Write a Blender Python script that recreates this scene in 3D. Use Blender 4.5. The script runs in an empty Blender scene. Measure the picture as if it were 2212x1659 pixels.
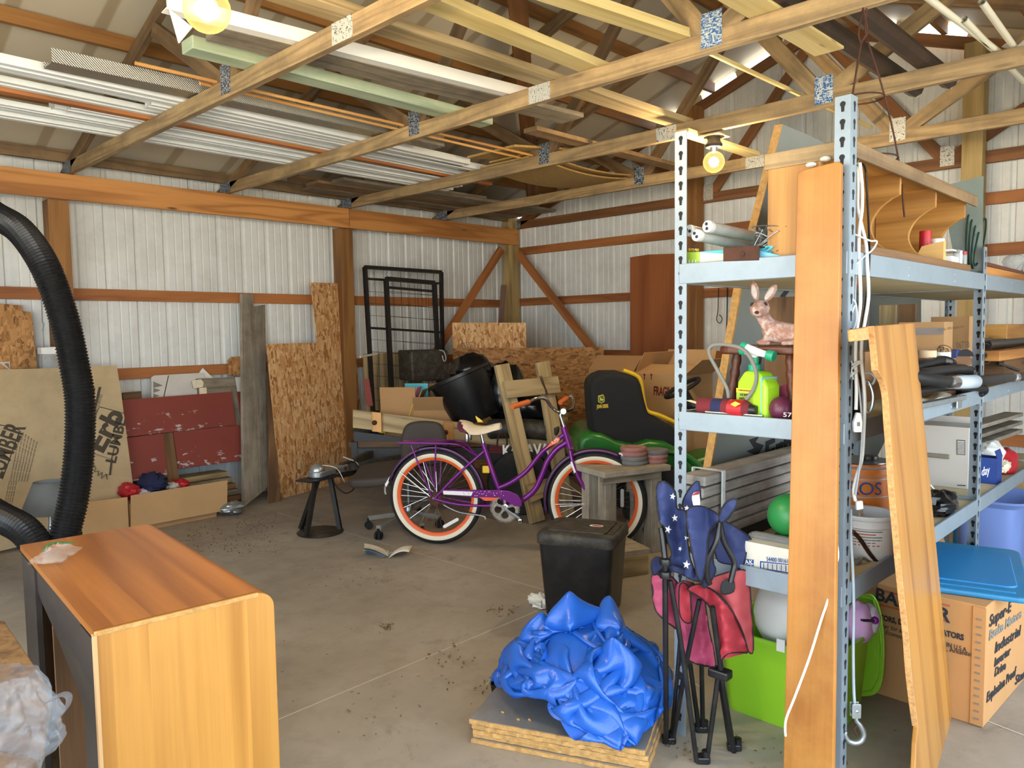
import bpy, bmesh, math, random
from mathutils import Vector, Matrix, Euler, noise
R_ = random.Random(7)
PI = math.pi
sc = bpy.context.scene
COL = sc.collection
V = Vector
# ------------------------------------------------------------------ camera
FPX, CX, CY = 1650.0, 1106.0, 829.5
XA = V((0.71928905, -0.03846578, 0.69364519)); YA = V((0.69457219, 0.05977204, -0.71693568)); ZA = V((-0.0138831, 0.99747064, 0.06971064))
CAM = V((6.545, -6.765, 1.46))
cd = bpy.data.cameras.new('camera'); cam = bpy.data.objects.new('camera', cd); COL.objects.link(cam)
cd.sensor_width = 36.0; cd.lens = FPX / 2212 * 36.0; cd.clip_start = 0.05
_r = Matrix((XA, YA, ZA)); _r = Matrix((_r[0].normalized(), _r[1].normalized(), _r[2].normalized()))
cam.matrix_world = Matrix.Translation(CAM) @ _r.to_4x4()
sc.camera = cam
def ray(px, py):
    c = V(((px - CX) / FPX, -(py - CY) / FPX, -1.0))
    return V((XA.dot(c), YA.dot(c), ZA.dot(c)))
def pl(px, py, ax, val):
    d = ray(px, py); return CAM + d * ((val - CAM[ax]) / d[ax])
def PX(px, py, x): return pl(px, py, 0, x)
def PY(px, py, y): return pl(px, py, 1, y)
def PF(px, py, z=0.0): return pl(px, py, 2, z)
# ------------------------------------------------------------------ mesh builder
ONE = Matrix.Identity(4)
def T(x, y=None, z=None):
    return Matrix.Translation(V(x) if y is None else V((x, y, z)))
def RZ(a): return Matrix.Rotation(a, 4, 'Z')
def RX(a): return Matrix.Rotation(a, 4, 'X')
def RY(a): return Matrix.Rotation(a, 4, 'Y')
def basis(o, x, y, z):
    m = Matrix((x, y, z)).transposed().to_4x4(); m.translation = o; return m
def aim(p0, p1, up=V((0, 0, 1))):
    """frame at p0 whose x axis points to p1"""
    x = (V(p1) - V(p0)).normalized(); y = V(up).cross(x)
    if y.length < 1e-4: y = V((0, 1, 0)).cross(x)
    y.normalize(); z = x.cross(y); return basis(V(p0), x, y, z)
XF = {}
class MB:
    def __init__(s, m=ONE): s.v = []; s.f = []; s.uv = []; s.mi = []; s.m = m
    def add(s, vs, fs, uvs=None, mi=0, m=ONE):
        b = len(s.v); mm = s.m @ m
        s.v += [mm @ V(p) for p in vs]
        for i, f in enumerate(fs):
            s.f.append([b + k for k in f]); s.mi.append(mi)
            s.uv.append(uvs[i] if uvs else [(vs[k][0] + .37 * vs[k][2], vs[k][1] + .61 * vs[k][2]) for k in f])
        return s
    def box(s, c, d, m=ONE, mi=0, taper=1.0):
        c = V(c); h = V(d) / 2; vs = []
        for z in (-1, 1):
            t = taper if z > 0 else 1.0
            for y in (-1, 1):
                for x in (-1, 1): vs.append((c.x + x * h.x * t, c.y + y * h.y * t, c.z + z * h.z))
        fs = [(0, 2, 3, 1), (4, 5, 7, 6), (0, 1, 5, 4), (2, 6, 7, 3), (0, 4, 6, 2), (1, 3, 7, 5)]
        L = max(range(3), key=lambda i: d[i]); uvs = []; off = len(s.f) * .173
        for f in fs:
            pts = [vs[k] for k in f]; ax = [i for i in range(3) if max(p[i] for p in pts) - min(p[i] for p in pts) > 1e-7]
            a = L if L in ax else (ax[0] if ax else 0); bb = [i for i in ax if i != a]; bb = bb[0] if bb else (a + 1) % 3
            uvs.append([(p[a], p[bb] + off) for p in pts])
        return s.add(vs, fs, uvs, mi, m)
    def beam(s, p0, p1, w, h, up=(0, 0, 1), mi=0, shift=0.0):
        """bar from p0 to p1, w across, h along up; p0-p1 is its centre line"""
        L = (V(p1) - V(p0)).length
        return s.box((L / 2, 0, shift), (L, w, h), aim(p0, p1, V(up)), mi)
    def prism(s, poly, t, m=ONE, mi=0, holes=None):
        """2D outline in xy, thickness t along z (centred)"""
        n = len(poly); vs = [(p[0], p[1], -t / 2) for p in poly] + [(p[0], p[1], t / 2) for p in poly]
        fs = [tuple(reversed(range(n))), tuple(range(n, 2 * n))]; L = 0
        uvs = [[poly[k] for k in reversed(range(n))], [p for p in poly]]
        for i in range(n):
            j = (i + 1) % n; e = math.dist(poly[i], poly[j])
            fs.append((i, j, n + j, n + i)); uvs.append([(L, 0), (L + e, 0), (L + e, t), (L, t)]); L += e
        return s.add(vs, fs, uvs, mi, m)
    def tube(s, pts, r, n=10, closed=False, mi=0, caps=True, m=ONE, flat=None):
        pts = [V(p) for p in pts]; N = len(pts); rr = r if isinstance(r, (list, tuple)) else [r] * N
        vs = []; t0 = None; prev = None
        for i in range(N):
            a = pts[(i - 1) % N] if (closed or i > 0) else pts[i]; b = pts[(i + 1) % N] if (closed or i < N - 1) else pts[i]
            t = (b - a).normalized() if (b - a).length > 1e-9 else (prev or V((0, 0, 1)))
            if t0 is None:
                u = V((0, 0, 1)).cross(t)
                if u.length < .05: u = V((0, 1, 0)).cross(t)
                u.normalize()
            else:
                u = u - t * u.dot(t)
                if u.length < 1e-6: u = t.orthogonal()
                u.normalize()
            t0 = t; prev = t; w = t.cross(u)
            fy = 1.0 if flat is None else flat
            for k in range(n):
                a_ = 2 * PI * k / n; vs.append(pts[i] + (u * math.cos(a_) + w * math.sin(a_) * fy) * rr[i])
        fs = []; uvs = []; L = [0.0]
        for i in range(1, N): L.append(L[-1] + (pts[i] - pts[i - 1]).length)
        L.append(L[-1] + (pts[0] - pts[-1]).length)
        for i in range(N if closed else N - 1):
            j = (i + 1) % N
            for k in range(n):
                q = (k + 1) % n; fs.append((i * n + k, i * n + q, j * n + q, j * n + k))
                c0 = k / n * 2 * PI * rr[i]; c1 = (k + 1) / n * 2 * PI * rr[i]
                uvs.append([(L[i], c0), (L[i], c1), (L[i + 1], c1), (L[i + 1], c0)])
        if caps and not closed:
            fs.append(tuple(range(n))[::-1]); uvs.append([(0, 0)] * n)
            fs.append(tuple(range((N - 1) * n, N * n))); uvs.append([(0, 0)] * n)
        return s.add(vs, fs, uvs, mi, m)
    def lathe(s, prof, n=24, m=ONE, mi=0, caps=True, arc=2 * PI, sx=1, sy=1):
        """profile [(r, z)...] spun about z"""
        vs = []; N = len(prof); full = arc > 2 * PI - 1e-6; nn = n if full else n + 1
        for r, z in prof:
            for k in range(nn):
                a = arc * k / n; vs.append((r * math.cos(a) * sx, r * math.sin(a) * sy, z))
        fs = []; uvs = []
        for i in range(N - 1):
            for k in range(n):
                q = (k + 1) % nn
                fs.append((i * nn + k, i * nn + q, (i + 1) * nn + q, (i + 1) * nn + k))
                r0 = max(prof[i][0], .01); z0 = prof[i][1]; z1 = prof[i + 1][1]; r1 = max(prof[i + 1][0], .01)
                L0 = 0; uvs.append([(k / n * arc * r0, z0), ((k + 1) / n * arc * r0, z0), ((k + 1) / n * arc * r1, z1 + (r1 - r0) * .5), (k / n * arc * r1, z1 + (r1 - r0) * .5)])
        if caps and full:
            if prof[0][0] > 1e-5: fs.append(tuple(reversed(range(nn)))); uvs.append([(vs[k][0], vs[k][1]) for k in reversed(range(nn))])
            if prof[-1][0] > 1e-5: fs.append(tuple(range((N - 1) * nn, N * nn))); uvs.append([(vs[k][0], vs[k][1]) for k in range((N - 1) * nn, N * nn)])
        return s.add(vs, fs, uvs, mi, m)
    def grid(s, fn, nu, nv, mi=0, m=ONE, thick=None):
        vs = [fn(i / nu, j / nv) for j in range(nv + 1) for i in range(nu + 1)]; fs = []; uvs = []
        for j in range(nv):
            for i in range(nu):
                a = j * (nu + 1) + i; fs.append((a, a + 1, a + nu + 2, a + nu + 1))
                uvs.append([(i / nu, j / nv), ((i + 1) / nu, j / nv), ((i + 1) / nu, (j + 1) / nv), (i / nu, (j + 1) / nv)])
        return s.add(vs, fs, uvs, mi, m)
    def ball(s, c, r, n=16, m=ONE, mi=0, sc_=(1, 1, 1)):
        pr = [(math.sin(PI * i / (n // 2)) * r, -math.cos(PI * i / (n // 2)) * r) for i in range(n // 2 + 1)]
        return s.lathe([(max(a, 1e-4), b) for a, b in pr], n, T(c) @ m @ Matrix.Diagonal((*sc_, 1)), mi, caps=False)
    def build(s, name, mat, parent=None, bevel=0.0, smooth=False, solid=0.0, sub=0, weld=False, off=1.0, seg=2):
        vs = s.v; me = bpy.data.meshes.new(name)
        lo = V((min(p[i] for p in vs) for i in range(3))); hi = V((max(p[i] for p in vs) for i in range(3)))
        org = V(((lo.x + hi.x) / 2, (lo.y + hi.y) / 2, lo.z))
        base = XF.get(parent.name, V((0, 0, 0))) if parent else V((0, 0, 0))
        me.from_pydata([p - org for p in vs], [], s.f)
        uvl = me.uv_layers.new(name='UVMap'); k = 0; flat = []
        for u in s.uv:
            for q in u: flat += [q[0], q[1]]
        uvl.data.foreach_set('uv', flat)
        mats = mat if isinstance(mat, (list, tuple)) else [mat]
        for m_ in mats: me.materials.append(m_)
        me.polygons.foreach_set('material_index', s.mi)
        if smooth: me.polygons.foreach_set('use_smooth', [True] * len(me.polygons))
        me.update()
        o = bpy.data.objects.new(name, me); COL.objects.link(o)
        o.location = org - base; XF[o.name] = org
        if parent: o.parent = parent
        if weld or smooth:
            bm = bmesh.new(); bm.from_mesh(me)
            if weld: bmesh.ops.remove_doubles(bm, verts=bm.verts, dist=1e-5)
            bm.to_mesh(me); bm.free()
        if solid:
            md = o.modifiers.new('solid', 'SOLIDIFY'); md.thickness = solid; md.offset = off
        if sub:
            md = o.modifiers.new('sub', 'SUBSURF'); md.levels = sub; md.render_levels = sub
        if bevel:
            md = o.modifiers.new('bevel', 'BEVEL'); md.width = bevel; md.segments = seg; md.limit_method = 'ANGLE'; md.angle_limit = .6; md.harden_normals = False
        if smooth and not sub:
            try:
                me.set_sharp_from_angle(angle=math.radians(40))
            except Exception: pass
        return o
def thing(name, label, cat, loc, group=None):
    o = bpy.data.objects.new(name, None); COL.objects.link(o); o.location = V(loc); o.empty_display_size = .1
    XF[o.name] = V(loc); o['label'] = label; o['category'] = cat
    if group: o['group'] = group
    return o
def tag(o, label, cat, group=None, kind=None):
    o['label'] = label; o['category'] = cat
    if group: o['group'] = group
    if kind: o['kind'] = kind
    return o
def struct(o, label=None):
    o['kind'] = 'structure'
    if label: o['label'] = label
    return o
def copy_tree(o, off, label=None, group=None):
    r = o.copy(); COL.objects.link(r); r.location = o.location + V(off); XF[r.name] = XF[o.name] + V(off)
    if label: r['label'] = label
    if group: r['group'] = group
    for ch in [c for c in list(bpy.data.objects) if c.parent == o]:
        c = ch.copy(); COL.objects.link(c); c.parent = r
        for g in [q for q in list(bpy.data.objects) if q.parent == ch]:
            d = g.copy(); COL.objects.link(d); d.parent = c
    return r
def text(name, body, size, m, mat, parent, align='CENTER', ext=.0006, sx=1.0, bold=0.0, shear=0.0, sp=1.0):
    """lettering lying in the local xy plane of m"""
    cu = bpy.data.curves.new(name, 'FONT'); cu.body = body; cu.size = size; cu.align_x = align; cu.align_y = 'CENTER'
    cu.extrude = ext; cu.offset = bold; cu.shear = shear; cu.resolution_u = 3; cu.space_character = sp
    tmp = bpy.data.objects.new(name + '_tmp', cu); COL.objects.link(tmp); tmp.hide_render = True
    dg = bpy.context.evaluated_depsgraph_get(); me = bpy.data.meshes.new_from_object(tmp.evaluated_get(dg)); bpy.data.objects.remove(tmp); bpy.data.curves.remove(cu)
    me.name = name; me.materials.clear(); me.materials.append(mat); o = bpy.data.objects.new(name, me); COL.objects.link(o)
    mm = m.copy(); base = XF.get(parent.name, V((0, 0, 0))) if parent else V((0, 0, 0))
    mm.translation = mm.translation - base
    if sx != 1.0: mm = mm @ Matrix.Diagonal((sx, 1, 1, 1))
    o.parent = parent; o.matrix_basis = mm
    return o
def facing(o, right, up):
    """frame at o: x = right, y = up (orthogonalised), z = out of the surface"""
    x = V(right).normalized(); z = x.cross(V(up)).normalized(); y = z.cross(x); return basis(V(o), x, y, z)
def spline(pts, n=8, closed=False):
    pts = [V(p) for p in pts]; out = []; N = len(pts)
    for i in range(N if closed else N - 1):
        if closed: p0, p1, p2, p3 = pts[(i - 1) % N], pts[i], pts[(i + 1) % N], pts[(i + 2) % N]
        else: p0, p1, p2, p3 = pts[max(i - 1, 0)], pts[i], pts[i + 1], pts[min(i + 2, N - 1)]
        for k in range(n):
            t = k / n
            out.append(.5 * ((2 * p1) + (p2 - p0) * t + (2 * p0 - 5 * p1 + 4 * p2 - p3) * t * t + (3 * p1 - p0 - 3 * p2 + p3) * t ** 3))
    if not closed: out.append(pts[-1])
    return out
def sp2(pts, n=8, closed=False): return [(p.x, p.y) for p in spline([(a, b, 0) for a, b in pts], n, closed)]
def rrect(w, h, r, n=5, cx=0, cy=0):
    out = []
    for sx, sy, a0 in ((1, 1, 0), (-1, 1, PI / 2), (-1, -1, PI), (1, -1, 3 * PI / 2)):
        for k in range(n + 1):
            a = a0 + PI / 2 * k / n; out.append((cx + sx * (w / 2 - r) + r * math.cos(a), cy + sy * (h / 2 - r) + r * math.sin(a)))
    return out
def nz(p, s=1.0, seed=0.0): return noise.noise(V((p[0] * s + seed, p[1] * s + seed * 1.7, p[2] * s - seed)))
# ------------------------------------------------------------------ materials
MATS = {}
def srgb(c):
    if isinstance(c, str): c = [int(c[i:i + 2], 16) / 255 for i in (0, 2, 4)]
    return tuple((x / 12.92 if x <= .04045 else ((x + .055) / 1.055) ** 2.4) for x in c) + (1.0,)
class NT:
    def __init__(s, name):
        s.mat = bpy.data.materials.new(name); s.mat.use_nodes = True; s.t = s.mat.node_tree; s.n = s.t.nodes; s.l = s.t.links
        s.b = s.n['Principled BSDF']
    def node(s, typ, **kw):
        nd = s.n.new(typ)
        for k, v in kw.items():
            if k == 'inp':
                for a, b in v.items():
                    if isinstance(b, bpy.types.NodeSocket): s.l.new(b, nd.inputs[a])
                    else: nd.inputs[a].default_value = b
            else: setattr(nd, k, v)
        return nd
    def coord(s, kind, scale=(1, 1, 1), rand=True, rot=(0, 0, 0)):
        tc = s.node('ShaderNodeTexCoord'); o = tc.outputs[kind]
        if rand:
            oi = s.node('ShaderNodeObjectInfo'); mu = s.node('ShaderNodeVectorMath', operation='MULTIPLY_ADD')
            cb = s.node('ShaderNodeCombineXYZ', inp={0: oi.outputs['Random'], 1: oi.outputs['Random'], 2: oi.outputs['Random']})
            s.l.new(cb.outputs[0], mu.inputs[0]); mu.inputs[1].default_value = (37, 53, 11); s.l.new(o, mu.inputs[2]); o = mu.outputs[0]
        mp = s.node('ShaderNodeMapping', inp={'Vector': o, 'Scale': scale, 'Rotation': rot}); return mp.outputs[0]
    def noise(s, vec, scale=5, detail=3, rough=.55, dist=0): return s.node('ShaderNodeTexNoise', inp={'Vector': vec, 'Scale': scale, 'Detail': detail, 'Roughness': rough, 'Distortion': dist}).outputs['Fac']
    def math(s, op, a, b=0.0, c=0.0):
        return s.node('ShaderNodeMath', operation=op, inp={0: a, 1: b, 2: c}).outputs[0]
    def ramp(s, fac, stops, interp='LINEAR'):
        nd = s.node('ShaderNodeValToRGB', inp={0: fac}); cr = nd.color_ramp; cr.interpolation = interp
        while len(cr.elements) < len(stops): cr.elements.new(.5)
        for e, (p, c) in zip(cr.elements, stops): e.position = p; e.color = c if len(c) == 4 else (*c, 1)
        return nd.outputs[0]
    def mix(s, fac, a, b, mode='MIX'):
        nd = s.node('ShaderNodeMix', data_type='RGBA', blend_type=mode)
        for k, v in ((0, fac), (6, a), (7, b)):
            if isinstance(v, bpy.types.NodeSocket): s.l.new(v, nd.inputs[k])
            else: nd.inputs[k].default_value = v
        return nd.outputs[2]
    def out(s, col, rough=.6, metal=0.0, bump=None, bs=.3, bd=.004, spec=.5, **kw):
        for k, v in (('Base Color', col), ('Roughness', rough), ('Metallic', metal), ('Specular IOR Level', spec)):
            if isinstance(v, bpy.types.NodeSocket): s.l.new(v, s.b.inputs[k])
            else: s.b.inputs[k].default_value = v
        for k, v in kw.items(): s.b.inputs[k.replace('_', ' ')].default_value = v
        if bump is not None:
            bn = s.node('ShaderNodeBump', inp={'Strength': bs, 'Distance': bd, 'Height': bump}); s.l.new(bn.outputs[0], s.b.inputs['Normal'])
        return s.mat
W4 = (1, 1, 1, 1); K4 = (0, 0, 0, 1)
def wood(name, dark, light, rough=.6, gs=1.0, band=9, dirt=None, knots=.5, var=.25, fiber=.35, stave=0):
    n = NT(name); d, l = srgb(dark), srgb(light); sv = None
    v = n.coord('UV', (.55 * gs, 7 * gs, 1))
    if stave:
        sy = n.node('ShaderNodeSeparateXYZ', inp={0: n.coord('UV', (1, 1, 1))}).outputs[1]; wn = n.node('ShaderNodeTexWhiteNoise', noise_dimensions='1D', inp={'W': n.math('FLOOR', n.math('DIVIDE', sy, stave))}); sv = wn.outputs['Value']
        ad = n.node('ShaderNodeVectorMath', operation='MULTIPLY_ADD', inp={0: wn.outputs['Color'], 1: (9, 9, 9), 2: v}); v = ad.outputs[0]
    a = n.noise(v, 1.0, 2, .5, .3)
    ring = n.math('PINGPONG', n.math('MULTIPLY', a, band), 1.0)
    v2 = n.coord('UV', (4 * gs, 170 * gs, 1)); fb = n.noise(v2, 1.0, 3, .6)
    base = n.ramp(ring, [(0.0, d), (.75, l)])
    base = n.mix(fiber, base, n.ramp(fb, [(.3, d), (.7, l)]))
    v3 = n.coord('UV', (1.3, 2.2, 1)); big = n.noise(v3, 1.0, 3, .6)
    oi = n.node('ShaderNodeObjectInfo').outputs['Random']
    k = n.math('ADD', n.math('MULTIPLY', big, var * 1.2), n.math('MULTIPLY', sv if sv else oi, var * .8))
    hs = n.node('ShaderNodeHueSaturation', inp={'Color': base, 'Value': n.math('ADD', n.math('MULTIPLY', k, -1.0), 1.0 + var)}); base = hs.outputs[0]
    if knots:
        vo = n.node('ShaderNodeTexVoronoi', inp={'Vector': n.coord('UV', (1.6, 7, 1)), 'Scale': 1.0, 'Randomness': 1.0}).outputs['Distance']
        kf = n.ramp(vo, [(0.0, W4), (.035, W4), (.09, K4)]); base = n.mix(n.math('MULTIPLY', kf, knots), base, (d[0] * .25, d[1] * .2, d[2] * .2, 1))
    if dirt:
        dv = n.noise(n.coord('Object', (3, 3, 3)), 2.0, 5, .65); base = n.mix(n.math('MULTIPLY', n.ramp(dv, [(.42, K4), (.68, W4)]), .5), base, srgb(dirt))
    MATS[name] = n.out(base, rough, 0, fb, .25, .002); return MATS[name]
def plain(name, col, rough=.5, metal=0.0, var=.12, scale=6.0, dust=None, dustamt=.5, bump=0.0, bscale=40, spec=.5, **kw):
    n = NT(name); c = srgb(col); v = n.coord('Object'); a = n.noise(v, scale, 4, .6)
    lo = tuple(x * (1 - var) for x in c[:3]) + (1,); hi = tuple(min(1, x * (1 + var)) for x in c[:3]) + (1,)
    base = n.ramp(a, [(.3, lo), (.7, hi)])
    if dust:
        b = n.noise(v, scale * 2.3, 6, .7); base = n.mix(n.math('MULTIPLY', n.ramp(b, [(.45, K4), (.75, W4)]), dustamt), base, srgb(dust))
    bm_ = n.noise(v, bscale, 3, .6) if bump else None
    MATS[name] = n.out(base, rough, metal, bm_, bump, .004, spec, **kw); return MATS[name]
def osb(name, dark, mid, light):
    n = NT(name); cols = []
    for rot, sc_ in ((.5, (13, 42, 1)), (-.65, (15, 48, 1)), (1.75, (12, 44, 1))):
        v = n.coord('UV', sc_, True, (0, 0, rot)); vo = n.node('ShaderNodeTexVoronoi', inp={'Vector': v, 'Scale': 1.0, 'Randomness': 1.0})
        cols.append(n.node('ShaderNodeSeparateColor', inp={0: vo.outputs['Color']}).outputs[0])
    m1 = n.noise(n.coord('UV', (15, 15, 1)), 1.0, 2); m2 = n.noise(n.coord('UV', (12, 12, 1), True, (0, 0, 1)), 1.0, 2)
    f = n.node('ShaderNodeMix', inp={0: n.math('GREATER_THAN', m1, .5), 2: cols[0], 3: cols[1]}).outputs[0]
    f = n.node('ShaderNodeMix', inp={0: n.math('GREATER_THAN', m2, .55), 2: f, 3: cols[2]}).outputs[0]
    base = n.ramp(f, [(0, srgb(dark)), (.3, srgb(mid)), (.75, srgb(light)), (1, srgb(mid))])
    fine = n.noise(n.coord('UV', (60, 220, 1)), 1.0, 3); base = n.mix(n.ramp(fine, [(.35, (.0, 0, 0, 1)), (.5, (.2,) * 3 + (1,))]), base, srgb(mid))
    MATS[name] = n.out(base, .75, 0, f, .4, .003); return MATS[name]
def PP(px, py, o, n):
    d = ray(px, py); return CAM + d * ((V(o) - CAM).dot(n) / d.dot(n))
class Pl:
    """a plane through three real points, used to lay out boards that lean or lie"""
    def __init__(s, a, b, c): s.o = V(a); s.n = (V(b) - V(a)).cross(V(c) - V(a)).normalized(); s.n = s.n if s.n.dot(CAM - s.o) > 0 else -s.n
    def at(s, px, py): return PP(px, py, s.o, s.n)
    def frame(s, o, right, up=None):
        x = (V(right) - V(o)).normalized(); y = s.n.cross(x); return basis(V(o), x, y, s.n)
def slab(px, plane, t, mi=0, back=True):
    """outline given on a plane, thickness t behind it"""
    ps = [plane.at(*p) for p in px]; k_ = max(range(len(ps)), key=lambda i: (ps[i] - ps[i - 1]).length); o = ps[k_]; m_ = plane.frame(o, ps[k_ - 1]); inv = m_.inverted()
    poly = [((inv @ p).x, (inv @ p).y) for p in ps]
    a = sum(poly[i][0] * poly[(i + 1) % len(poly)][1] - poly[(i + 1) % len(poly)][0] * poly[i][1] for i in range(len(poly)))
    if a < 0: poly.reverse()
    return MB().prism(poly, t, m_ @ T(0, 0, -t / 2 if back else t / 2), mi)
def mark(px, plane, lift=.0008):
    """thin ink shape lying on a plane"""
    ps = [plane.at(*p) + plane.n * lift for p in px]; return MB().add(ps, [tuple(range(len(ps)))])
def ptext(name, body, plane, p0, p1, hpx, mat, parent, lift=.001, **kw):
    """lettering on a plane whose centre line runs from p0 to p1 (photo points on that plane)"""
    a, b = plane.at(*p0), plane.at(*p1); x = (b - a).normalized(); y = plane.n.cross(x); c = (a + b) / 2 + plane.n * lift
    o = text(name, body, hpx, basis(c, x, y, plane.n), mat, parent, **kw)
    xs = [v.co.x for v in o.data.vertices]; w = max(xs) - min(xs)
    if w > 1e-5: o.matrix_basis = o.matrix_basis @ Matrix.Diagonal(((b - a).length / w, 1, 1, 1))
    return o
# ------------------------------------------------------------------ material library
wood('girt', '7d4a26', 'b0703c', .65, 1, 7)
wood('header', '98602c', 'c98c4c', .6, .8, 10, knots=.9, fiber=.25)
wood('post', '6a4420', '9a6c38', .65, 1, 6)
wood('posttan', '8c7446', 'b39b68', .7, 1, 6)
wood('truss', '7c664a', 'b2976c', .7, 1.3, 11, dirt='62543f')
wood('trussold', '5f4a33', '8c7250', .75, 1, 8, dirt='4a3b2c')
wood('gable', '5f3c20', '8e603a', .7, 1, 7)
wood('pine', 'b39a5c', 'dcc88e', .6, .9, 7, knots=.8, var=.15)
wood('pineorange', 'a8743c', 'd9a866', .6, .9, 8)
wood('greywood', '5c5244', '9a8f7c', .8, 1.1, 8, dirt='46403a', fiber=.55)
wood('greywood2', '766e60', 'b0a696', .8, 1.1, 7, dirt='5a5249', fiber=.6)
wood('treated', '7d6a48', 'b5a078', .7, 1, 9, fiber=.3)
wood('greengrey', '8a9a80', 'bccbb0', .7, 1, 6, dirt='93a58c')
wood('oldbrown', '4f3721', '7d5c3c', .75, 1, 6)
wood('veneer', '8a5824', 'ae7c3a', .36, .55, 7, knots=0, var=.2, fiber=.3, stave=.11)
wood('veneerlight', '96621f', 'ba853c', .36, .6, 11, knots=0, var=.2, fiber=.25, stave=.085)
wood('desktop', '824a1c', 'aa6c30', .32, .55, 8, knots=0, var=.18, fiber=.25, stave=.09)
wood('orangeboard', '88541c', 'aa702c', .42, .6, 9, knots=0, var=.3, fiber=.35, dirt='b8843f')
wood('plyred', '7c421d', '9c5c30', .65, .35, 16, knots=.3)
wood('plyyellow', 'b88a44', 'd9b070', .6, .6, 8, knots=.5)
wood('plyfir', '8e5f26', 'bc8a46', .55, .6, 12, knots=.3)
wood('darkstain', '4a2414', '74402a', .45, 1, 5, knots=0)
wood('fencegrey', '77706a', 'aaa49c', .8, 1, 7, dirt='c8c6c4', fiber=.6)
osb('osb', '8a5a2e', 'c08a52', 'e8c492'); osb('osbdark', '6b4520', 'a0703e', 'c8955c')
plain('particle', 'a88a52', .85, 0, .2, 60, bump=.3, bscale=150)
plain('chip', 'c08f58', .8, 0, .3, 90, '7a4f2c', .6)
plain('wallmetal', 'd9dcdb', .42, 0, .04, 2, 'a8a59c', .35, spec=.4)
plain('roofmetal', 'bcab90', .6, 0, .1, 1.5, '8a7a62', .45)
n = NT('roofliner'); v = n.coord('Object', rand=False); yy = n.node('ShaderNodeSeparateXYZ', inp={0: v}).outputs[1]; f = n.ramp(n.math('ADD', n.math('PINGPONG', yy, .2286), n.math('MULTIPLY', n.noise(v, 7, 3), .012)), [(.034, W4), (.05, K4)]); a = n.noise(v, 1.4, 4, .6)
MATS['roofliner'] = n.out(n.mix(n.math('MULTIPLY', f, .6), n.mix(a, srgb('b6ac98'), srgb('cec5b2')), srgb('8a7656')), .6)
plain('cardboard', 'a98257', .85, 0, .07, 4, bump=.1, bscale=120)
plain('cardlight', 'bf9a6c', .85, 0, .06, 4); plain('carddark', '8a6540', .85, 0, .08, 4)
plain('boxorange', 'b98a58', .85, 0, .05, 3, 'a87848', .3); plain('boxwhite', 'c9c2ba', .85, 0, .04, 3)
plain('kraft', 'b39d79', .75, 0, .06, 3, '93805c', .4)
plain('foamgrey', '7f8480', .7, 0, .05, 3); plain('foamedge', 'b0854a', .85, 0, .25, 30, 'd0b482', .5, bump=.5)
plain('foil', 'b4b6b8', .26, .6, .06, 4, 'a39b88', .5); plain('blacksteel', '131214', .5, 0, .2, 12, '4a4238', .3)
plain('blackplastic', '101115', .35, 0, .1, 6, '4a4640', .25); plain('blackmatte', '141416', .75, 0, .15, 8)
plain('blackdusty', '26241f', .6, 0, .15, 8, '6b6354', .55); plain('hose', '17181b', .38, 0, .15, 10, '35332f', .3)
plain('blackbag', '0d0e12', .22, 0, .1, 6); plain('brownvinyl', '3c342e', .7, 0, .08, 6)
plain('white', 'e6e6e2', .45, 0, .03, 3); plain('vinylwhite', 'dfe4e6', .4, 0, .04, 3, 'b8b8b2', .3)
plain('trimblue', 'b9c9cc', .4, 0, .05, 3); plain('paper', 'd8d4c8', .8, 0, .05, 8); plain('cream', 'e4dcc4', .5, 0, .04, 6)
plain('shelfsteel', '8b99a4', .42, .25, .05, 4, '6f7d86', .35); plain('shelfdeck', 'b9ab88', .8, 0, .08, 6)
plain('galv', 'a9b0b4', .35, .8, .12, 14, '7d8488', .4); plain('chrome', 'd8dadd', .14, 1, .03, 4); plain('steel', '8f9296', .3, .85, .1, 8)
plain('plate', '9aa0a4', .4, .8, .2, 30); plain('plateblue', '3f74b0', .5, .4, .3, 40, 'c8d2d8', .7)
plain('rust', '4c2e22', .7, .4, .3, 12, '2a1d18', .5); plain('gutter', '3d3029', .5, .2, .15, 6, '5a4a3e', .4)
plain('purple', '5a1466', .22, .35, .05, 4, coat_weight=.6, Coat_Roughness=.1) if False else plain('purple', '74207f', .25, .25, .05, 4)
plain('purpledark', '3c1440', .3, .2, .08, 5); plain('orange', 'e8632c', .45, 0, .05, 5); plain('grip', 'c9642c', .55, 0, .05, 8)
plain('tire', '17181a', .75, 0, .15, 12, '3a3632', .35); plain('whitewall', 'e6dcc4', .6, 0, .03, 5)
plain('saddlecream', 'e0d2b8', .45, 0, .03, 5); plain('saddlewine', '5e2440', .4, 0, .05, 5)
plain('deere', '1d6a22', .32, 0, .1, 6, '244a20', .4); plain('yellow', 'e0b92c', .5, 0, .05, 6); plain('blackcloth', '121316', .85, 0, .15, 10, bump=.2, bscale=300)
plain('tarp', '1d58b4', .27, 0, .1, 6, '2c55a0', .3, bump=.22, bscale=160)
plain('navy', '1c2348', .85, 0, .08, 8, bump=.2, bscale=300); plain('bluecloth', '283462', .75, 0, .1, 7, bump=.15, bscale=300)
plain('redcloth', '9c2834', .7, 0, .06, 6, bump=.1, bscale=300); plain('pinkcloth', 'a44262', .7, 0, .06, 6, bump=.1, bscale=300); plain('coralcloth', 'a84449', .7, 0, .05, 6)
plain('red', 'b3202a', .45, 0, .05, 5); plain('lime', '8fc82a', .4, 0, .04, 4); plain('limejug', 'a4dc2e', .35, 0, .03, 4)
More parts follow.
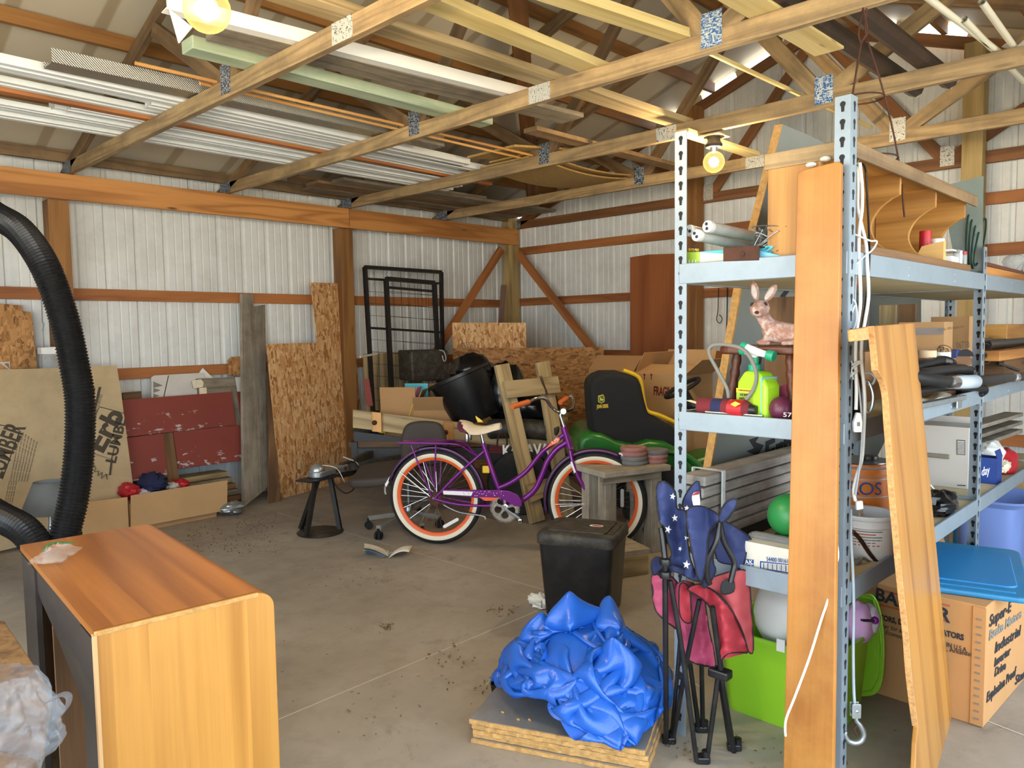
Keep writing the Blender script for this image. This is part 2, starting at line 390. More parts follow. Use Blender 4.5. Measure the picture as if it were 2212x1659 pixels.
plain('tealgreen', '22a07a', .4, 0, .04, 4); plain('greenball', '2f8f4a', .4, 0, .08, 5); plain('aqua', '1d78ac', .38, 0, .04, 4, '4d8fae', .4); plain('aquadeep', '1b78b4', .4, 0, .04, 4)
plain('bluebasket', '7f98d8', .4, 0, .03, 4); plain('bluebox', '1c3c86', .5, 0, .1, 6); plain('lightblue', '7cc4e4', .6, 0, .04, 4); plain('turquoise', '52b4c4', .6, 0, .04, 4); plain('limepaper', '9ab83a', .6, 0, .06, 6)
plain('bucketorange', 'd8792a', .42, 0, .05, 5, 'b0602a', .4); plain('bucketwhite', 'dcdcda', .4, 0, .03, 4, 'a8a49c', .3); plain('bucketgrey', '9ea2a6', .45, .2, .05, 5)
plain('lampshade', '75797a', .8, 0, .04, 6); plain('redpaint', '8a2f28', .55, 0, .06, 5)
plain('fawn', 'a87c6c', .75, 0, .15, 18, 'e4dad4', .95); plain('fawnwhite', 'd6cbc4', .8, 0, .1, 20, '8a6455', .45); plain('pinkplush', 'dcaede', .9, 0, .06, 8); plain('greyplush', 'c4bec8', .9, 0, .06, 8)
plain('pavergrey', '6e6f70', .85, 0, .12, 10); plain('paverpink', '9a6c66', .85, 0, .12, 10)
plain('rope', 'd8d6ce', .8, 0, .1, 40); plain('cordwhite', 'e4e4de', .5, 0, .03, 5); plain('cordgrey', 'a6b2bc', .5, 0, .1, 12); plain('wire', '8c9094', .4, .8, .1, 10); plain('twine', 'c0c4c4', .8, 0, .1, 30)
plain('ink', '2a2a30', .8, 0, .02, 5); plain('inkbrown', '453c30', .85, 0, .05, 6); plain('inkmaroon', '6b1c26', .85, 0, .05, 6); plain('inkorange', 'b8583a', .85, 0, .05, 5); plain('inkblue', '24468c', .8, 0, .04, 5); plain('inkyellow', 'e0c23a', .7, 0, .03, 5)
plain('inkwhite', 'ececea', .7, 0, .02, 5); plain('leaf', '6a5438', .9, 0, .25, 20); plain('straw', 'c4b27c', .9, 0, .15, 12); plain('skinpaper', 'c8ac8c', .8, 0, .05, 5)
plain('ashwhite', 'c9c4bc', .8, 0, .08, 8); plain('pinksheet', 'd890b0', .8, 0, .04, 5); plain('stonegrey', '7c7a74', .85, 0, .1, 10); plain('signgreen', '2c6a34', .6, 0, .05, 5)
plain('deskdark', '2b211b', .6, 0, .12, 6, '4a4038', .35); plain('pvc', 'd6d2c0', .4, 0, .05, 5); plain('tube', 'c8c8c4', .3, 0, .05, 10, 'a0a09a', .5)
# red boards with flaked paint
n = NT('redboard'); v = n.coord('Object'); a = n.noise(v, 9, 8, .72); b = n.noise(n.coord('Object', (1, 2.5, 6)), 3.5, 6, .7); lowz = n.node('ShaderNodeSeparateXYZ', inp={0: n.node('ShaderNodeTexCoord').outputs['Generated']}).outputs[2]
fl = n.math('MAXIMUM', n.ramp(a, [(.69, K4), (.71, W4)]), n.ramp(n.math('ADD', b, n.math('MULTIPLY', lowz, -.22)), [(.53, K4), (.55, W4)]))
MATS['redboard'] = n.out(n.mix(fl, n.mix(n.noise(v, 3), srgb('763028'), srgb('863a30')), srgb('b8aeac')), .6, 0, fl, .3)
# floor concrete with stains and saw cut lines kept in geometry
n = NT('concrete'); v = n.coord('Object', rand=False); a = n.noise(v, 1.1, 6, .6); b = n.noise(v, 7, 6, .7); c = n.noise(v, 60, 3, .6); d = n.noise(v, 2.6, 5, .75, .6)
base = n.ramp(a, [(.3, srgb('837a6d')), (.7, srgb('aaa194'))]); base = n.mix(n.math('MULTIPLY', n.ramp(b, [(.5, K4), (.75, W4)]), .45), base, srgb('7b7062')); base = n.mix(n.math('MULTIPLY', c, .25), base, srgb('9c9488'))
base = n.mix(n.math('MULTIPLY', n.ramp(d, [(.60, K4), (.72, W4)]), .6), base, srgb('5a5046'))
sp = n.node('ShaderNodeTexVoronoi', inp={'Vector': v, 'Scale': 9.0}).outputs['Distance']; base = n.mix(n.math('MULTIPLY', n.ramp(sp, [(.03, W4), (.07, K4)]), .7), base, srgb('4a4038'))
MATS['concrete'] = n.out(base, n.ramp(b, [(.3, (.5,) * 3 + (1,)), (.7, (.75,) * 3 + (1,))]), 0, c, .12, .002)
plain('cut', 'c9c2b2', .9, 0, .1, 20)
# diamond tread plate
n = NT('tread'); w1 = n.node('ShaderNodeTexWave', wave_type='BANDS', bands_direction='DIAGONAL', inp={'Vector': n.coord('UV', (40, 40, 1), False), 'Scale': 1.2}).outputs['Fac']
MATS['tread'] = n.out(n.ramp(w1, [(.55, srgb('77746c')), (.8, srgb('d8d6ce'))]), .3, .85, w1, .8, .004)
# thin clear plastics and glass
def clear(name, col, alpha, rough=.12, trans=0.0):
    n = NT(name); v = n.coord('Object'); a = n.noise(v, 14, 4, .6)
    n.b.inputs['Alpha'].default_value = alpha; n.l.new(n.math('ADD', n.math('MULTIPLY', a, .4), alpha - .2), n.b.inputs['Alpha'])
    MATS[name] = n.out(srgb(col), rough, 0, a, .4, .01); return MATS[name]
clear('baggie', 'd8d4d0', .2, .08); clear('bagfrost', '7e838b', .33, .1); clear('clearbox', 'c4c8c8', .42, .15); clear('paneglass', '76827c', .8, .3); clear('pot', 'e8e8e8', .5)
def emis(name, col, st):
    n = NT(name); n.b.inputs['Emission Color'].default_value = srgb(col); n.b.inputs['Emission Strength'].default_value = st
    MATS[name] = n.out(srgb(col), .4); return MATS[name]
emis('filament', 'ffd9a0', 60)
n = NT('bulbglass'); fr = n.node('ShaderNodeLayerWeight', inp={0: .35}).outputs['Facing']
n.b.inputs['Emission Color'].default_value = srgb('ffb45c'); n.b.inputs['Emission Strength'].default_value = 1.1
n.l.new(n.math('ADD', n.math('MULTIPLY', fr, .6), .22), n.b.inputs['Alpha'])
MATS['bulbglass'] = n.out(srgb('140e08'), .1)
m = MATS
n = NT('roughtop'); v = n.coord('Object'); a = n.noise(v, 9, 6, .7, .8); b = n.noise(n.coord('Object', (6, 40, 6)), 2, 4, .6)
MATS['roughtop'] = n.out(n.mix(n.math('MULTIPLY', b, .5), n.ramp(a, [(.35, srgb('4a3320')), (.5, srgb('8a6a40')), (.7, srgb('b08a54'))]), srgb('6a4c2c')), .8, 0, a, .4, .004)
# ------------------------------------------------------------------ building shell
ROOF0, SL = 2.80, .353            # roof underside z at x = 0, slope
XR, XW, YF = 3.77, 7.54, -8.3     # ridge, right wall, front wall
def zr(x): return ROOF0 + SL * (x if x <= XR else XW - x)
b = MB(); b.grid(lambda u, v: (-.3 + 8.2 * u, YF - .4 + 9.0 * v, 0), 2, 2); o = b.build('floor', m['concrete']); struct(o, 'stained concrete floor')
b = MB(); b.grid(lambda u, v: (-40 + 80 * u, -50 + 80 * v, -.03), 1, 1); plain('gravel', 'beb8aa', .9, 0, .2, 8)
struct(b.build('ground', m['gravel']), 'gravel yard outside the shed')
def cutline(p, q, w=.006):
    b = MB(); p, q = V(p), V(q); n_ = 14; d = (q - p) / n_; s = d.cross(V((0, 0, 1))).normalized() * w / 2
    ps = [p + d * i + s * R_.uniform(-.7, .7) * .6 for i in range(n_ + 1)]
    vs = []
    for c in ps: vs += [c + s + V((0, 0, .0012)), c - s + V((0, 0, .0012))]
    b.add(vs, [(2 * i, 2 * i + 1, 2 * i + 3, 2 * i + 2) for i in range(n_)]); return struct(b.build('trim_floor_joint', m['cut']), 'pale saw cut joint in the floor')
cutline(PF(600, 1108), PF(1180, 1276)); cutline(PF(1180, 1276), (5.0, -4.08, 0)); cutline(PF(560, 1572), PF(1160, 1320)); cutline(PF(2130, 1557), PF(2240, 1600))
# corrugated wall sheets: profile along u every 9 inches with one tall rib and two small ones
def profile(L, P=.2286, ph=0.0):
    pts = []; k = -1
    while k * P + ph < L + P:
        x0 = k * P + ph
        pts += [(x0 - .024, 0), (x0 - .012, -.014), (x0 + .012, -.014), (x0 + .024, 0), (x0 + .072, 0), (x0 + .077, -.003), (x0 + .083, -.003), (x0 + .088, 0), (x0 + .140, 0), (x0 + .145, -.003), (x0 + .151, -.003), (x0 + .156, 0)]; k += 1
    return [(min(max(u, 0), L), d) for u, d in pts if -.04 < u < L + .04]
def sheet(name, L, f, z0, z1, mat, ph=0.0, nv=1):
    pr = profile(L, ph=ph); b = MB(); vs = []
    for j in range(nv + 1):
        for u, d in pr: vs.append(f(u, d, z0(u) + (z1(u) - z0(u)) * j / nv))
    N = len(pr); b.add(vs, [(j * N + i, j * N + i + 1, (j + 1) * N + i + 1, (j + 1) * N + i) for j in range(nv) for i in range(N - 1)])
    return struct(b.build(name, mat))
sheet('wall_left', -YF, lambda u, d, z: (d, YF + u, z), lambda u: 0, lambda u: ROOF0 + .0, m['wallmetal'], .05)
sheet('wall_back', XW, lambda u, d, z: (u, -d, z), lambda u: 0, lambda u: zr(u) - .085, m['wallmetal'], .2)
# right wall and front wall with their large door openings (behind and beside the camera)
b = MB(); b.box((XW + .02, -1.2, 1.4), (.04, 2.4, 2.8)); b.box((XW + .02, -5.35, 2.65), (.04, 5.9, .3)); struct(b.build('wall_right', m['wallmetal']))
b = MB(); b.box((1.2, YF, 1.4), (2.6, .04, 2.8)); b.box((3.77, YF, 3.3), (7.54, .04, 1.3)); struct(b.build('wall_front', m['wallmetal']))
# roof: two slopes of ribbed sheet, ribs running up the slope
for nm, xa, xb in (('ceiling_left', -.25, XR), ('ceiling_right', XR, XW + .25)): struct(MB().grid(lambda u, v: (xa + (xb - xa) * u, YF + (.02 - YF) * v, zr(xa + (xb - xa) * u)), 1, 12).build(nm, m['roofliner']))
# flashing that closes the gap between gable wall and roof except where daylight shows
gaps = [(.12, .3), (2.2, 2.36), (2.62, 2.98), (3.06, 3.44), (4.28, 4.37), (4.46, 4.90)]
x = 0.0; k = 0
for g0, g1 in gaps + [(XW, XW)]:
    b = MB(); cuts = [x] + ([XR] if x < XR < g0 else []) + [g0]
    for a, c in zip(cuts, cuts[1:]): b.beam((a, .012, zr(a) - .045), (c, .012, zr(c) - .045), .01, .13)
    struct(b.build('trim_gable_flashing', m['roofmetal'])); x = g1
# purlins along the building, on edge over the trusses
for k in range(6):
    for side in (0, 1):
        xx = .14 + k * .66 if side == 0 else XW - (.14 + k * .66)
        b = MB(); z = zr(xx) - .052; b.box((xx, YF / 2 - .02, z), (.038, -YF - .1, .088)); struct(b.build('trim_purlin', m['post'] if k else m['trussold']), 'roof purlin')
# girts flat on the walls
for z in (.58, 1.155, 1.785): struct(MB().box((.021, YF / 2, z), (.036, -YF, .09)).build('trim_girt_left', m['girt'], bevel=.003), 'horizontal wall girt on the left wall')
for z in (.58, 1.19, 1.80, 2.405): struct(MB().box((XW / 2, -.022, z), (XW - .08, .036, .09)).build('trim_girt_back', m['girt'], bevel=.003), 'horizontal wall girt on the back wall')
struct(MB().box((6.2, -.022, 2.02), (2.3, .036, .09)).build('trim_girt_back', m['girt']), 'short upper girt')
# posts
def post(c, z1, mat, label):
    return tag(MB().box((c[0], c[1], z1 / 2), (.14, .14, z1)).build('wooden_post', m[mat], bevel=.004), label, 'post')
post((.11, -4.97), 2.47, 'post', 'brown square wall post behind the black hose on the left wall')
post((.11, -2.47), 2.47, 'post', 'brown square wall post behind the L-shaped strand board')
post((.125, -.115), 2.80, 'posttan', 'pale square post in the corner between both walls')
post((2.60, -.11), 3.58, 'post', 'dark post on the back wall just left of the metal rack upright')
post((4.99, -.11), 3.55, 'posttan', 'tall greenish brown post on the back wall at the right')
# header beams on the inside of the left posts
hb = MB().box((.2, -5.37, 2.566), (.038, 5.82, .186)).build('header_beam', m['header'], bevel=.003); tag(hb, 'long knotty orange header beam along the left wall above the hose', 'beam')
hb = MB().box((.2, -1.265, 2.566), (.038, 2.38, .186)).build('header_beam', m['header'], bevel=.003); tag(hb, 'orange header beam from the middle post to the corner', 'beam')
# corner braces
def brace(p0, p1, label):
    u = V((1, 0, 0)) if abs(p0[0] - p1[0]) < .02 else V((0, -1, 0))
    return tag(MB().beam(p0, p1, .09, .038, u).build('corner_brace', m['girt'], bevel=.003), label, 'brace')
p0, p1 = PX(1083, 538, .2), PX(958, 735, .2) + (PX(958, 735, .2) - PX(1083, 538, .2)) * .9; brace((.2, p0.y, p0.z), (.2, p1.y, p1.z), 'diagonal brace on the left wall running down from the corner post')
p0, p1 = PY(1120, 548, -.2), PY(1275, 748, -.2) + (PY(1275, 748, -.2) - PY(1120, 548, -.2)) * .85; brace((p0.x, -.2, p0.z), (p1.x, -.2, p1.z), 'diagonal brace on the back wall running down from the corner post')
# trusses
def truss(y, label, wood_, gable=False, pm=('platedark', 'plate', 'plateblue')):
    t = thing('roof_truss', label, 'truss', (XR, y, 2.66)); W = .038; zc = 2.71; mat = m[wood_]
    MB().box((XR, y, zc), (XW - .2, W, .09)).build('bottom_chord', mat, t, bevel=.003)
    zt = lambda x: zr(x) - .098 - .047
    MB().beam((.02, y, zt(.02)), (XR, y, zt(XR)), W, .089).build('top_chord', m['trussold'] if not gable else mat, t, bevel=.003)
    MB().beam((XW - .02, y, zt(.02)), (XR, y, zt(XR)), W, .089).build('top_chord', m['trussold'] if not gable else mat, t, bevel=.003)
    for s in (-1, 1):
        b0 = XR + s * 1.03
        for x1, dz in ((XR + s * .06, -.06), (XR + s * 1.93, -.05)):
            MB().beam((b0 + (.03 if x1 > b0 else -.03), y, 2.745), (x1, y, zt(x1) + dz), W - .002, .089).build('web', m['trussold'] if (s < 0 and not gable) else mat, t, bevel=.003)
        sid = -1 if y < -1 else -1
        pr = MB().box((b0, y + sid * (W / 2 + .001), 2.76), (.1, .002, .15)).build('gusset_plate', m[pm[0] if s < 0 else pm[2]], t)
        pr = MB().box((.17 if s < 0 else XW - .17, y + sid * (W / 2 + .001), 2.715), (.18, .002, .09)).build('gusset_plate', m['platedark'], t)
    MB().box((XR + .02, y - W / 2 - .001, 2.71), (.15, .002, .09)).build('splice_plate', m[pm[1]], t)
    return t
def platemat(name, tooth, gap, thr):
    n = NT(name); v = n.coord('UV', (150, 55, 1)); a = n.noise(v, 1.0, 2, .5); f = n.ramp(a, [(thr - .03, K4), (thr + .03, W4)]); b = n.noise(n.coord('UV', (60, 260, 1)), 1.0, 1); g = n.math('MAXIMUM', f, n.ramp(b, [(thr + .03, K4), (thr + .07, W4)]))
    m[name] = n.out(n.mix(g, srgb(gap), srgb(tooth)), .5, .3, g, .6, .002)
platemat('plate', 'c4c4bc', '3a4560', .44); platemat('platedark', '9aa2a8', '20304c', .54); platemat('plateblue', 'c2ccd0', '2f66a4', .53)
T1 = truss(-4.88, 'nearest roof truss, the one with the round bulb beside it at the left', 'truss')
T2 = truss(-3.66, 'second roof truss, carrying the ends of the pale loose planks', 'truss')
T3 = truss(-2.44, 'third roof truss, its lower chord passing just above the tall rack uprights', 'truss')
T4 = truss(-1.22, 'fourth roof truss, the far one lit by the small round bulb', 'truss', False, ('platedark', 'plate', 'plate'))
T5 = truss(-.065, 'dark brown gable truss against the back wall', 'gable', True, ('plate', 'plate', 'plate'))
# ------------------------------------------------------------------ light
w = bpy.data.worlds.new('World'); sc.world = w; w.use_nodes = True; bg = w.node_tree.nodes['Background']
bg.inputs[0].default_value = (.76, .88, 1.0, 1); bg.inputs[1].default_value = 3.2
sc.view_settings.view_transform = 'Standard'; sc.view_settings.look = 'None'; sc.view_settings.gamma = 1; sc.view_settings.use_curve_mapping = False
sc.view_settings.exposure = 0.93
sc.cycles.use_denoising = True; sc.cycles.max_bounces = 8; sc.cycles.diffuse_bounces = 5; sc.cycles.glossy_bounces = 4; sc.cycles.transparent_max_bounces = 12
sc.cycles.caustics_reflective = False; sc.cycles.caustics_refractive = False; sc.cycles.sample_clamp_indirect = 6.0
sd = bpy.data.lights.new('sun', 'SUN'); sd.energy = 24; sd.color = (1, .95, .86); sd.angle = .01; so = bpy.data.objects.new('sun', sd); COL.objects.link(so); so.rotation_euler = V((.6, -.30, -.74)).to_track_quat('-Z', 'Y').to_euler()
def bulb(c, r, label, wt):
    t = thing('light_bulb', label, 'light bulb', c); c = V(c)
    o = MB().ball(c, r, 24).build('glass_globe', m['bulbglass'], t, smooth=True)
    o2 = MB().ball(c, r * .42, 16).build('glowing_filament', m['filament'], t, smooth=True); o2.visible_shadow = True
    MB().lathe([(r * .32, r * .9), (r * .36, r * 1.25), (r * .4, r * 1.5)], 18, T(c)).build('screw_base', m['steel'], t, smooth=True)
    s = thing('lamp_socket', label.replace('round', 'porcelain socket above the round').replace('glowing ', ''), 'lamp socket', c + V((0, 0, r * 1.5)))
    MB().lathe([(r * .75, r * 1.35), (r * .8, r * 1.6), (r * .62, r * 1.9), (r * .6, r * 2.3)], 20, T(c)).build('holder', m['blackdusty'], s, smooth=True)
    MB().box(c + V((0, 0, r * 2.36)), (r * 2.2, r * 2.2, r * .12)).build('backing_plate', m['pine'], s)
    ld = bpy.data.lights.new('bulb_glow', 'POINT'); ld.energy = wt; ld.color = (1, .74, .42); ld.shadow_soft_size = r * .5; lo = bpy.data.objects.new('bulb_glow', ld); COL.objects.link(lo); lo.location = c
    return t
# ------------------------------------------------------------------ things under the roof
ZC = 2.7565
def plank(name, p0, p1, w, h, mat, label, cat='plank', group=None, bevel=.003, up=(0, 0, 1), parent=None):
    o = MB().beam(V(p0) + V((0, 0, h / 2)), V(p1) + V((0, 0, h / 2)), w, h, up).build(name, m[mat], parent, bevel=bevel)
    return tag(o, label, cat, group) if parent is None else o
plank('loose_plank', (3.80, -5.25, ZC), (3.86, -2.36, ZC), .14, .038, 'treated', 'long brown plank lying over three trusses, its orange end near the big bulb')
plank('loose_plank', (4.16, -5.3, ZC), (4.11, -3.52, ZC), .12, .042, 'pine', 'pale knotty plank with a dark streak lying across the two nearest trusses')
plank('loose_plank', (4.38, -5.3, ZC), (4.66, -3.56, ZC), .10, .042, 'pine', 'pale plank slanting between the nearest two trusses, right of the one with the dark streak')
plank('loose_plank', (5.02, -5.3, ZC), (5.05, -3.02, ZC), .14, .04, 'pine', 'yellow plank whose sawn end sticks out past the truss near the tomato cage')
plank('loose_plank', (4.55, -4.2, ZC + .046), (4.62, -1.2, ZC + .046), .02, .02, 'pine', 'thin pale batten lying over the trusses', 'batten')
plank('yellow_plywood_strip', (6.0, -4.2, ZC), (5.93, -2.38, ZC), .22, .02, 'plyyellow', 'yellow plywood strip under the roof at the far upper right')
tag(MB().beam((5.90, -4.2, ZC + .06), (6.02, -2.3, ZC + .06), .09, .015).build('metal_strip', m['trimblue']), 'pale blue grey metal strip at the upper right edge', 'metal strip')
# long trims stored over the trusses at the left
def channel(x0, x1, y0, y1, z, w, h, mat, name, label, cat, group=None, lip=True):
    b = MB(); L = y1 - y0; prof = [(-w / 2, h), (-w / 2, 0), (-w * .12, 0), (-w * .1, .014), (w * .2, .014), (w * .22, 0), (w / 2, 0), (w / 2, h)] if lip else [(-w / 2, 0), (w / 2, 0)]
    t = .002; pts = prof + [(p[0] * (1 - 2 * t / w), p[1] + t) for p in reversed(prof)]
    vs = [(p[0], 0, p[1]) for p in pts] + [(p[0], L, p[1]) for p in pts]; n_ = len(pts)
    a = math.atan2(x0 - x1, L); mm = T(x0, y0, z) @ RZ(a)
    b.add(vs, [tuple(reversed(range(n_)))] + [tuple(range(n_, 2 * n_))] + [(i, (i + 1) % n_, n_ + (i + 1) % n_, n_ + i) for i in range(n_)],
          [[(0, 0)] * n_] * 2 + [[(0, i * .03), (0, i * .03 + .03), (L, i * .03 + .03), (L, i * .03)] for i in range(n_)], 0, mm)
    return tag(b.build(name, m[mat]), label, cat, group)
G = 'white vinyl trims over the trusses'
for i, (x0, x1, y0, y1, w, h, mt, lb) in enumerate([
    (2.20, 2.06, -5.95, -2.62, .11, .045, 'vinylwhite', 'white vinyl trim beside the tread plate strip, starting off the left edge'),
    (2.08, 1.86, -5.9, -2.5, .06, .03, 'vinylwhite', 'narrow white trim, second from the tread plate'),
    (2.00, 1.98, -5.0, -2.3, .09, .045, 'vinylwhite', 'short white channel ending in a square cut below the tread plate'),
    (1.84, 1.66, -5.9, -2.15, .1, .03, 'vinylwhite', 'broad white trim above the brown batten in the stored bundle'),
    (1.62, 1.56, -5.3, -2.2, .1, .045, 'vinylwhite', 'white channel with its cut end showing below the brown batten'),
    (1.50, 1.44, -5.35, -2.1, .1, .05, 'vinylwhite', 'white boxed trim with pencil marks on its cut end'),
    (1.46, 1.36, -5.95, -2.05, .08, .03, 'vinylwhite', 'white trim running beneath the boxed one from the left edge'),
    (1.33, 1.27, -5.9, -2.0, .09, .035, 'vinylwhite', 'lowest but one white trim in the bundle'),
    (1.21, 1.17, -5.9, -2.0, .1, .03, 'vinylwhite', 'lowest white trim in the bundle, nearest the left wall')]):
    channel(x0, x1, y0, y1, ZC + (.018 if i % 2 else .0), w, h, mt, 'vinyl_trim', lb, 'vinyl trim', G)
channel(1.98, 1.75, -5.9, -2.3, ZC + .05, .05, .02, 'trimblue', 'grey_trim', 'pale grey trim lying among the white ones', 'metal trim')
plank('brown_batten', (1.74, -5.9, ZC), (1.60, -1.9, ZC), .06, .03, 'girt', 'brown wooden batten among the white trims', 'batten')
plank('dark_batten', (1.56, -5.9, ZC + .05), (1.60, -4.6, ZC + .05), .07, .03, 'oldbrown', 'dark brown batten at the left edge under the roof', 'batten')
b = MB(); b.box((2.35, -4.37, ZC + .004), (.13, 2.45, .004)); b.box((2.413, -4.37, ZC + .035), (.004, 2.45, .066)); b.box((2.287, -4.37, ZC + .018), (.004, 2.45, .03))
tag(b.build('tread_plate_strip', m['tread']), 'shiny diamond tread plate strip under the roof', 'metal strip')
for k, (xa, xb) in enumerate(((2.64, 2.62), (2.56, 2.50))):
    tag(MB().tube([(xa, -5.3 + .35 * k, ZC + .01), (xb, -1.95 - .1 * k, ZC + .01)], .0095, 10).build('wooden_dowel', m['pineorange'], smooth=True), ('upper' if k == 0 else 'lower') + ' of two thin orange wooden dowels beside the tread plate', 'dowel', 'wooden dowels')
# long white angle with its wide end, green post, grey board
b = MB(); t0, t1 = V((3.36, -5.45, ZC)), V((3.56, -3.4, ZC)); b.beam(t0 + V((0, 0, .004)), t1 + V((0, 0, .004)), .06, .004); b.beam(t0 + V((.03, 0, .03)), t1 + V((.03, 0, .03)), .004, .06)
fp = Pl((3, -5.46, 2), (4, -5.46, 2), (3, -5.46, 3)); e_ = slab([(364, 18), (414, 58), (385, 93)], fp, .004); b.v += e_.v; b.f += [[k + len(b.v) - len(e_.v) for k in f_] for f_ in e_.f]; b.uv += e_.uv; b.mi += e_.mi
tag(b.build('white_metal_angle', m['white']), 'long white metal angle with a folded end behind the big bulb', 'metal trim')
tag(MB().beam((2.99, -5.2, ZC + .03), (3.0, -3.3, ZC + .03), .12, .06).build('green_tinted_post', m['greengrey'], bevel=.006), 'pale green tinted timber lying over the nearest trusses', 'plank')
plank('grey_board', (3.26, -5.2, ZC), (3.46, -3.0, ZC), .19, .028, 'greywood', 'weathered grey board with a ragged end under the white angle')
plank('grey_board', (3.10, -3.0, ZC), (3.12, -1.0, ZC), .12, .03, 'trussold', 'dark board lying over the far trusses near the corner')
# bent particle board sheets
def bent(y0, y1, x0, x1, z0, sag, t, label, rise=0.0):
    b = MB(); n_ = 14
    top = []
    for i in range(n_ + 1):
        u = i / n_; top.append((y0 + (y1 - y0) * u, z0 + rise * (1 - u) - sag * math.sin(PI * u)))
    vs = []
    for y, z in top: vs += [(x0, y, z), (x1, y, z), (x1, y, z + t), (x0, y, z + t)]
    fs = [];
    for i in range(n_):
        a = i * 4; fs += [(a + k, a + (k + 1) % 4, a + 4 + (k + 1) % 4, a + 4 + k) for k in range(4)]
    fs += [(0, 3, 2, 1), (n_ * 4, n_ * 4 + 1, n_ * 4 + 2, n_ * 4 + 3)]
    b.add(vs, fs); return tag(b.build('particle_board_sheet', m['particle']), label, 'particle board', 'sagging particle boards over the trusses')
bent(-2.75, -2.0, 2.22, 2.72, ZC + .10, -.0, .016, 'particle board sheet standing tilted above the third truss', -.09)
bent(-2.45, -1.15, 2.05, 2.62, ZC + .004, .05, .012, 'lowest of the sagging particle boards beside the far truss')
bent(-2.45, -1.12, 2.15, 2.66, ZC + .03, .045, .012, 'upper of the sagging particle boards beside the far truss')
# old boards stored near the eave
for i, (xc, y0, y1, w, z) in enumerate([(.36, -3.0, -.3, .2, 0), (.60, -3.1, -.35, .22, 0), (.85, -3.0, -.3, .2, 0), (.55, -3.25, -1.0, .2, .03), (.80, -2.75, -1.3, .19, .03), (.42, -1.9, -.2, .2, .03)]):
    plank('old_board', (xc, y0, ZC + z), (xc + .05, y1, ZC + z), w, .028, 'trussold' if i % 2 else 'greywood', ['old grey board nearest the eave over the left wall', 'dark old board second from the eave', 'grey old board third from the eave', 'dark thick board on top with its end showing toward the camera', 'grey short board on top of the eave boards', 'dark short board on top close to the corner'][i], 'plank')
# dark downspouts over the trusses
for k, xx in enumerate((5.09, 5.27)):
    t = thing('dark_downspout', ('left' if k == 0 else 'right') + ' of two dark brown downspouts lying under the ridge', 'downspout', (xx, -3.4, ZC), 'dark brown downspouts')
    MB().tube([(xx, -5.1 + .2 * k, ZC + .055), (xx + .02, -1.93 - .03 * k, ZC + .05)], .047, 8).build('pipe', m['gutter'], t)
    MB().lathe([(.02, 0), (.028, .01), (.001, .06)], 10, T(xx + .02, -1.925 - .03 * k, ZC + .05) @ RX(-PI / 2 - .6)).build('rag_tip', m['paper'], t)
# tomato cage hanging from the second truss
c0 = PY(1862, 24, -3.70); t = thing('tomato_cage', 'wire tomato cage hanging upside down from the second truss', 'tomato cage', c0)
b = MB(); z0 = c0.z
def ringpt(r, dz, a): return V((c0.x + .015 + dz * -.0 + r * math.cos(a), c0.y - .02 + r * math.sin(a), z0 - dz))
for k in range(3):
    a = .4 + k * 2 * PI / 3; MB().tube(spline([ringpt(.008, 0, a), ringpt(.018, .09, a + 1.2), ringpt(.02, .14, a), ringpt(.075, .33, a), ringpt(.125, .56, a), ringpt(.15, .78, a)], 5), .0035, 6).build('wire_leg', m['rust'], t)
for r, dz in ((.075, .33), (.125, .56)): MB().tube([ringpt(r, dz, i * PI / 14) for i in range(28)], .003, 6, True).build('wire_ring', m['rust'], t)
# pvc pipes and torn sheet at the upper right
for k, (xa, ya, xb, yb, lb) in enumerate([(5.50, -4.2, 5.62, -2.25, 'long white pipe running off the top edge at the right'), (5.60, -2.95, 5.60, -1.75, 'white pipe whose open end points at the camera'), (5.70, -3.1, 5.66, -1.7, 'white pipe on the right of the open ended one')]):
    b = MB(); p0, p1 = V((xa, ya, ZC + .018)), V((xb, yb, ZC + .018 - .0 * k)); b.tube([p0, p1], .0145, 14, caps=False); b.tube([p0 + (p1 - p0) * .0005, p1], .011, 14, caps=False)
    tag(b.build('plastic_pipe', m['pvc'], smooth=True), lb, 'pipe', 'white plastic pipes')
b = MB(); b.grid(lambda u, v: (5.62 + .5 * u + .04 * math.sin(v * 9), -2.35 + .95 * v * (1 - .12 * math.sin(u * 22)), ZC + .045 + .012 * math.sin(u * 40)), 40, 8)
tag(b.build('corrugated_sheet', m['paper'], solid=.003), 'torn pale corrugated panel above the right end of the rack', 'roofing panel')
rfp = Pl((0, 0, ROOF0 - .24), (0, -5, ROOF0 - .24), (3, 0, ROOF0 - .24 + 3 * SL)); tag(MB().beam(rfp.at(1152, 436), rfp.at(1116, -25), .13, .036, rfp.n).build('roof_brace', m['gable'], bevel=.003), 'brown diagonal brace under the roof, rising upright in view from the corner', 'brace')
# bulbs
bulb(CAM + ray(447, 20) * 2.1, .063, 'big round glowing bulb at the upper left', 120)
bulb(CAM + ray(1542, 350) * 4.75, .066, 'small round glowing bulb beside the metal rack', 110)
pp = CAM + ray(1542, 350) * 4.75; plank('lamp_board', PF(1472, 288, pp.z + .165), PF(1628, 338, pp.z + .165), .10, .025, 'pine', 'pale board carrying the small bulb under the trusses')
pp = CAM + ray(447, 20) * 2.1; tag(MB().tube([pp + V((0, 0, .155)), pp + V((0, 0, zr(pp.x) - pp.z))], .006, 8).build('lamp_wire_drop', m['blackplastic']), 'dark cord carrying the big bulb from the roof', 'cord')
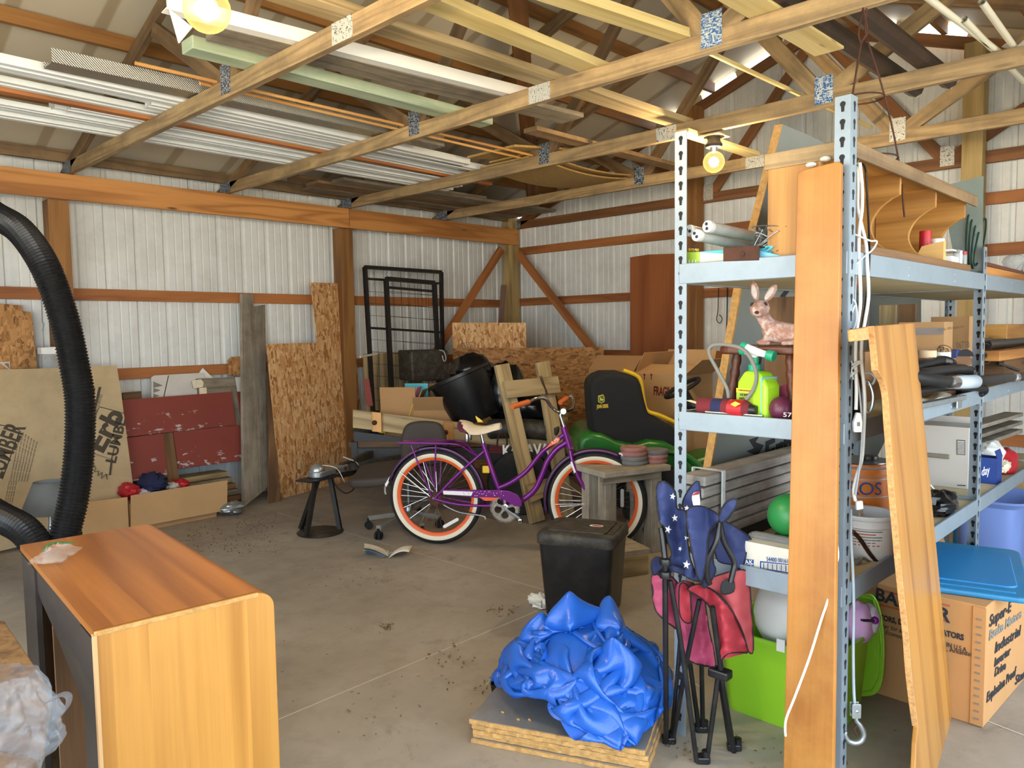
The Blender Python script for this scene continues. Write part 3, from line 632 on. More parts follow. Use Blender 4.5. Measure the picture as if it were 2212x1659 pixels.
# ------------------------------------------------------------------ against the left wall
# tall sheets: helper planes touch the floor in front of the wall and lean on a girt
kp = Pl((.50, -5.9, 0), (.54, -4.75, 0), (.23, -5.3, 1.2))
t = thing('insulation_board', 'big tan paper-faced insulation board leaning behind the black hose', 'insulation board', (.45, -5.2, 0))
slab([(-90, 800), (60, 797), (252, 789), (262, 850), (293, 1092), (280, 1125), (150, 1155), (-60, 1205), (-120, 1230)], kp, .02).build('sheet', m['kraft'], t)
ink = m['inkbrown']
ptext('lettering', 'Erb', kp, (204, 972), (252, 888), .20, ink, t, bold=.007)
ptext('lettering', 'LUMBE', kp, (240, 1000), (263, 905), .10, ink, t, bold=.003)
ptext('lettering', 'LUMBER', kp, (-16, 1030), (38, 918), .17, ink, t, bold=.004)
ptext('lettering', 'QUALITY BUILDING PRODUCTS AT FAMOUS PRICES', kp, (200, 920), (219, 852), .03, ink, t)
for i in range(7): ptext('lettering', 'insulation sheathing board install with foil side', kp, (22 + i * 6, 1040), (44 + i * 6, 930 + i * 4), .016, ink, t)
for i in range(4): ptext('lettering', 'keep dry do not stack handle with care', kp, (4 + i * 5, 1120), (20 + i * 5, 1040), .014, ink, t)
for ps in ([(197, 905), (213, 836), (219, 836), (201, 908)], [(190, 902), (200, 838), (206, 838), (196, 902)], [(138, 1035), (158, 985), (160, 990), (141, 1040)]): mark(ps, kp).build('printed_stripe', ink, t)
for ps in ([(186, 986), (203, 980), (240, 992), (246, 966), (251, 968)], [(184, 1005), (200, 1000), (206, 1012), (203, 1020), (212, 1017), (211, 1028), (220, 1020), (219, 1034), (229, 1024), (231, 1036)], [(240, 992), (236, 1026), (228, 1024)]):
    MB().tube([kp.at(*p) + kp.n * .001 for p in ps], .013, 6, flat=.1).build('printed_emblem', ink, t)
def frame_line(ps, w, plane, parent):
    b = MB(); pts = [plane.at(*p) + plane.n * .001 for p in ps]; b.tube(pts, w, 4, False); return b.build('printed_frame', ink, parent)
frame_line([(190, 978), (208, 890), (216, 879), (268, 893)], .003, kp, t); frame_line([(-5, 917), (36, 925), (42, 932), (5, 1035)], .003, kp, t)
# hose
hp = [(-330, 1230, 3.9), (-450, 1060, 3.9), (-500, 820, 4.0), (-440, 560, 4.2), (-300, 420, 4.4), (-170, 395, 4.6), (-70, 428, 4.65), (-10, 465, 4.6), (45, 500, 4.55), (97, 575, 4.5), (136, 680, 4.5), (161, 790, 4.5), (173, 870, 4.48), (171, 980, 4.45), (158, 1080, 4.4), (136, 1170, 4.36), (130, 1225, 4.32), (116, 1248, 4.27), (101, 1215, 4.25), (58, 1150, 4.28), (0, 1116, 4.35), (-70, 1078, 4.5), (-140, 1065, 4.6), (-215, 1100, 4.4), (-270, 1190, 4.2), (-330, 1275, 4.05)]
pts = spline([CAM + ray(a, b_) * d for a, b_, d in hp], 12); pts2 = [pts[0]]; acc = 0.0
for a_, b_ in zip(pts, pts[1:]):
    L = (b_ - a_).length; s_ = .0095 - acc
    while s_ <= L: pts2.append(a_.lerp(b_, s_ / L)); s_ += .0095
    acc = L - (s_ - .0095)
rr = [.0745 if i % 2 else .0835 for i in range(len(pts2))]
tag(MB().tube([p for p in pts2], rr, 18).build('corrugated_hose', m['hose']), 'fat black corrugated drain hose arching at the left edge', 'hose')
# strand board scraps at the left edge and clear organiser, both behind the insulation board
op = Pl((.2, -5.8, 0), (.2, -4.9, 0), (.06, -5.3, 1.8))
tag(slab([(-60, 650), (48, 660), (49, 672), (66, 674), (70, 690), (82, 810), (88, 1150), (-60, 1180)], op, .012).build('strand_board_scrap', m['osbdark']), 'brown strand board scrap with a stepped corner at the left edge', 'strand board')
t = thing('clear_organizer', 'clear plastic organizer with a white lid behind the hose', 'organizer', PX(118, 800, .22))
slab([(92, 763), (148, 763), (150, 840), (94, 840)], Pl((.22, -5.4, 0), (.22, -4.6, 0), (.22, -5, 1)), .09).build('clear_bin', m['clearbox'], t)
slab([(89, 751), (150, 748), (150, 764), (90, 765)], Pl((.225, -5.4, 0), (.225, -4.6, 0), (.225, -5, 1)), .1).build('white_lid', m['white'], t)
b = MB(); q_ = Pl((.19, -5.9, 0), (.19, -4.6, 0), (.13, -5, 1)); b.tube([q_.at(-10, 785), q_.at(20, 783), q_.at(22, 800), q_.at(2, 782)], .008, 6); tag(b.build('white_bracket', m['ashwhite']), 'small white angled bracket at the left edge above the insulation board', 'bracket')
tag(MB().tube(spline([PX(90, 640, .07), PX(90, 690, .07), PX(95, 700, .07), PX(92, 715, .07)], 5), .003, 5).build('wire_hook', m['steel']), 'thin wire hook hanging on the white wall left of the post', 'hook')
# lamp
lc = CAM + ray(108, 1100) * 4.95; lc.z = 0; t = thing('table_lamp', 'small table lamp with a blue grey tapered shade behind the hose', 'lamp', lc)
MB().lathe([(.095, 0), (.1, .012), (.06, .03), (.03, .06), (.02, .1), (.035, .16), (.022, .2), (.012, .26), (.012, .33)], 20, T(lc)).build('base', m['steel'], t, smooth=True)
zs = PP(108, 1105, lc, V((.69, -.72, 0))).z; zt_ = PP(108, 1040, lc, V((.69, -.72, 0))).z
MB().lathe([(.165, zs), (.085, zt_)], 28, T(lc), caps=False).build('shade', m['lampshade'], t, smooth=True, solid=.003)
MB().tube([lc + V((0, 0, .3)), lc + V((0, 0, max(zs + .05, .4)))], .008, 8).build('stem', m['steel'], t)
# cardboard box with clothes
fa, fb = PF(282, 1152), PF(468, 1116); d = (fb - fa).normalized(); nrm = V((-d.y, d.x, 0)); h = .27; W_ = (fb - fa).length
t = thing('cardboard_box', 'open shallow cardboard box of clothes in front of the red boards', 'cardboard box', fa)
bm_ = basis(fa, d, nrm, V((0, 0, 1)))
def openbox(W, D, H, mm, mat, parent, th=.006, name='box_body', inner=None):
    b = MB(mm); b.box((W / 2, th / 2, H / 2), (W, th, H)); b.box((W / 2, D - th / 2, H / 2), (W, th, H)); b.box((th / 2, D / 2, H / 2), (th, D - 2 * th, H)); b.box((W - th / 2, D / 2, H / 2), (th, D - 2 * th, H)); b.box((W / 2, D / 2, th / 2), (W - 2 * th, D - 2 * th, th))
    return b.build(name, m[mat], parent)
openbox(W_, .22, .22, bm_, 'cardboard', t)
MB(bm_).box((W_ / 2 + .03, -.03, .175), (W_ + .08, .006, .25), RX(.12)).build('front_flap', m['cardlight'], t)
MB(bm_).box((-.16, -.01, .15), (.30, .006, .25), RZ(-.25)).build('side_flap', m['cardlight'], t)
MB(bm_).grid(lambda u, v: (W_ * (.38 + .68 * u), .43 + .05 * v, .19 + v * (.13 * (1 - u) ** 2 + .05)), 10, 4).build('back_flap', m['cardboard'], t, solid=.005)
def lump(c, r, s_=(1, 1, 1), amp=.25, f=3.0, seed=0.0, n_=22, mat='white', name='lump', parent=None, sub=0):
    b = MB(); vs = []; fs = []
    for j in range(n_ + 1):
        for i in range(n_):
            th = PI * j / n_; ph = 2 * PI * i / n_; p = V((math.sin(th) * math.cos(ph), math.sin(th) * math.sin(ph), math.cos(th)))
            k = 1 + amp * nz(p, f, seed) + amp * .5 * nz(p, f * 2.3, seed + 5)
            vs.append(V(c) + V((p.x * r * s_[0] * k, p.y * r * s_[1] * k, p.z * r * s_[2] * k)))
    for j in range(n_):
        for i in range(n_): fs.append((j * n_ + i, (j + 1) * n_ + i, (j + 1) * n_ + (i + 1) % n_, j * n_ + (i + 1) % n_))
    b.add(vs, fs); return b.build(name, m[mat] if isinstance(mat, str) else mat, parent, smooth=True)
cc = bm_ @ V((W_ * .35, .2, .2))
tag(lump(bm_ @ V((W_ * .33, .11, .33)), .115, (1.3, .8, .7), .3, 2.5, 1, mat='navy', name='navy_shirt'), 'crumpled navy garment on top of the open cardboard box', 'garment')
tag(lump(bm_ @ V((W_ * .06, .10, .30)), .085, (1.1, .8, .7), .28, 2.5, 2, mat='red', name='red_shirt'), 'bright red garment at the left end of the open cardboard box', 'garment')
tag(lump(bm_ @ V((W_ * .64, .10, .29)), .07, (1.3, .9, .55), .3, 2.5, 3, mat='red', name='red_scarf'), 'red and white cloth at the right of the navy garment', 'garment')
tag(lump(bm_ @ V((W_ * .52, .06, .29)), .055, (1.3, .8, .5), .4, 3.5, 4, mat='ashwhite', name='patterned_cloth'), 'pale patterned cloth below the navy garment', 'garment')
tag(lump(bm_ @ V((W_ * .2, .07, .28)), .06, (1.5, .8, .4), .3, 3, 8, mat='greyplush', name='grey_cloth'), 'grey cloth between the red and navy garments', 'garment')
tag(lump(PF(503, 1112) + V((0, 0, .06)), .075, (1.0, 1.3, .7), .3, 2.5, 6, mat='galv', name='foil_bag'), 'crumpled silvery plastic bag on the floor beside the cardboard box', 'bag')
# red painted boards
rp = Pl((.40, -4.9, .3), (.36, -3.6, .3), (.19, -4.2, 1.0)); rb = Pl(rp.o - rp.n * .022, rp.at(300, 900) - rp.n * .022, rp.at(500, 900) - rp.n * .022)
t = thing('red_board_panel', 'panel of two red painted boards with flaking paint, leaning at the left wall', 'board panel', rp.at(400, 1010))
slab([(262, 864), (500, 846), (510, 918), (272, 944)], rp, .02).build('upper_board', m['redboard'], t, bevel=.002)
slab([(273, 946), (352, 936), (362, 1030), (282, 1040)], rp, .02).build('lower_board', m['redboard'], t, bevel=.002)
slab([(375, 933), (528, 917), (528, 994), (386, 1012)], rp, .02).build('lower_board', m['redboard'], t, bevel=.002)
slab([(514, 846), (528, 845), (530, 915), (524, 918)], rp, .02).build('edge_strip', m['redboard'], t)
slab([(350, 932), (374, 929), (388, 1040), (364, 1045)], rb, .02).build('batten', m['oldbrown'], t); slab([(496, 838), (518, 836), (530, 925), (508, 927)], rb, .02).build('batten', m['greywood'], t)
sp_ = Pl((.34, -4.9, 0), (.34, -3.6, 0), (.10, -4.2, 1.1))
t = thing('white_board', 'white board with grey sawtooth shapes drawn on it behind the red boards', 'painted board', sp_.at(370, 870))
slab([(327, 815), (333, 811), (440, 805), (446, 880), (328, 885)], sp_, .012).build('board', m['ashwhite'], t)
for ps in ([(331, 824), (352, 833), (331, 838)], [(331, 838), (347, 843), (331, 849)], [(331, 850), (345, 855), (331, 860)]): mark(ps, sp_).build('drawn_tooth', m['stonegrey'], t)
mark([(363, 811), (365, 811), (354, 861), (352, 861)], sp_).build('drawn_line', m['ink'], t)
tag(slab([(425, 812), (438, 795), (462, 818), (440, 830)], Pl((.30, -4.9, 0), (.30, -3.6, 0), (.07, -4.2, 1.1)), .008).build('white_card', m['white']), 'corner of a white card sticking up above the sawtooth board', 'card')
gp = Pl((.36, -4.9, 0), (.36, -3.6, 0), (.13, -4.2, 1.1))
t = thing('grey_hinged_board', 'weathered grey board with metal hinges above the red boards', 'board', gp.at(470, 850))
slab([(425, 818), (510, 814), (514, 860), (430, 864)], gp, .02).build('board', m['greywood'], t)
gq = Pl(gp.o + gp.n * .004, gp.at(400, 900) + gp.n * .004, gp.at(500, 900) + gp.n * .004)
slab([(414, 823), (418, 822), (434, 819), (440, 826), (438, 836), (418, 839)], gq, .004).build('hinge', m['galv'], t); slab([(430, 838), (446, 837), (447, 852), (431, 853)], gq, .004).build('hinge', m['galv'], t)
slab([(508, 815), (522, 814), (526, 848), (514, 850)], gq, .006).build('end_bracket', m['ashwhite'], t)
tag(slab([(493, 778), (500, 771), (525, 770), (525, 812), (494, 811)], Pl((.3, -4.9, 0), (.3, -3.6, 0), (.09, -4.2, 1.2)), .012).build('strand_board_offcut', m['osbdark']), 'small round cornered strand board offcut left of the tall grey plank', 'strand board')
tag(slab([(265, 848), (305, 845), (308, 880), (268, 884)], Pl((.3, -4.9, 0), (.3, -3.6, 0), (.09, -4.2, 1.2)), .02).build('old_block', m['oldbrown']), 'rusty brown block behind the left end of the red boards', 'wood block')
# tall grey plank, brown board and the L-shaped strand board
ga, gb = PF(528, 1096), PF(580, 1080); gpl = Pl(ga, gb, PX(525, 635, .10))
tag(slab([(523, 634), (547, 636), (548, 662), (573, 658), (579, 1053), (527, 1096)], gpl, .03).build('grey_plank', m['greywood2'], bevel=.003), 'tall weathered grey plank with an angled foot leaning on the left wall', 'plank')
bpl = Pl(PF(575, 1089), PF(607, 1083), PX(590, 760, .16))
tag(slab([(578, 765), (584, 768), (606, 1083), (581, 1088)], bpl, .02).build('brown_board', m['oldbrown']), 'dark brown board between the grey plank and the strand board', 'plank')
opl = Pl(PF(608, 1077), PF(785, 1030), PX(672, 610, .20))
tag(slab([(672, 610), (757, 613), (790, 1029), (608, 1077), (577, 743), (686, 740)], opl, .012).build('strand_board_sheet', m['osb']), 'tall L-shaped strand board sheet leaning on the left wall', 'strand board')
# stack of old boards lying by the wall behind the carton
for i, (x_, z_, w_, mt, lb) in enumerate([(.52, 0, .22, 'oldbrown', 'bottom brown board of the stack behind the carton'), (.50, .05, .2, 'oldbrown', 'second brown board of the stack behind the carton'), (.48, .1, .2, 'greywood', 'grey board in the middle of the stack behind the carton'), (.46, .15, .2, 'oldbrown', 'dark brown board in the upper half of the stack behind the carton'), (.45, .2, .18, 'greywood', 'grey board near the top of the stack behind the carton'), (.43, .25, .16, 'treated', 'yellowish weathered board on top of the stack behind the carton')]):
    plank('stacked_board', (x_ - .19, -4.5 + .05 * i, z_), (x_ - .21, -3.72 - .02 * i, z_), w_, .045, mt, lb, 'plank', 'old boards stacked by the left wall')
struct(MB().grid(lambda u, v: V((0, 0, .002)) + PF(410, 1160).lerp(PF(480, 1185), v).lerp(PF(610, 1095).lerp(PF(640, 1100), v), u), 6, 2).build('trim_dirt', m['leaf'])) if False else None
# ------------------------------------------------------------------ corner: sheets, gate panels
cp = Pl((.36, -1.5, 0), (1.80, -.42, 0), (.62, -.95, 2.4)) if False else Pl((.40, -1.55, 0), (1.85, -.42, 0), (.93, -1.13, 1.5))
t = thing('strand_board_sheet', 'tall strand board with black stamps standing across the corner', 'strand board', cp.at(1050, 900))
slab([(977, 697), (1136, 697), (1142, 1000), (985, 1000)], cp, .012).build('sheet', m['osb'], t)
for i, (tx, a, b_, h) in enumerate([('16 OC', (998, 743), (1018, 743), .05), ('32/16', (998, 751), (1018, 751), .05), ('V', (996, 763), (1003, 763), .06)]): ptext('stamp', tx, cp, a, b_, h, m['ink'], t)
cq = Pl(cp.o + cp.n * .02, cp.at(1100, 900) + cp.n * .02, cp.at(1200, 800) + cp.n * .02)
t = thing('strand_board_sheet', 'lower wide strand board sheet standing before the corner', 'strand board', cq.at(1150, 900))
slab([(978, 752), (1304, 750), (1306, 1010), (982, 1010)], cq, .012).build('sheet', m['osbdark'], t)
for i, (tx, a, b_, h) in enumerate([('WAX', (998, 769), (1012, 769), .04), ('24', (994, 781), (1008, 781), .04), ('PS 2', (993, 795), (1012, 795), .05)]): ptext('stamp', tx, cq, a, b_, h, m['ink'], t)
tag(slab([(1083, 616), (1094, 615), (1068, 985), (1054, 985)], Pl((.34, -.6, 0), (.5, -.4, 0), (.3, -.4, 2.0)), .03).build('dark_board', m['darkstain']), 'short dark red brown board leaning on the corner post', 'plank')
def wireframe(px, plane, w, name, label, mesh_n, hooks=0, rail=None):
    t = thing(name, label, 'gate panel', plane.at(*px[3])); n_ = len(px)
    P = [plane.at(*p) for p in px]; b = MB()
    for i in range(4): b.beam(P[i], P[(i + 1) % 4], w, w, plane.n)
    b.build('frame', m['blacksteel'], t)
    b = MB()
    nu, nv = mesh_n
    for i in range(1, nu): b.tube([P[0].lerp(P[1], i / nu), P[3].lerp(P[2], i / nu)], .0018, 4)
    for j in range(1, nv): b.tube([P[0].lerp(P[3], j / nv), P[1].lerp(P[2], j / nv)], .0018, 4)
    o = b.build('wire_mesh', m['blacksteel'], t)
    if rail:
        for r in rail: MB().beam(P[0].lerp(P[3], r), P[1].lerp(P[2], r), w * .6, w * .6, plane.n).build('cross_rail', m['blacksteel'], t)
    for k in range(hooks):
        q_ = P[0].lerp(P[1], (k + .7) / (hooks + .4)) + V((0, 0, -w * .5))
        MB().tube([q_, q_ + V((.0, .008, -.02)), q_ + V((0, -.006, -.035)), q_ + V((0, .004, -.06))], .004, 5).build('spring_hook', m['galv'], t)
    return t
wp1 = Pl((.42, -2.3, 0), (.42, -1.3, 0), (.20, -1.8, 2.2))
wireframe([(788, 577), (953, 588), (958, 900), (806, 890)], wp1, .035, 'black_gate_panel', 'tall black steel gate panel with wire mesh and hooks along its top', (9, 12), 6, [.08, .42])
wp2 = Pl((.50, -2.3, 0), (.50, -1.3, 0), (.28, -1.8, 2.2))
wireframe([(834, 602), (938, 611), (951, 880), (847, 870)], wp2, .04, 'black_gate_panel', 'smaller black steel gate standing in front of the tall mesh panel', (7, 10), 0, [.07])
# lattice of pale boards, tote lid and shelf pieces behind the trailer load
tag(slab([(785, 765), (878, 760), (882, 880), (790, 890)], Pl((.22, -2.5, 0), (.22, -1.3, 0), (.10, -2, 2)), .012).build('pale_plywood', m['treated']), 'pale yellowish plywood behind the black gates', 'plywood')
t = thing('black_crate', 'dusty black plastic crate behind the gate panels', 'crate', PX(925, 825, .75))
cpn = Pl((.75, -2, .8), (.9, -1.3, .8), (.75, -2, 1.5)); slab([(887, 757), (968, 755), (972, 822), (890, 824)], cpn, .3).build('body', m['blackdusty'], t, bevel=.02)
MB().tube(spline([cpn.at(948, 756) + cpn.n * .01, cpn.at(957, 760) + cpn.n * .02, cpn.at(961, 775) + cpn.n * .02, cpn.at(957, 780) + cpn.n * .02, cpn.at(953, 768) + cpn.n * .02], 5), .004, 6).build('rope_handle', m['rope'], t)
tag(MB().tube([PX(778, 771, .55), PX(815, 764, .45)], .01, 8).build('white_rod', m['pvc']), 'thin white rod poking out beside the L-shaped strand board', 'rod')
# plywood sheet and hanging hooks on the back wall
tag(slab([(1361, 556), (1400, 550), (1458, 548), (1478, 548), (1478, 900), (1361, 900)], Pl((1.8, -.30, 0), (2.6, -.30, 0), (2.0, -.06, 2.2)), .012).build('plywood_sheet', m['plyred']), 'tall red brown plywood sheet on the back wall left of the rack', 'plywood')
for k, (pa, lb) in enumerate((([(1552, 622), (1551, 668), (1548, 690), (1555, 698), (1560, 688), (1554, 680)], 'black rubber strap with a hook hanging on the back wall'), ([(1571, 622), (1570, 700), (1567, 742), (1562, 748), (1568, 752)], 'dark cord hanging on the back wall near the foam board'))):
    tag(MB().tube(spline([PY(*p, -.06) for p in pa], 5), .006 if k else .004, 6).build('hanging_strap' if k == 0 else 'hanging_string', m['blackmatte']), lb, 'strap' if k == 0 else 'cord')
# ------------------------------------------------------------------ trailer and its load
TA, TB = V((1.37, -3.26, 0)), V((2.195, -2.54, 0)); ts = (TB - TA).normalized(); tn = V((ts.y, -ts.x, 0)); TP = Pl(TA, TB, TA + V((0, 0, 1)))
def tpl(off): return Pl(TA + tn * off, TB + tn * off, TA + tn * off + V((0, 0, 1)))
t = thing('utility_trailer', 'low utility trailer with grey wooden side rail behind the bicycle', 'trailer', TA + ts * .8)
slab([(762, 885), (1060, 921), (1240, 944), (1240, 990), (1060, 961), (762, 924)], TP, .04).build('side_rail', m['treated'], t, bevel=.003)
slab([(803, 890), (823, 892), (824, 934), (803, 932)], tpl(.035), .034).build('stake', m['pineorange'], t, bevel=.002)
slab([(957, 911), (979, 914), (979, 955), (957, 953)], tpl(.035), .034).build('stake', m['pineorange'], t, bevel=.002)
for px, py in ((809, 913), (963, 934)): MB().lathe([(.02, 0), (.02, .01), (.008, .02)], 12, basis(tpl(.036).at(px, py), ts, V((0, 0, 1)), tn)).build('bolt', m['rust'], t)
zb = TP.at(900, 960).z
bed = MB(); bm4 = basis(TA + V((0, 0, 0)), ts, V((0, 0, 1)).cross(ts), V((0, 0, 1)))
bed.box((.85, .62, zb + .0), (1.8, 1.2, .04), bm4).build('bed', m['oldbrown'], t)
MB().box((.85, .03, zb - .08), (1.75, .05, .1), bm4).build('steel_frame', m['blacksteel'], t); MB().box((0.0, .6, zb - .06), (.05, 1.2, .16), bm4).build('front_bar', m['blacksteel'], t); MB().box((.85, 1.2, zb + .08), (1.8, .04, .14), bm4).build('far_rail', m['treated'], t)
slab([(764, 932), (830, 940), (882, 946), (882, 985), (766, 972)], tpl(-.03), .01).build('skirt_plate', m['blacksteel'], t)
slab([(1052, 960), (1245, 985), (1245, 1030), (1052, 1004)], tpl(.06), .02).build('name_plate', m['blackmatte'], t)
np_ = tpl(.0615); ptext('lettering', 'KARAVAN', np_, (1086, 975), (1206, 971), .125, m['inkwhite'], t, bold=.004)
for y_ in (962, 968, 974): mark([(1057, y_), (1085, y_ + 1), (1085, y_ + 5), (1058, y_ + 4)], np_).build('red_reflector', m['inkmaroon'], t)
MB().tube(spline([tpl(.02).at(1052, 928), tpl(.02).at(1080, 926), tpl(.02).at(1130, 926), tpl(.02).at(1180, 930), tpl(.02).at(1206, 938)], 6), [.05, .07] + [.08] * 21 + [.07, .05], 12, flat=1.0).build('fender', m['blackdusty'], t, smooth=True)
MB().tube(spline([tpl(.16).at(1074, 965), tpl(.16).at(1076, 945), tpl(.16).at(1085, 935), tpl(.16).at(1094, 945), tpl(.16).at(1095, 962)], 5), .008, 6).build('loop_handle', m['rust'], t)
wc = tpl(.02).at(1125, 1040); wm = basis(wc, ts, V((0, 0, 1)), tn)
MB().lathe([(.1, -.05), (.2, -.08), (.25, -.07), (.27, -.03), (.27, .03), (.25, .07), (.2, .08), (.1, .05)], 32, wm).build('trailer_tire', m['tire'], t, smooth=True)
cpl = CAM + ray(692, 1022) * 5.55; fr = TP.at(860, 985) - tn * .3
tong = cpl + (fr - cpl).normalized() * .22
MB().beam(tong + V((0, 0, -.01)), TP.at(905, 985) - tn * .1, .04, .05).build('tongue_bar', m['blackdusty'], t); MB().beam(tong, TP.at(858, 965) - tn * .75, .04, .05).build('tongue_bar', m['blackdusty'], t)
MB().beam(tong + V((0, 0, -.05)), TP.at(880, 1000) - tn * .45, .05, .05).build('tongue_bar', m['blacksteel'], t)
cd_ = (fr - cpl); cd_.z = 0; cd_.normalize(); cm = basis(cpl, cd_, V((0, 0, 1)).cross(cd_), V((0, 0, 1)))
b = MB(cm); b.prism(sp2([(-.09, 0), (-.07, .05), (-.02, .06), (.08, .045), (.26, .04), (.26, -.04), (.08, -.045), (-.02, -.06), (-.07, -.05)], 4, True), .05); b.ball((-.03, 0, .02), .055, 16)
b.build('coupler', m['galv'], t, bevel=.01, smooth=True)
for k in (.13, .22): MB(cm).lathe([(.017, 0), (.017, .004), (.009, .006)], 14, T(k, -.042, 0) @ RX(PI / 2)).build('bolt_hole', m['rust'], t)
MB(cm).tube(spline([V((.0, -.02, .06)), V((.08, -.08, .03)), V((.14, -.09, -.06)), V((.2, -.05, -.1))], 6), .003, 5).build('tie_string', m['rope'], t)
MB(cm).tube(spline([V((.3, -.06, .05)), V((.36, -.08, -.06)), V((.25, -.1, -.15)), V((.16, -.09, -.17)), V((.10, -.05, -.1)), V((.09, -.03, -.02))], 8), .005, 6).build('wiring', m['blackmatte'], t)
MB(cm).tube(spline([V((.3, -.03, .05)), V((.2, -.05, .09)), V((.34, -.06, .02)), V((.36, -.07, -.1)), V((.33, -.08, -.16))], 8), .004, 6).build('wiring', m['cordwhite'], t)
# stand under the coupler
sc0 = PF(692, 1150); t = thing('tongue_stand', 'black three legged stand on a round plate carrying the trailer tongue', 'stand', sc0)
MB().lathe([(.165, 0), (.17, .006), (.15, .014), (.02, .018), (.001, .018)], 36, T(sc0)).build('round_plate', m['blackdusty'], t, smooth=True)
topz = cpl.z - .03; pc = V((cpl.x, cpl.y, topz))
MB().box((0.0, 0, -.006), (.3, .16, .012), cm @ T(-.02, 0, -.026)).build('top_plate', m['blacksteel'], t)
for px, py, tx in ((662, 1158, -.05), (650, 1142, -.03), (734, 1142, .1)):
    MB().beam(PF(px, py, .014), pc + cd_ * tx + V((0, 0, -.012)), .03, .03).build('leg', m['blacksteel'], t)
# office chair
ch = PF(884, 1132); t = thing('office_chair', 'broken brown office chair lying in parts behind the bicycle rear wheel', 'office chair', ch)
bp = CAM + ray(916, 957) * 5.72; fx = V((.72, .69, 0)); fz = V((.69, -.72, 0)).normalized()
MB().prism(sp2([(-.17, -.13), (-.165, .06), (-.1, .155), (.1, .155), (.165, .06), (.17, -.13), (.1, -.17), (-.1, -.17)], 6, True), .06, basis(bp, fx, V((0, 0, 1)), fz)).build('backrest', m['brownvinyl'], t, bevel=.025, smooth=True, seg=3)
MB().ball(bp + fx * .18, .022, 12).build('knob', m['rust'], t, smooth=True)
sp_c = CAM + ray(832, 1022) * 5.6; MB().prism(sp2([(-.2, -.2), (-.22, 0), (-.18, .2), (.2, .2), (.24, 0), (.2, -.2)], 6, True), .07, basis(sp_c, fx, fz * -1, V((0, 0, 1))) @ RX(.12) @ RY(-.1)).build('seat', m['brownvinyl'], t, bevel=.025, smooth=True, seg=3)
MB().tube([sp_c + V((.0, 0, -.03)), sp_c + V((.02, -.02, -.13)), sp_c + V((.03, -.02, -.15))], .007, 6).build('lever', m['paper'], t)
hub = ch + V((0, 0, .09)); MB().lathe([(.035, -.02), (.035, .04), (.025, .06), (.014, .07), (.014, .28)], 16, T(hub)).build('gas_lift', m['steel'], t, smooth=True)
for i, (px, py) in enumerate(((797, 1143), (818, 1166), (950, 1140), (912, 1160), (905, 1112))):
    e = PF(px, py); b = MB(); b.beam(hub, V((e.x, e.y, .085)), .04, .035); lg = b.build('base_leg', m['stonegrey'], t, bevel=.005)
    b = MB(); dv = (e - ch).normalized(); sd = V((-dv.y, dv.x, 0))
    for s in (-1, 1): b.lathe([(.028, -.008), (.03, 0), (.028, .008)], 14, basis(V((e.x, e.y, .03)) + sd * .014 * s, dv, V((0, 0, 1)), sd))
    b.box((e.x, e.y, .06), (.018, .018, .04)); b.build('caster', m['blackmatte'], t, smooth=True)
# load
def tr(px, py, off): return tpl(off).at(px, py)
def carton(name, label, cpos, W, D, H, rot, mat, flaps=(), op=True, cat='cardboard box', group=None, tape=False, closed=False):
    t = thing(name, label, cat, cpos, group); mm = T(cpos) @ RZ(rot) @ T(-W / 2, -D / 2, 0)
    openbox(W, D, H, mm, mat, t)
    if closed: MB(mm).box((W / 2, D / 2, H - .004), (W - .013, D - .013, .006)).build('lid_flaps', m[mat], t)
    for side, ang, ln in flaps:
        f = MB(mm)
        if side == 'f': f.m = mm @ T(W / 2, 0, H) @ RX(ang); f.box((0, 0, ln / 2), (W, .005, ln))
        if side == 'b': f.m = mm @ T(W / 2, D, H) @ RX(-ang); f.box((0, 0, ln / 2), (W, .005, ln))
        if side == 'l': f.m = mm @ T(0, D / 2, H) @ RY(-ang); f.box((0, 0, ln / 2), (.005, D, ln))
        if side == 'r': f.m = mm @ T(W, D / 2, H) @ RY(ang); f.box((0, 0, ln / 2), (.005, D, ln))
        f.build('flap', m[mat], t)
    return t, mm
zbed = zb + .021; ra = math.atan2(ts.y, ts.x)
def onbed(px, py, off): p = tr(px, py, off); return V((p.x, p.y, zbed))
t, mm = carton('cardboard_box', 'brown open carton with pink and blue papers on the trailer', onbed(872, 900, -.32), .30, .30, .30, ra - .1, 'cardboard', (('f', .1, .13), ('r', .5, .12)))
tag(MB(mm @ T(.2, .12, .2) @ RY(.45)).box((0, 0, .1), (.006, .2, .3)).build('pink_paper', m['pinksheet']), 'pink paper sticking out of the brown carton', 'paper')
tag(MB(mm @ T(.26, .2, .2) @ RX(.12)).box((0, 0, .12), (.2, .006, .26)).build('blue_poster', m['turquoise']), 'blue framed picture standing in the brown carton', 'picture')
tag(MB(mm @ T(.24, .04, .18) @ RY(.35)).box((0, 0, .05), (.006, .1, .2)).build('yellow_envelope', m['inkyellow']), 'yellow envelope in front of the pink paper', 'envelope')
t, mm = carton('cardboard_box', 'second carton with torn flaps between the open carton and the black tub', onbed(945, 905, -.3), .36, .32, .24, ra + .08, 'cardboard', (('f', .7, .15), ('b', -.15, .2), ('l', -.4, .15)))
MB(mm).tube([V((.06, -.001, .06)), V((.16, -.001, .06)), V((.16, -.001, .10)), V((.06, -.001, .10))], .0015, 4, True).build('printed_frame', m['inkbrown'], t); MB(mm).box((.11, -.001, .08), (.07, .001, .02)).build('printed_bar', m['inkbrown'], t)
tag(lump(onbed(826, 888, -.12) + V((0, 0, .1)), .055, (1.3, 1, .8), .35, 3, 12, mat='yellow', name='yellow_glove'), 'yellow work glove on the trailer edge', 'glove')
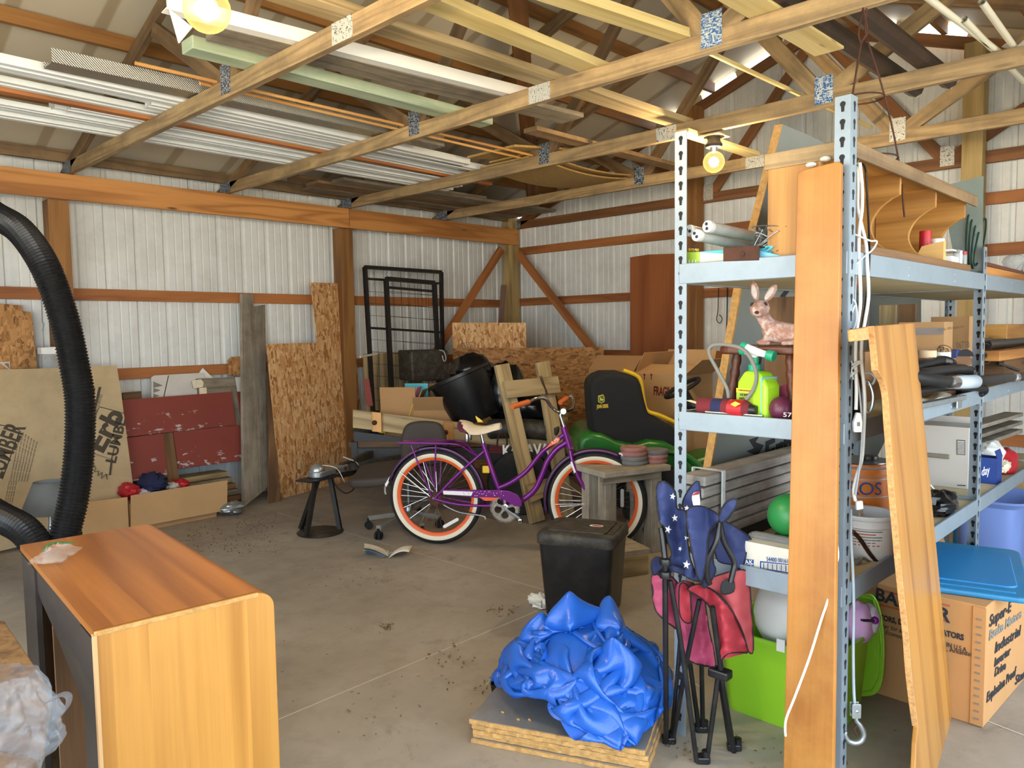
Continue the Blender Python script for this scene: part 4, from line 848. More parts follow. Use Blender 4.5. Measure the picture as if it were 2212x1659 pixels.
tag(lump(onbed(780, 890, -.2) + V((0, 0, .06)), .06, (1.7, 1, .5), .35, 3, 13, mat='blackdusty', name='dark_rag'), 'dark grey rag at the front of the trailer', 'rag')
tag(lump(onbed(810, 880, -.25) + V((0, 0, .06)), .07, (1.7, 1, .5), .35, 3, 14, mat='navy', name='blue_rag'), 'dark blue rag behind the yellow glove', 'rag')
tag(slab([(785, 820), (797, 818), (806, 876), (792, 878)], Pl((.9, -2.9, .8), (1.1, -2.5, .8), (.85, -2.7, 1.3)), .02).build('red_white_board', m['redboard']), 'narrow red and white board standing behind the trailer front', 'board')
# black tub
tc = tr(1012, 857, -.22); tdir = (V((-.30, -.24, .90))).normalized(); u_ = tdir.orthogonal().normalized()
tm = basis(tc - tdir * .21, u_, tdir.cross(u_), tdir)
tub = MB().lathe([(.001, .012), (.18, .012), (.19, 0), (.20, .02), (.255, .38), (.268, .385), (.27, .41), (.26, .415), (.243, .38), (.18, .02), (.001, .02)], 40, tm, caps=False).build('black_tub', m['blackplastic'], smooth=True)
tag(tub, 'big black round tub tipped on its side on the trailer', 'tub')
tag(lump(tc + tdir * .2 + V((.05, .1, .03)), .2, (1, 1, .7), .18, 1.8, 15, mat='blackbag', name='trash_bag'), 'black plastic bag bulging out of the tipped tub', 'trash bag')
tag(lump(tr(1140, 890, -.35), .27, (1.2, 1, .85), .2, 1.8, 16, mat='blackbag', name='trash_bag'), 'big black plastic bag behind the two leaning planks', 'trash bag')
tag(lump(tr(1090, 850, -.3), .2, (.9, .9, 1.3), .18, 1.8, 18, mat='blackbag', name='trash_bag'), 'black plastic bag between tub and leaning planks', 'trash bag')
# leaning plank ladder
lp = Pl(PF(1162, 1131), PF(1228, 1121), CAM + ray(1082, 790) * 5.86)
t = thing('plank_frame', 'H shaped frame of two leaning planks with cross pieces behind the bicycle', 'wooden frame', PF(1190, 1125))
slab([(1071, 789), (1100, 784), (1178, 1122), (1148, 1132)], lp, .04).build('upright', m['treated'], t, bevel=.003)
slab([(1160, 783), (1187, 779), (1243, 1110), (1214, 1122)], lp, .04).build('upright', m['treated'], t, bevel=.003)
lq = Pl(lp.o + lp.n * .04, lp.at(1100, 900) + lp.n * .04, lp.at(1200, 800) + lp.n * .04)
slab([(1090, 823), (1206, 812), (1212, 848), (1098, 860)], lq, .038).build('cross_piece', m['treated'], t, bevel=.003)
slab([(1140, 1047), (1195, 1030), (1203, 1062), (1150, 1085)], lq, .038).build('cross_piece', m['treated'], t, bevel=.003)
lw = Pl(lq.o + lq.n * .003, lq.at(1100, 900) + lq.n * .003, lq.at(1200, 800) + lq.n * .003)
tag(MB().tube(spline([lw.at(1170, 812), lw.at(1176, 832), lw.at(1184, 853), lw.at(1172, 830), lw.at(1166, 812), lw.at(1176, 836), lw.at(1180, 854)], 4), .003, 5).build('tie_wire', m['rust']), 'thin dark wire wound around the cross piece of the leaning planks', 'wire')
# ------------------------------------------------------------------ bicycle
B0, B1 = PF(944, 1174), PF(1289, 1188); bd = (B1 - B0).normalized(); bn = V((bd.y, -bd.x, 0)); BP = Pl(B0, B1, B0 + V((0, 0, 1)))
def bp_(px, py, off=0.0): return BP.at(px, py) + bn * off
bike = thing('bicycle', 'purple cruiser bicycle with white wall tyres and orange grips', 'bicycle', (B0 + B1) / 2)
def wheel(c, name):
    wm = basis(c, bd, V((0, 0, 1)), bn)
    A = [math.radians(a) for a in range(-88, 89, 16)]
    w = MB().lathe([(.296 + .034 * math.cos(a), .028 * math.sin(a)) for a in A], 72, wm, caps=False).build(name, m['tire'], bike, smooth=True)
    for s in (-1, 1): MB().lathe([(.301, s * .0285), (.293, s * .030), (.283, s * .028), (.274, s * .021)][::s], 72, wm, caps=False).build('white_sidewall', m['whitewall'], w, smooth=True)
    MB().lathe([(.277, -.02), (.264, -.017), (.252, -.008), (.252, .008), (.264, .017), (.277, .02)], 72, wm, caps=False).build('rim', m['orange'], w, smooth=True)
    MB().lathe([(.008, -.06), (.012, -.05), (.022, -.035), (.022, -.03), (.014, -.025), (.014, .025), (.022, .03), (.022, .035), (.012, .05), (.008, .06)], 20, wm).build('hub', m['steel'], w, smooth=True)
    for k in range(36):
        a = 2 * PI * k / 36; s = 1 if k % 2 else -1; tw = .9 * (1 if (k // 2) % 2 else -1)
        p = [V((.021 * math.cos(a + tw), .021 * math.sin(a + tw), s * .032)), V((.254 * math.cos(a), .254 * math.sin(a), 0))]
        MB(wm).tube(p, .0011, 5).build('spoke', m['chrome'], w)
    return w, wm
RH, FH = B0 + V((0, 0, .33)), B1 + V((0, 0, .33)); rw, rwm = wheel(RH, 'rear_wheel'); fw, fwm = wheel(FH, 'front_wheel')
MB(rwm @ T(.11, -.175, .028) @ RZ(.52)).prism(rrect(.125, .022, .01), .006).build('wheel_reflector', m['white'], rw); MB(fwm @ T(.17, .03, .028) @ RZ(PI / 2)).prism(rrect(.12, .022, .01), .006).build('wheel_reflector', m['white'], fw)
def tub(name, pts, r, mat='purple', off=0.0, n_=12, flat=None, sp=6):
    pts = [bp_(p[0], p[1], (p[2] if len(p) > 2 else 0) + off) for p in pts]
    return MB().tube(spline(pts, sp) if len(pts) > 2 else pts, r, n_, flat=flat).build(name, m[mat], bike, smooth=True)
BBp = (1094, 1093)
tub('top_tube', [(1225, 934), (1203, 951), (1170, 978), (1138, 1017), (1104, 1042), (1077, 1054)], .0155); tub('down_tube', [(1229, 953), (1203, 970), (1183, 996), (1171, 1026), (1155, 1058), (1128, 1080), BBp], .019)
tub('seat_tube', [(1043, 957), (1061, 1010), (1077, 1054), BBp], .0165); tub('head_tube', [(1217, 922), (1221, 935), (1231, 968)], .021)
rh = (943, 1074)
for s in (-1, 1):
    tub('chain_stay', [(rh[0], rh[1], .055 * s), (1000, 1087, .05 * s), BBp], .009); tub('seat_stay', [(rh[0], rh[1], .055 * s), (995, 1020, .05 * s), (1047, 974, .02 * s)], .009)
    tub('fork_blade', [(1233, 972, .035 * s), (1240, 1000, .05 * s), (1258, 1040, .055 * s), (1286, 1078, .055 * s)], .0125)
    tub('rack_leg', [(895, 958, .07 * s), (915, 1010, .07 * s), (938, 1068, .06 * s)], .006); tub('rack_leg', [(948, 958, .07 * s), (946, 1010, .07 * s), (945, 1050, .06 * s)], .006)
    tub('rack_rail', [(866, 954, .06 * s), (920, 954, .07 * s), (985, 956, .07 * s), (1003, 962, .05 * s), (1022, 978, .02 * s), (1038, 987, 0)], .0065)
MB().prism(rrect(.36, .12, .01), .004, basis(bp_(925, 954), bd, bn, V((0, 0, 1)))).build('rack_plate', m['purple'], bike)
def fender(c, a0, a1, name):
    b = MB(); n_ = 30; vs = []; R = .352
    for i in range(n_ + 1):
        a = math.radians(a0 + (a1 - a0) * i / n_)
        for w_, dr in ((-.034, -.022), (-.026, -.004), (-.01, .002), (.01, .002), (.026, -.004), (.034, -.022)): vs.append(c + bd * math.cos(a) * (R + dr) + V((0, 0, 1)) * math.sin(a) * (R + dr) + bn * w_)
    b.add(vs, [(i * 6 + k, i * 6 + k + 1, i * 6 + k + 7, i * 6 + k + 6) for i in range(n_) for k in range(5)])
    return b.build(name, m['purpledark'], bike, smooth=True, solid=.0015)
fender(RH, -8, 163, 'rear_fender'); fender(FH, 62, 195, 'front_fender')
MB().prism([(-.045, -.01), (-.045, .01), (.05, .012), (.05, -.012)], .03, basis(FH + V((0, 0, .352 * .86)) + bd * .19, (bd - V((0, 0, .35))).normalized(), (V((0, 0, 1)) + bd * .35).normalized(), bn)).build('fender_badge', m['white'], bike)
MB().prism([(-.05, -.008), (-.03, .012), (.05, .008), (.05, -.006)], .03, basis(RH + V((0, 0, .352 * math.sin(2.85))) + bd * .352 * math.cos(2.85) , V((.5 * bd.x, .5 * bd.y, .86)), bd * -1, bn)).build('fender_badge', m['white'], bike)
gp_ = [(955, 1058), (1000, 1058), (1075, 1059), (1100, 1061), (1118, 1069), (1127, 1083), (1127, 1094), (1112, 1094), (1096, 1084), (1078, 1074), (1040, 1077), (960, 1068), (953, 1064)]
CG = Pl(bp_(900, 1060, .06), bp_(1000, 1060, .06), bp_(950, 1000, .06)); slab(gp_, CG, .012).build('chain_guard', m['purple'], bike, bevel=.003)
mark([(957, 1060), (1022, 1062), (1018, 1071), (958, 1068)], CG).build('guard_decal', m['inkwhite'], bike); mark([(1035, 1074), (1080, 1075), (1066, 1081), (1048, 1082)], CG).build('guard_decal', m['orange'], bike)
for i in range(34):
    px = 1000 + i * 2.6 + R_.uniform(-2, 2); py = R_.uniform(1061, 1072); s = R_.uniform(.5, 1.2)
    mark([(px - s, py), (px, py - s), (px + s, py), (px, py + s)], CG, .0012).build('decal_dot', m['ink'] if px < 1020 else m['inkwhite'], bike)
cm_ = basis(bp_(*BBp, .05), bd, V((0, 0, 1)), bn); b = MB()
b.lathe([(.092, -.003), (.098, 0), (.092, .003), (.074, .003), (.072, 0), (.074, -.003), (.092, -.003)], 48, cm_, caps=False)
for k in range(5):
    a = 2 * PI * k / 5 + .3; b.box((.048, 0, 0), (.06, .016, .005), cm_ @ RZ(a))
    b.lathe([(.034, -.002), (.036, 0), (.034, .002), (.026, .002), (.025, 0), (.026, -.002), (.034, -.002)], 20, cm_ @ RZ(a + .62) @ T(.048, 0, 0), caps=False)
for k in range(44): b.box((.1, 0, 0), (.006, .006, .003), cm_ @ RZ(2 * PI * k / 44))
b.lathe([(.02, -.02), (.02, .02)], 16, cm_); b.build('chainring', m['chrome'], bike)
MB().beam(bp_(*BBp, .075), bp_(1131, 1117, .08), .018, .012, bn).build('crank_arm', m['steel'], bike, bevel=.004); MB().beam(bp_(*BBp, -.07), bp_(1060, 1072, -.08), .018, .012, bn).build('crank_arm', m['steel'], bike, bevel=.004)
MB().lathe([(.014, -.006), (.017, 0), (.014, .03), (.008, .032), (.008, -.006)], 16, basis(bp_(1130, 1117, .085), bd, V((0, 0, 1)), bn), caps=False).build('pedal_eye', m['chrome'], bike, smooth=True)
tub('chain', [(948, 1066, .045), (1090, 1074, .045)], .0035, 'rust'); tub('chain', [(948, 1084, .045), (1085, 1122, .045)], .0035, 'rust')
MB().lathe([(.045, -.004), (.05, 0), (.045, .004)], 24, basis(bp_(*rh, .05), bd, V((0, 0, 1)), bn)).build('sprocket', m['rust'], bike)
tub('kickstand', [(965, 1086, .07), (1000, 1100, .09), (1050, 1106, .11), (1057, 1113, .115)], .006, 'steel')
tub('fender_stay', [(868, 1016, .045), (935, 1068, .065)], .003, 'chrome'); tub('fender_stay', [(1200, 1086, .045), (1283, 1084, .065)], .003, 'chrome')
# saddle
smx = basis(bp_(1036, 926), bd, bn * -1, V((0, 0, 1)))
def sad(u, v):
    x = -.135 + .28 * u; w = (.105 * (1 - u) ** .8 + .022) * min(1, (u + .06) * 6); a = (v - .5) * PI
    z = .018 + .012 * math.cos(u * 6) - .05 * abs(math.sin(a)) ** 2.2 * (1 - .35 * u) + (.018 * (1 - u) if u < .3 else 0)
    return V((x, w * math.sin(a), z))
MB(smx).grid(sad, 20, 16).build('saddle', m['saddlecream'], bike, smooth=True, solid=.012)
MB(smx).grid(lambda u, v: V((sad(u * .3, v).x - .004, sad(u * .3, v).y * 1.06, sad(u * .3, v).z + .004)), 6, 16).build('saddle_back', m['saddlewine'], bike, smooth=True, solid=.014, off=0)
ptext('lettering', 'SCHWINN', BP, (1054, 917), (1072, 915), .012, m['stonegrey'], bike, lift=.09)
tub('seat_post', [(1046, 964), (1039, 935)], .012, 'chrome'); tub('saddle_rail', [(1018, 938, .03), (1040, 938, .03), (1062, 926, .012)], .004, 'chrome'); tub('saddle_rail', [(1018, 938, -.03), (1040, 938, -.03), (1062, 926, -.012)], .004, 'chrome')
for s in (.035, -.035): MB().lathe([(.014, -.02), (.016, 0), (.012, .045), (.018, .05)], 12, T(bp_(1012, 946, s))).build('saddle_spring', m['chrome'], bike, smooth=True)
tag(slab([(1028, 903), (1027, 898), (1038, 906), (1044, 912), (1032, 912)], Pl(bp_(1000, 900, -.05), bp_(1100, 900, -.05), bp_(1000, 1000, -.05)), .004).build('yellow_tag', m['yellow']), 'yellow paper tag behind the bicycle saddle', 'tag')
MB().box((0, 0, 0), (.05, .018, .05), basis(bp_(1050, 1014, .0), bd, bn, V((0, 0, 1)))).build('amber_reflector', m['yellow'], bike, bevel=.006)
# bars
st = bp_(1218, 888); tub('stem', [(1219, 924), (1213, 905), (1211, 897), (1218, 886)], .012, 'chrome')
MB().lathe([(.022, -.025), (.022, .025)], 16, basis(st, bd, V((0, 0, 1)), bn)).build('stem_clamp', m['chrome'], bike, bevel=.004)
gn = [CAM + ray(x_, y_) * d for x_, y_, d in ((1106, 879, 4.72), (1142, 868, 4.82))]; gf = [CAM + ray(x_, y_) * d for x_, y_, d in ((1210, 870, 5.28), (1224, 860, 5.36))]
MB().tube(spline([gn[1], CAM + ray(1160, 860) * 4.86, CAM + ray(1178, 862) * 4.93, CAM + ray(1192, 880) * 5.02, CAM + ray(1206, 890) * 5.08, st, CAM + ray(1232, 886) * 5.22, CAM + ray(1239, 876) * 5.3, CAM + ray(1238, 860) * 5.38, CAM + ray(1232, 855) * 5.4, gf[1]], 6), .011, 10).build('handlebar', m['chrome'], bike, smooth=True)
for a, c in ((gn[0], gn[1]), (gf[0], gf[1])):
    n_ = 16; MB().tube([a.lerp(c, i / n_) for i in range(n_ + 1)], [.0165 + (.002 if i % 2 else 0) for i in range(n_ + 1)], 12).build('grip', m['grip'], bike, smooth=True)
HB = Pl(bp_(1200, 950, .024), bp_(1230, 950, .024), bp_(1215, 900, .024)); mark([(1176, 972), (1190, 955), (1206, 944), (1210, 948), (1206, 956), (1188, 964)], HB).build('frame_decal', m['orange'], bike); ptext('lettering', 'US', HB, (1193, 957), (1205, 948), .03, m['inkwhite'], bike)
mark([(1232, 998), (1236, 997), (1244, 1020), (1240, 1022)], Pl(bp_(1240, 1000, .068), bp_(1260, 1000, .068), bp_(1250, 950, .068))).build('fork_decal', m['inkwhite'], bike)
tub('front_axle_stay', [(1197, 1084, -.03), (1283, 1083, -.04)], .005, 'steel')
# ------------------------------------------------------------------ ride-on mower
MD = V((.717, .694, 0)); MV = V((.694, -.717, 0))
def mpl(depth): o = CAM + ray(1350, 900) * depth; return Pl(o, o + MD, o + V((0, 0, 1)))
t = thing('riding_mower', 'green ride-on mower with black covered seat behind the bicycle', 'lawn mower', PF(1400, 1100)); XM = XF[t.name]
mp = mpl(5.45)
outl = [(1273, 832), (1284, 815), (1308, 806), (1345, 806), (1376, 815), (1385, 832), (1394, 868), (1402, 897), (1428, 908), (1460, 926), (1476, 960), (1462, 1000), (1420, 1004), (1380, 998), (1335, 988), (1290, 968), (1279, 920)]
st_ = slab(outl, mp, .46).build('seat_cover', m['blackcloth'], t, bevel=.06, smooth=True, seg=4)
mq = mpl(5.50); MB().tube(spline([mq.at(*p) + V((0, 0, .02)) for p in ((1346, 806), (1372, 816), (1384, 830), (1390, 868), (1398, 893), (1425, 903), (1458, 918))], 5), .03, 8, flat=.5).build('yellow_piping', m['yellow'], st_, smooth=True)
mk = mpl(5.445); slab([(1292, 855), (1303, 852), (1306, 858), (1306, 868), (1299, 872), (1292, 868)], mk, .004).build('shield_emblem', m['yellow'], st_, bevel=.001)
mk2 = mpl(5.44); slab([(1293.5, 856.5), (1303, 854), (1304.5, 859), (1304.5, 867), (1299, 870.5), (1293.5, 867)], mk2, .004).build('shield_field', m['signgreen'], st_)
mark([(1295, 858), (1296, 857), (1297.5, 860), (1300, 861.5), (1303, 862), (1304, 864.5), (1302, 863.5), (1301, 865), (1303, 867), (1300, 865.5), (1297, 864), (1295.5, 867), (1296, 863), (1296.5, 861)], mk2, .003).build('leaping_deer', m['inkyellow'], st_)
ptext('lettering', 'JOHN DEERE', mk, (1289, 879), (1314, 877), .035, m['inkyellow'], st_, bold=.001)
MB().tube(spline([mk.at(1331, 902) , mk.at(1345, 898), mk.at(1362, 900), mk.at(1374, 908)], 5), .02, 6, flat=.3).build('dust_streak', m['leaf'], st_) if False else None
bodyp = mpl(5.35)
slab([(1247, 962), (1254, 942), (1275, 934), (1305, 940), (1335, 955), (1370, 962), (1402, 952), (1440, 956), (1475, 975), (1500, 1020), (1522, 1075), (1500, 1090), (1440, 1082), (1400, 1030), (1320, 1010), (1252, 1000)], bodyp, .8).build('green_fender', m['deere'], t, bevel=.05, smooth=True, seg=4)
def tyre(c, R, wd, name, ax=MV):
    return MB().lathe([(R * .45, -wd * .4), (R * .8, -wd * .5), (R * .95, -wd * .45), (R, -wd * .25), (R, wd * .25), (R * .95, wd * .45), (R * .8, wd * .5), (R * .45, wd * .4)], 36, basis(c, MD, V((0, 0, 1)), ax)).build(name, m['tire'], t, smooth=True)
c_ = CAM + ray(1425, 1040) * 5.25; tyre(V((c_.x, c_.y, .26)), .26, .2, 'rear_tire')
MB().box((.0, .35, .32), (.9, .6, .3), basis(PF(1470, 1150), MD, MV * -1, V((0, 0, 1)))).build('chassis', m['blackmatte'], t)
MB().tube(spline([mpl(5.2).at(*p) for p in ((1440, 975), (1480, 985), (1530, 1030), (1545, 1085))], 5), .05, 8, flat=.5).build('front_fender_edge', m['deere'], t, smooth=True)
swc = CAM + ray(1474, 838) * 5.75; swn = (V((0, 0, 1)) * .8 - MD * .45).normalized(); sx_ = MV; sy_ = swn.cross(sx_)
MB().tube([swc + (sx_ * math.cos(a) + sy_ * math.sin(a)) * .14 for a in [2 * PI * i / 32 for i in range(32)]], .016, 8, True).build('steering_wheel', m['blackmatte'], t, smooth=True)
MB().tube([swc, swc - swn * .35], .03, 10).build('steering_column', m['blackmatte'], t); MB().beam(swc - sx_ * .13, swc + sx_ * .13, .04, .015, swn).build('wheel_spoke', m['blackmatte'], t)
MB().prism(sp2([(-.2, -.15), (-.15, .12), (.1, .2), (.25, .1), (.26, -.15)], 5, True), .36, basis(CAM + ray(1512, 985) * 5.65 + V((0, 0, -.16)), MD, V((0, 0, 1)), MV)).build('hood', m['deere'], t, bevel=.05, smooth=True)
tag(lump(CAM + ray(1518, 880) * 5.7, .06, (2.8, 1, .5), .3, 3, 31, mat='blackmatte', name='dark_cloth'), 'dark cloth with a yellow clip behind the rack shelf', 'cloth')
# boxes behind the mower
pz = PF(1408, 1088, 0); fb_ = CAM + ray(1400, 905) * 6.35; fbb = V((fb_.x, fb_.y, 0))
t, mm = carton('cardboard_box', 'large carton marked FRAGILE behind the mower', V((3.12, -1.30, 0)), .46, .46, 1.09, .02, 'cardlight', (('l', -.5, .2), ('b', .35, .2), ('r', .9, .2), ('f', -1.2, .2)))
fpl = Pl(mm @ V((0, -.001, 0)), mm @ V((1, -.001, 0)), mm @ V((0, -.001, 1)))
ptext('lettering', 'FRAGILE', fpl, (1412, 845), (1455, 848), .10, m['inkmaroon'], t, bold=.003)
lpl = Pl(mm @ V((-.001, 0, 0)), mm @ V((-.001, 1, 0)), mm @ V((-.001, 0, 1)))
for px in (1392, 1407): pq = fpl if px > 1400 else fpl; mark([(px, 806), (px + 3, 811), (px + 1, 811), (px + 1, 820), (px - 1, 820), (px - 1, 811), (px - 3, 811)], pq).build('up_arrow', m['inkmaroon'], t)
t, mm = carton('cardboard_box', 'brown carton to the left of the FRAGILE carton', V((2.50, -1.15, 0)), .46, .42, 1.10, .1, 'cardboard', (('f', -.9, .2), ('b', -1.0, .2)))
# ------------------------------------------------------------------ steel rack
YS, XS, YB = -4.446, 5.685, -2.83
SF = Pl((5, YS, 0), (6, YS, 0), (5, YS, 1)); SR = Pl((XS, -5, 0), (XS, -3, 0), (XS, -5, 1))
def px_(x): return Pl((x, -5, 0), (x, -3, 0), (x, -5, 1))
def py_(y): return Pl((5, y, 0), (6, y, 0), (5, y, 1))
rack = thing('metal_shelving_unit', 'tall grey blue steel shelving unit with keyhole slotted posts', 'shelving unit', ((5.11 + XS) / 2, -3.0, 0))
def keyhole(b, c, right, out):
    up = V((0, 0, 1)); pts = []
    for k in range(9): a = -.9 + (PI + 1.8) * k / 8; pts.append(V(c) + right * math.cos(a) * .0085 + up * (.006 + math.sin(a) * .0085) + out * .0008)
    pts += [V(c) - right * .0042 + up * -.016 + out * .0008, V(c) + right * .0042 + up * -.016 + out * .0008]
    b.add(pts, [tuple(range(len(pts)))], None, 1)
def rpost(x, y, sx, sy, h, name='post'):
    """angle post; sx, sy give the side each flange runs to"""
    b = MB(); w, t = .046, .003
    b.box((x + sx * w / 2, y, h / 2), (w, t, h)); b.box((x, y + sy * w / 2, h / 2), (t, w, h))
    z = h - .03
    while z > .05:
        keyhole(b, (x + sx * .023, y - .0016, z), V((1, 0, 0)), V((0, -1, 0))); keyhole(b, (x + .0016, y + sy * .023, z), V((0, 1, 0)), V((1, 0, 0))); z -= .0508
    return b.build(name, [m['shelfsteel'], m['blackmatte']], rack)
rpost(XS, YS, -1, 1, 2.13); rpost(5.097, YS, 1, 1, 2.13); rpost(XS, YB, -1, -1, 1.80); rpost(5.097, YB, 1, -1, 1.80); rpost(XS, -1.2, -1, -1, 1.80); rpost(5.111, -1.2, 1, -1, 1.80)
for (z0, z1) in ((1.612, 1.682), (1.105, 1.170), (.605, .672)):
    zc, h = (z0 + z1) / 2, z1 - z0
    for yy in (YS + .003, YB): MB().box(((5.111 + XS) / 2, yy, zc), (XS - 5.111 - .004, .012, h)).build('shelf_beam', m['shelfsteel'], rack, bevel=.003)
    for xx in (XS - .004, 5.115):
        for ya, yb in ((YS + .012, YB - .008), (YB + .008, -1.2)): MB().box((xx, (ya + yb) / 2, zc), (.012, yb - ya, h)).build('shelf_beam', m['shelfsteel'], rack, bevel=.003)
    for ya, yb in ((YS + .01, YB - .006), (YB + .006, -1.2)): MB().box(((5.111 + XS) / 2, (ya + yb) / 2, (z0 + .012) if z0 > 1.5 else z1 - .021), (XS - 5.111 - .02, yb - ya, .014)).build('shelf_deck', m['shelfdeck'], rack)
D1, D2, D3 = 1.682 - .013, 1.170 - .013, .672 - .013
for yy in (YB + .5, YB - .5, -3.9):
    for zz in (1.632, 1.66, 1.128): MB().lathe([(.005, 0), (.003, .002)], 8, T(XS + .002, yy, zz) @ RY(PI / 2)).build('rivet', m['galv'], rack)
# --- boards leaning on the rack
lb = Pl((5.555, -4.60, 0), (5.705, -4.60, 0), (5.535, -4.485, 1.95)); lb.o += lb.n * .0
t = thing('orange_board', 'long orange varnished board standing against the rack beside the front post', 'board', lb.at(1750, 1650))
slab([(1722, 374), (1733, 367), (1811, 348), (1816, 353), (1798, 1730), (1690, 1730)], lb, .022).build('panel', m['orangeboard'], t, bevel=.003)
cb = Pl(PF(2058, 1545), PF(2025, 1659), PX(1978, 697, 5.705))
edge = sp2([(1886, 704), (1888, 720), (1893, 760), (1896, 800)], 3) + sp2([(1899, 806), (1911, 826), (1918, 860), (1921, 910), (1925, 960), (1930, 1040), (1937, 1120), (1945, 1210), (1953, 1290), (1962, 1370), (1968, 1450), (1976, 1520), (1983, 1570)], 3)
t = thing('curved_board', 'orange laminated board with a wavy chipboard edge leaning against the right side of the rack', 'board', PF(2040, 1600))
slab(edge + [(1980, 1605), (1976, 1700), (2012, 1700), (2026, 1659), (2058, 1545), (1976, 697)], cb, .014).build('panel', [m['veneer']], t, bevel=.004)
slab(edge + [(p[0] + 1.0, p[1]) for p in reversed(edge)], Pl(cb.o + cb.n * .0015, cb.at(1950, 900) + cb.n * .0015, cb.at(1950, 1000) + cb.n * .0012), .016).build('chipboard_edge', m['chip'], t)
slab([(1848, 711), (1882, 705), (1884, 733), (1850, 737)], Pl(cb.o - cb.n * .012, cb.at(1950, 900) - cb.n * .012, cb.at(1950, 1000) - cb.n * .012), .02).build('end_cleat', m['chip'], t, bevel=.003)
# grey foam board behind the rack
fb = Pl(PX(1690, 268, 5.08), PX(1530, 1045, 4.97), PX(1755, 297, 5.09))
t = thing('foam_board', 'grey insulation board with a yellow edge standing behind the left side of the rack', 'insulation board', fb.at(1560, 1040))
slab([(1690, 268), (1764, 300), (1990, 420), (1990, 800), (1760, 1250), (1490, 1240), (1530, 1045), (1600, 630), (1632, 500)], fb, .03).build('sheet', m['foamgrey'], t)
slab([(1689, 268), (1691, 268), (1633, 500), (1602, 632), (1532, 1045), (1494, 1240), (1490, 1240), (1529, 1045), (1599, 630), (1631, 500)], Pl(fb.o + fb.n * .002, fb.at(1650, 700) + fb.n * .002, fb.at(1650, 600) + fb.n * .002), .034).build('yellow_edge', m['foamedge'], t)
mark([(1694, 628), (1706, 628), (1696, 640), (1712, 652), (1690, 660), (1700, 650), (1684, 640)], fb).build('printed_emblem', m['ink'], t); mark([(1700, 670), (1712, 660), (1714, 700), (1700, 705), (1684, 690), (1690, 688), (1700, 698)], fb).build('printed_emblem', m['ink'], t)
mark([(1617, 950), (1640, 942), (1632, 955), (1650, 962), (1636, 985), (1612, 975), (1628, 968)], fb).build('printed_emblem', m['ink'], t); ptext('lettering', 'Erb', fb, (1652, 985), (1712, 955), .16, m['ink'], t, bold=.005)
# --- top shelf
def W(px, py, y): return PY(px, py, y)
# wall shelf with curved brackets lying on the top shelf
x0, x1, ya, yb = 5.415, 5.655, -4.40, -2.99
t = thing('wooden_wall_shelf', 'large wooden wall shelf with curved brackets standing on the top shelf of the rack', 'wall shelf', (5.54, -3.7, D1))
MB().box((5.54, (ya + yb) / 2, 1.995), (.25, yb - ya, .02)).build('top_board', m['plyfir'], t, bevel=.003)
MB().box((5.673, (ya + yb) / 2, 1.985), (.012, yb - ya + .02, .045)).build('top_trim', m['trussold'], t, bevel=.003); MB().box((5.54, ya - .008, 1.985), (.27, .012, .05)).build('end_trim', m['truss'], t, bevel=.003)
MB().box((5.42, (ya + yb) / 2, 1.83), (.016, yb - ya, .31)).build('back_board', m['plyfir'], t); MB().box((5.5, ya + .0, 1.83), (.17, .018, .31)).build('end_panel', m['plyfir'], t, bevel=.002)
MB().box((5.64, (ya + yb) / 2, 1.70), (.045, yb - ya, .03)).build('bottom_rail', m['oldbrown'], t, bevel=.003); MB().box((5.65, (ya + yb) / 2 + .02, 1.678), (.03, yb - ya, .016)).build('bottom_rail', m['darkstain'], t)
for px, py in ((1752, 356), (1783, 343)):
    c = W(px, py, ya - .02); MB().ball(c, .017, 14, sc_=(1, .8, .5)).build('coat_peg', m['ashwhite'], t, smooth=True)
for yk in (-3.885, -3.47, -3.05):
    br = [(-.225, .275), (-.01, .275), (-.005, .27), (-.005, .2)] + sp2([(-.03, .19), (-.075, .155), (-.10, .10), (-.085, .05), (-.05, .015), (-.01, -.005)], 4) + [(-.225, -.005)]
    MB().prism([(p[0], p[1]) for p in br], .018, basis(V((5.655, yk, 1.713)), V((1, 0, 0)), V((0, 0, 1)), V((0, -1, 0)))).build('curved_bracket', m['plyfir'], t, bevel=.002)
# things inside that shelf
def cyl(name, label, cat, c, r, h, mat, group=None, prof=None, parts=()):
    t = thing(name, label, cat, c, group) if parts else None
    o = MB().lathe(prof or [(r * .96, 0), (r, .004), (r, h - .004), (r * .96, h)], 24, T(c)).build('body' if parts else name, m[mat], t, smooth=True)
    if not parts: return tag(o, label, cat, group)
    for nm, mt, pr in parts: MB().lathe(pr, 24, T(c)).build(nm, m[mt], t, smooth=True)
    return t
DT = 1.716
cyl('red_candle', 'red cylinder candle between the curved brackets', 'candle', V((5.575, -3.33, DT + .03)), .022, .095, 'red')
cyl('white_jar', 'white jar with a lid beside the red candle', 'jar', V((5.60, -3.26, DT + .02)), .026, .06, 'white', parts=(('lid', 'white', [(.028, .06), (.028, .075), (.02, .077)]),))
tag(MB().prism([(0, 0), (.11, 0), (.11, .075), (.03, .06)], .03, basis(V((5.545, -3.36, DT)), V((1, 0, 0)), V((0, 0, 1)), V((0, -1, 0)))).build('wood_wedge', m['plyyellow']), 'pale wood wedge in front of the white jar', 'wood block')
tag(MB().box((5.63, -3.2, DT + .012), (.05, .1, .024)).build('cassette', m['vinylwhite'], bevel=.003), 'flat white plastic case at the end of the wall shelf', 'case')
tag(MB().box((5.625, -3.16, DT + .05), (.05, .13, .006)).build('white_ruler', m['white']), 'white strip lying over the small bottles', 'strip')
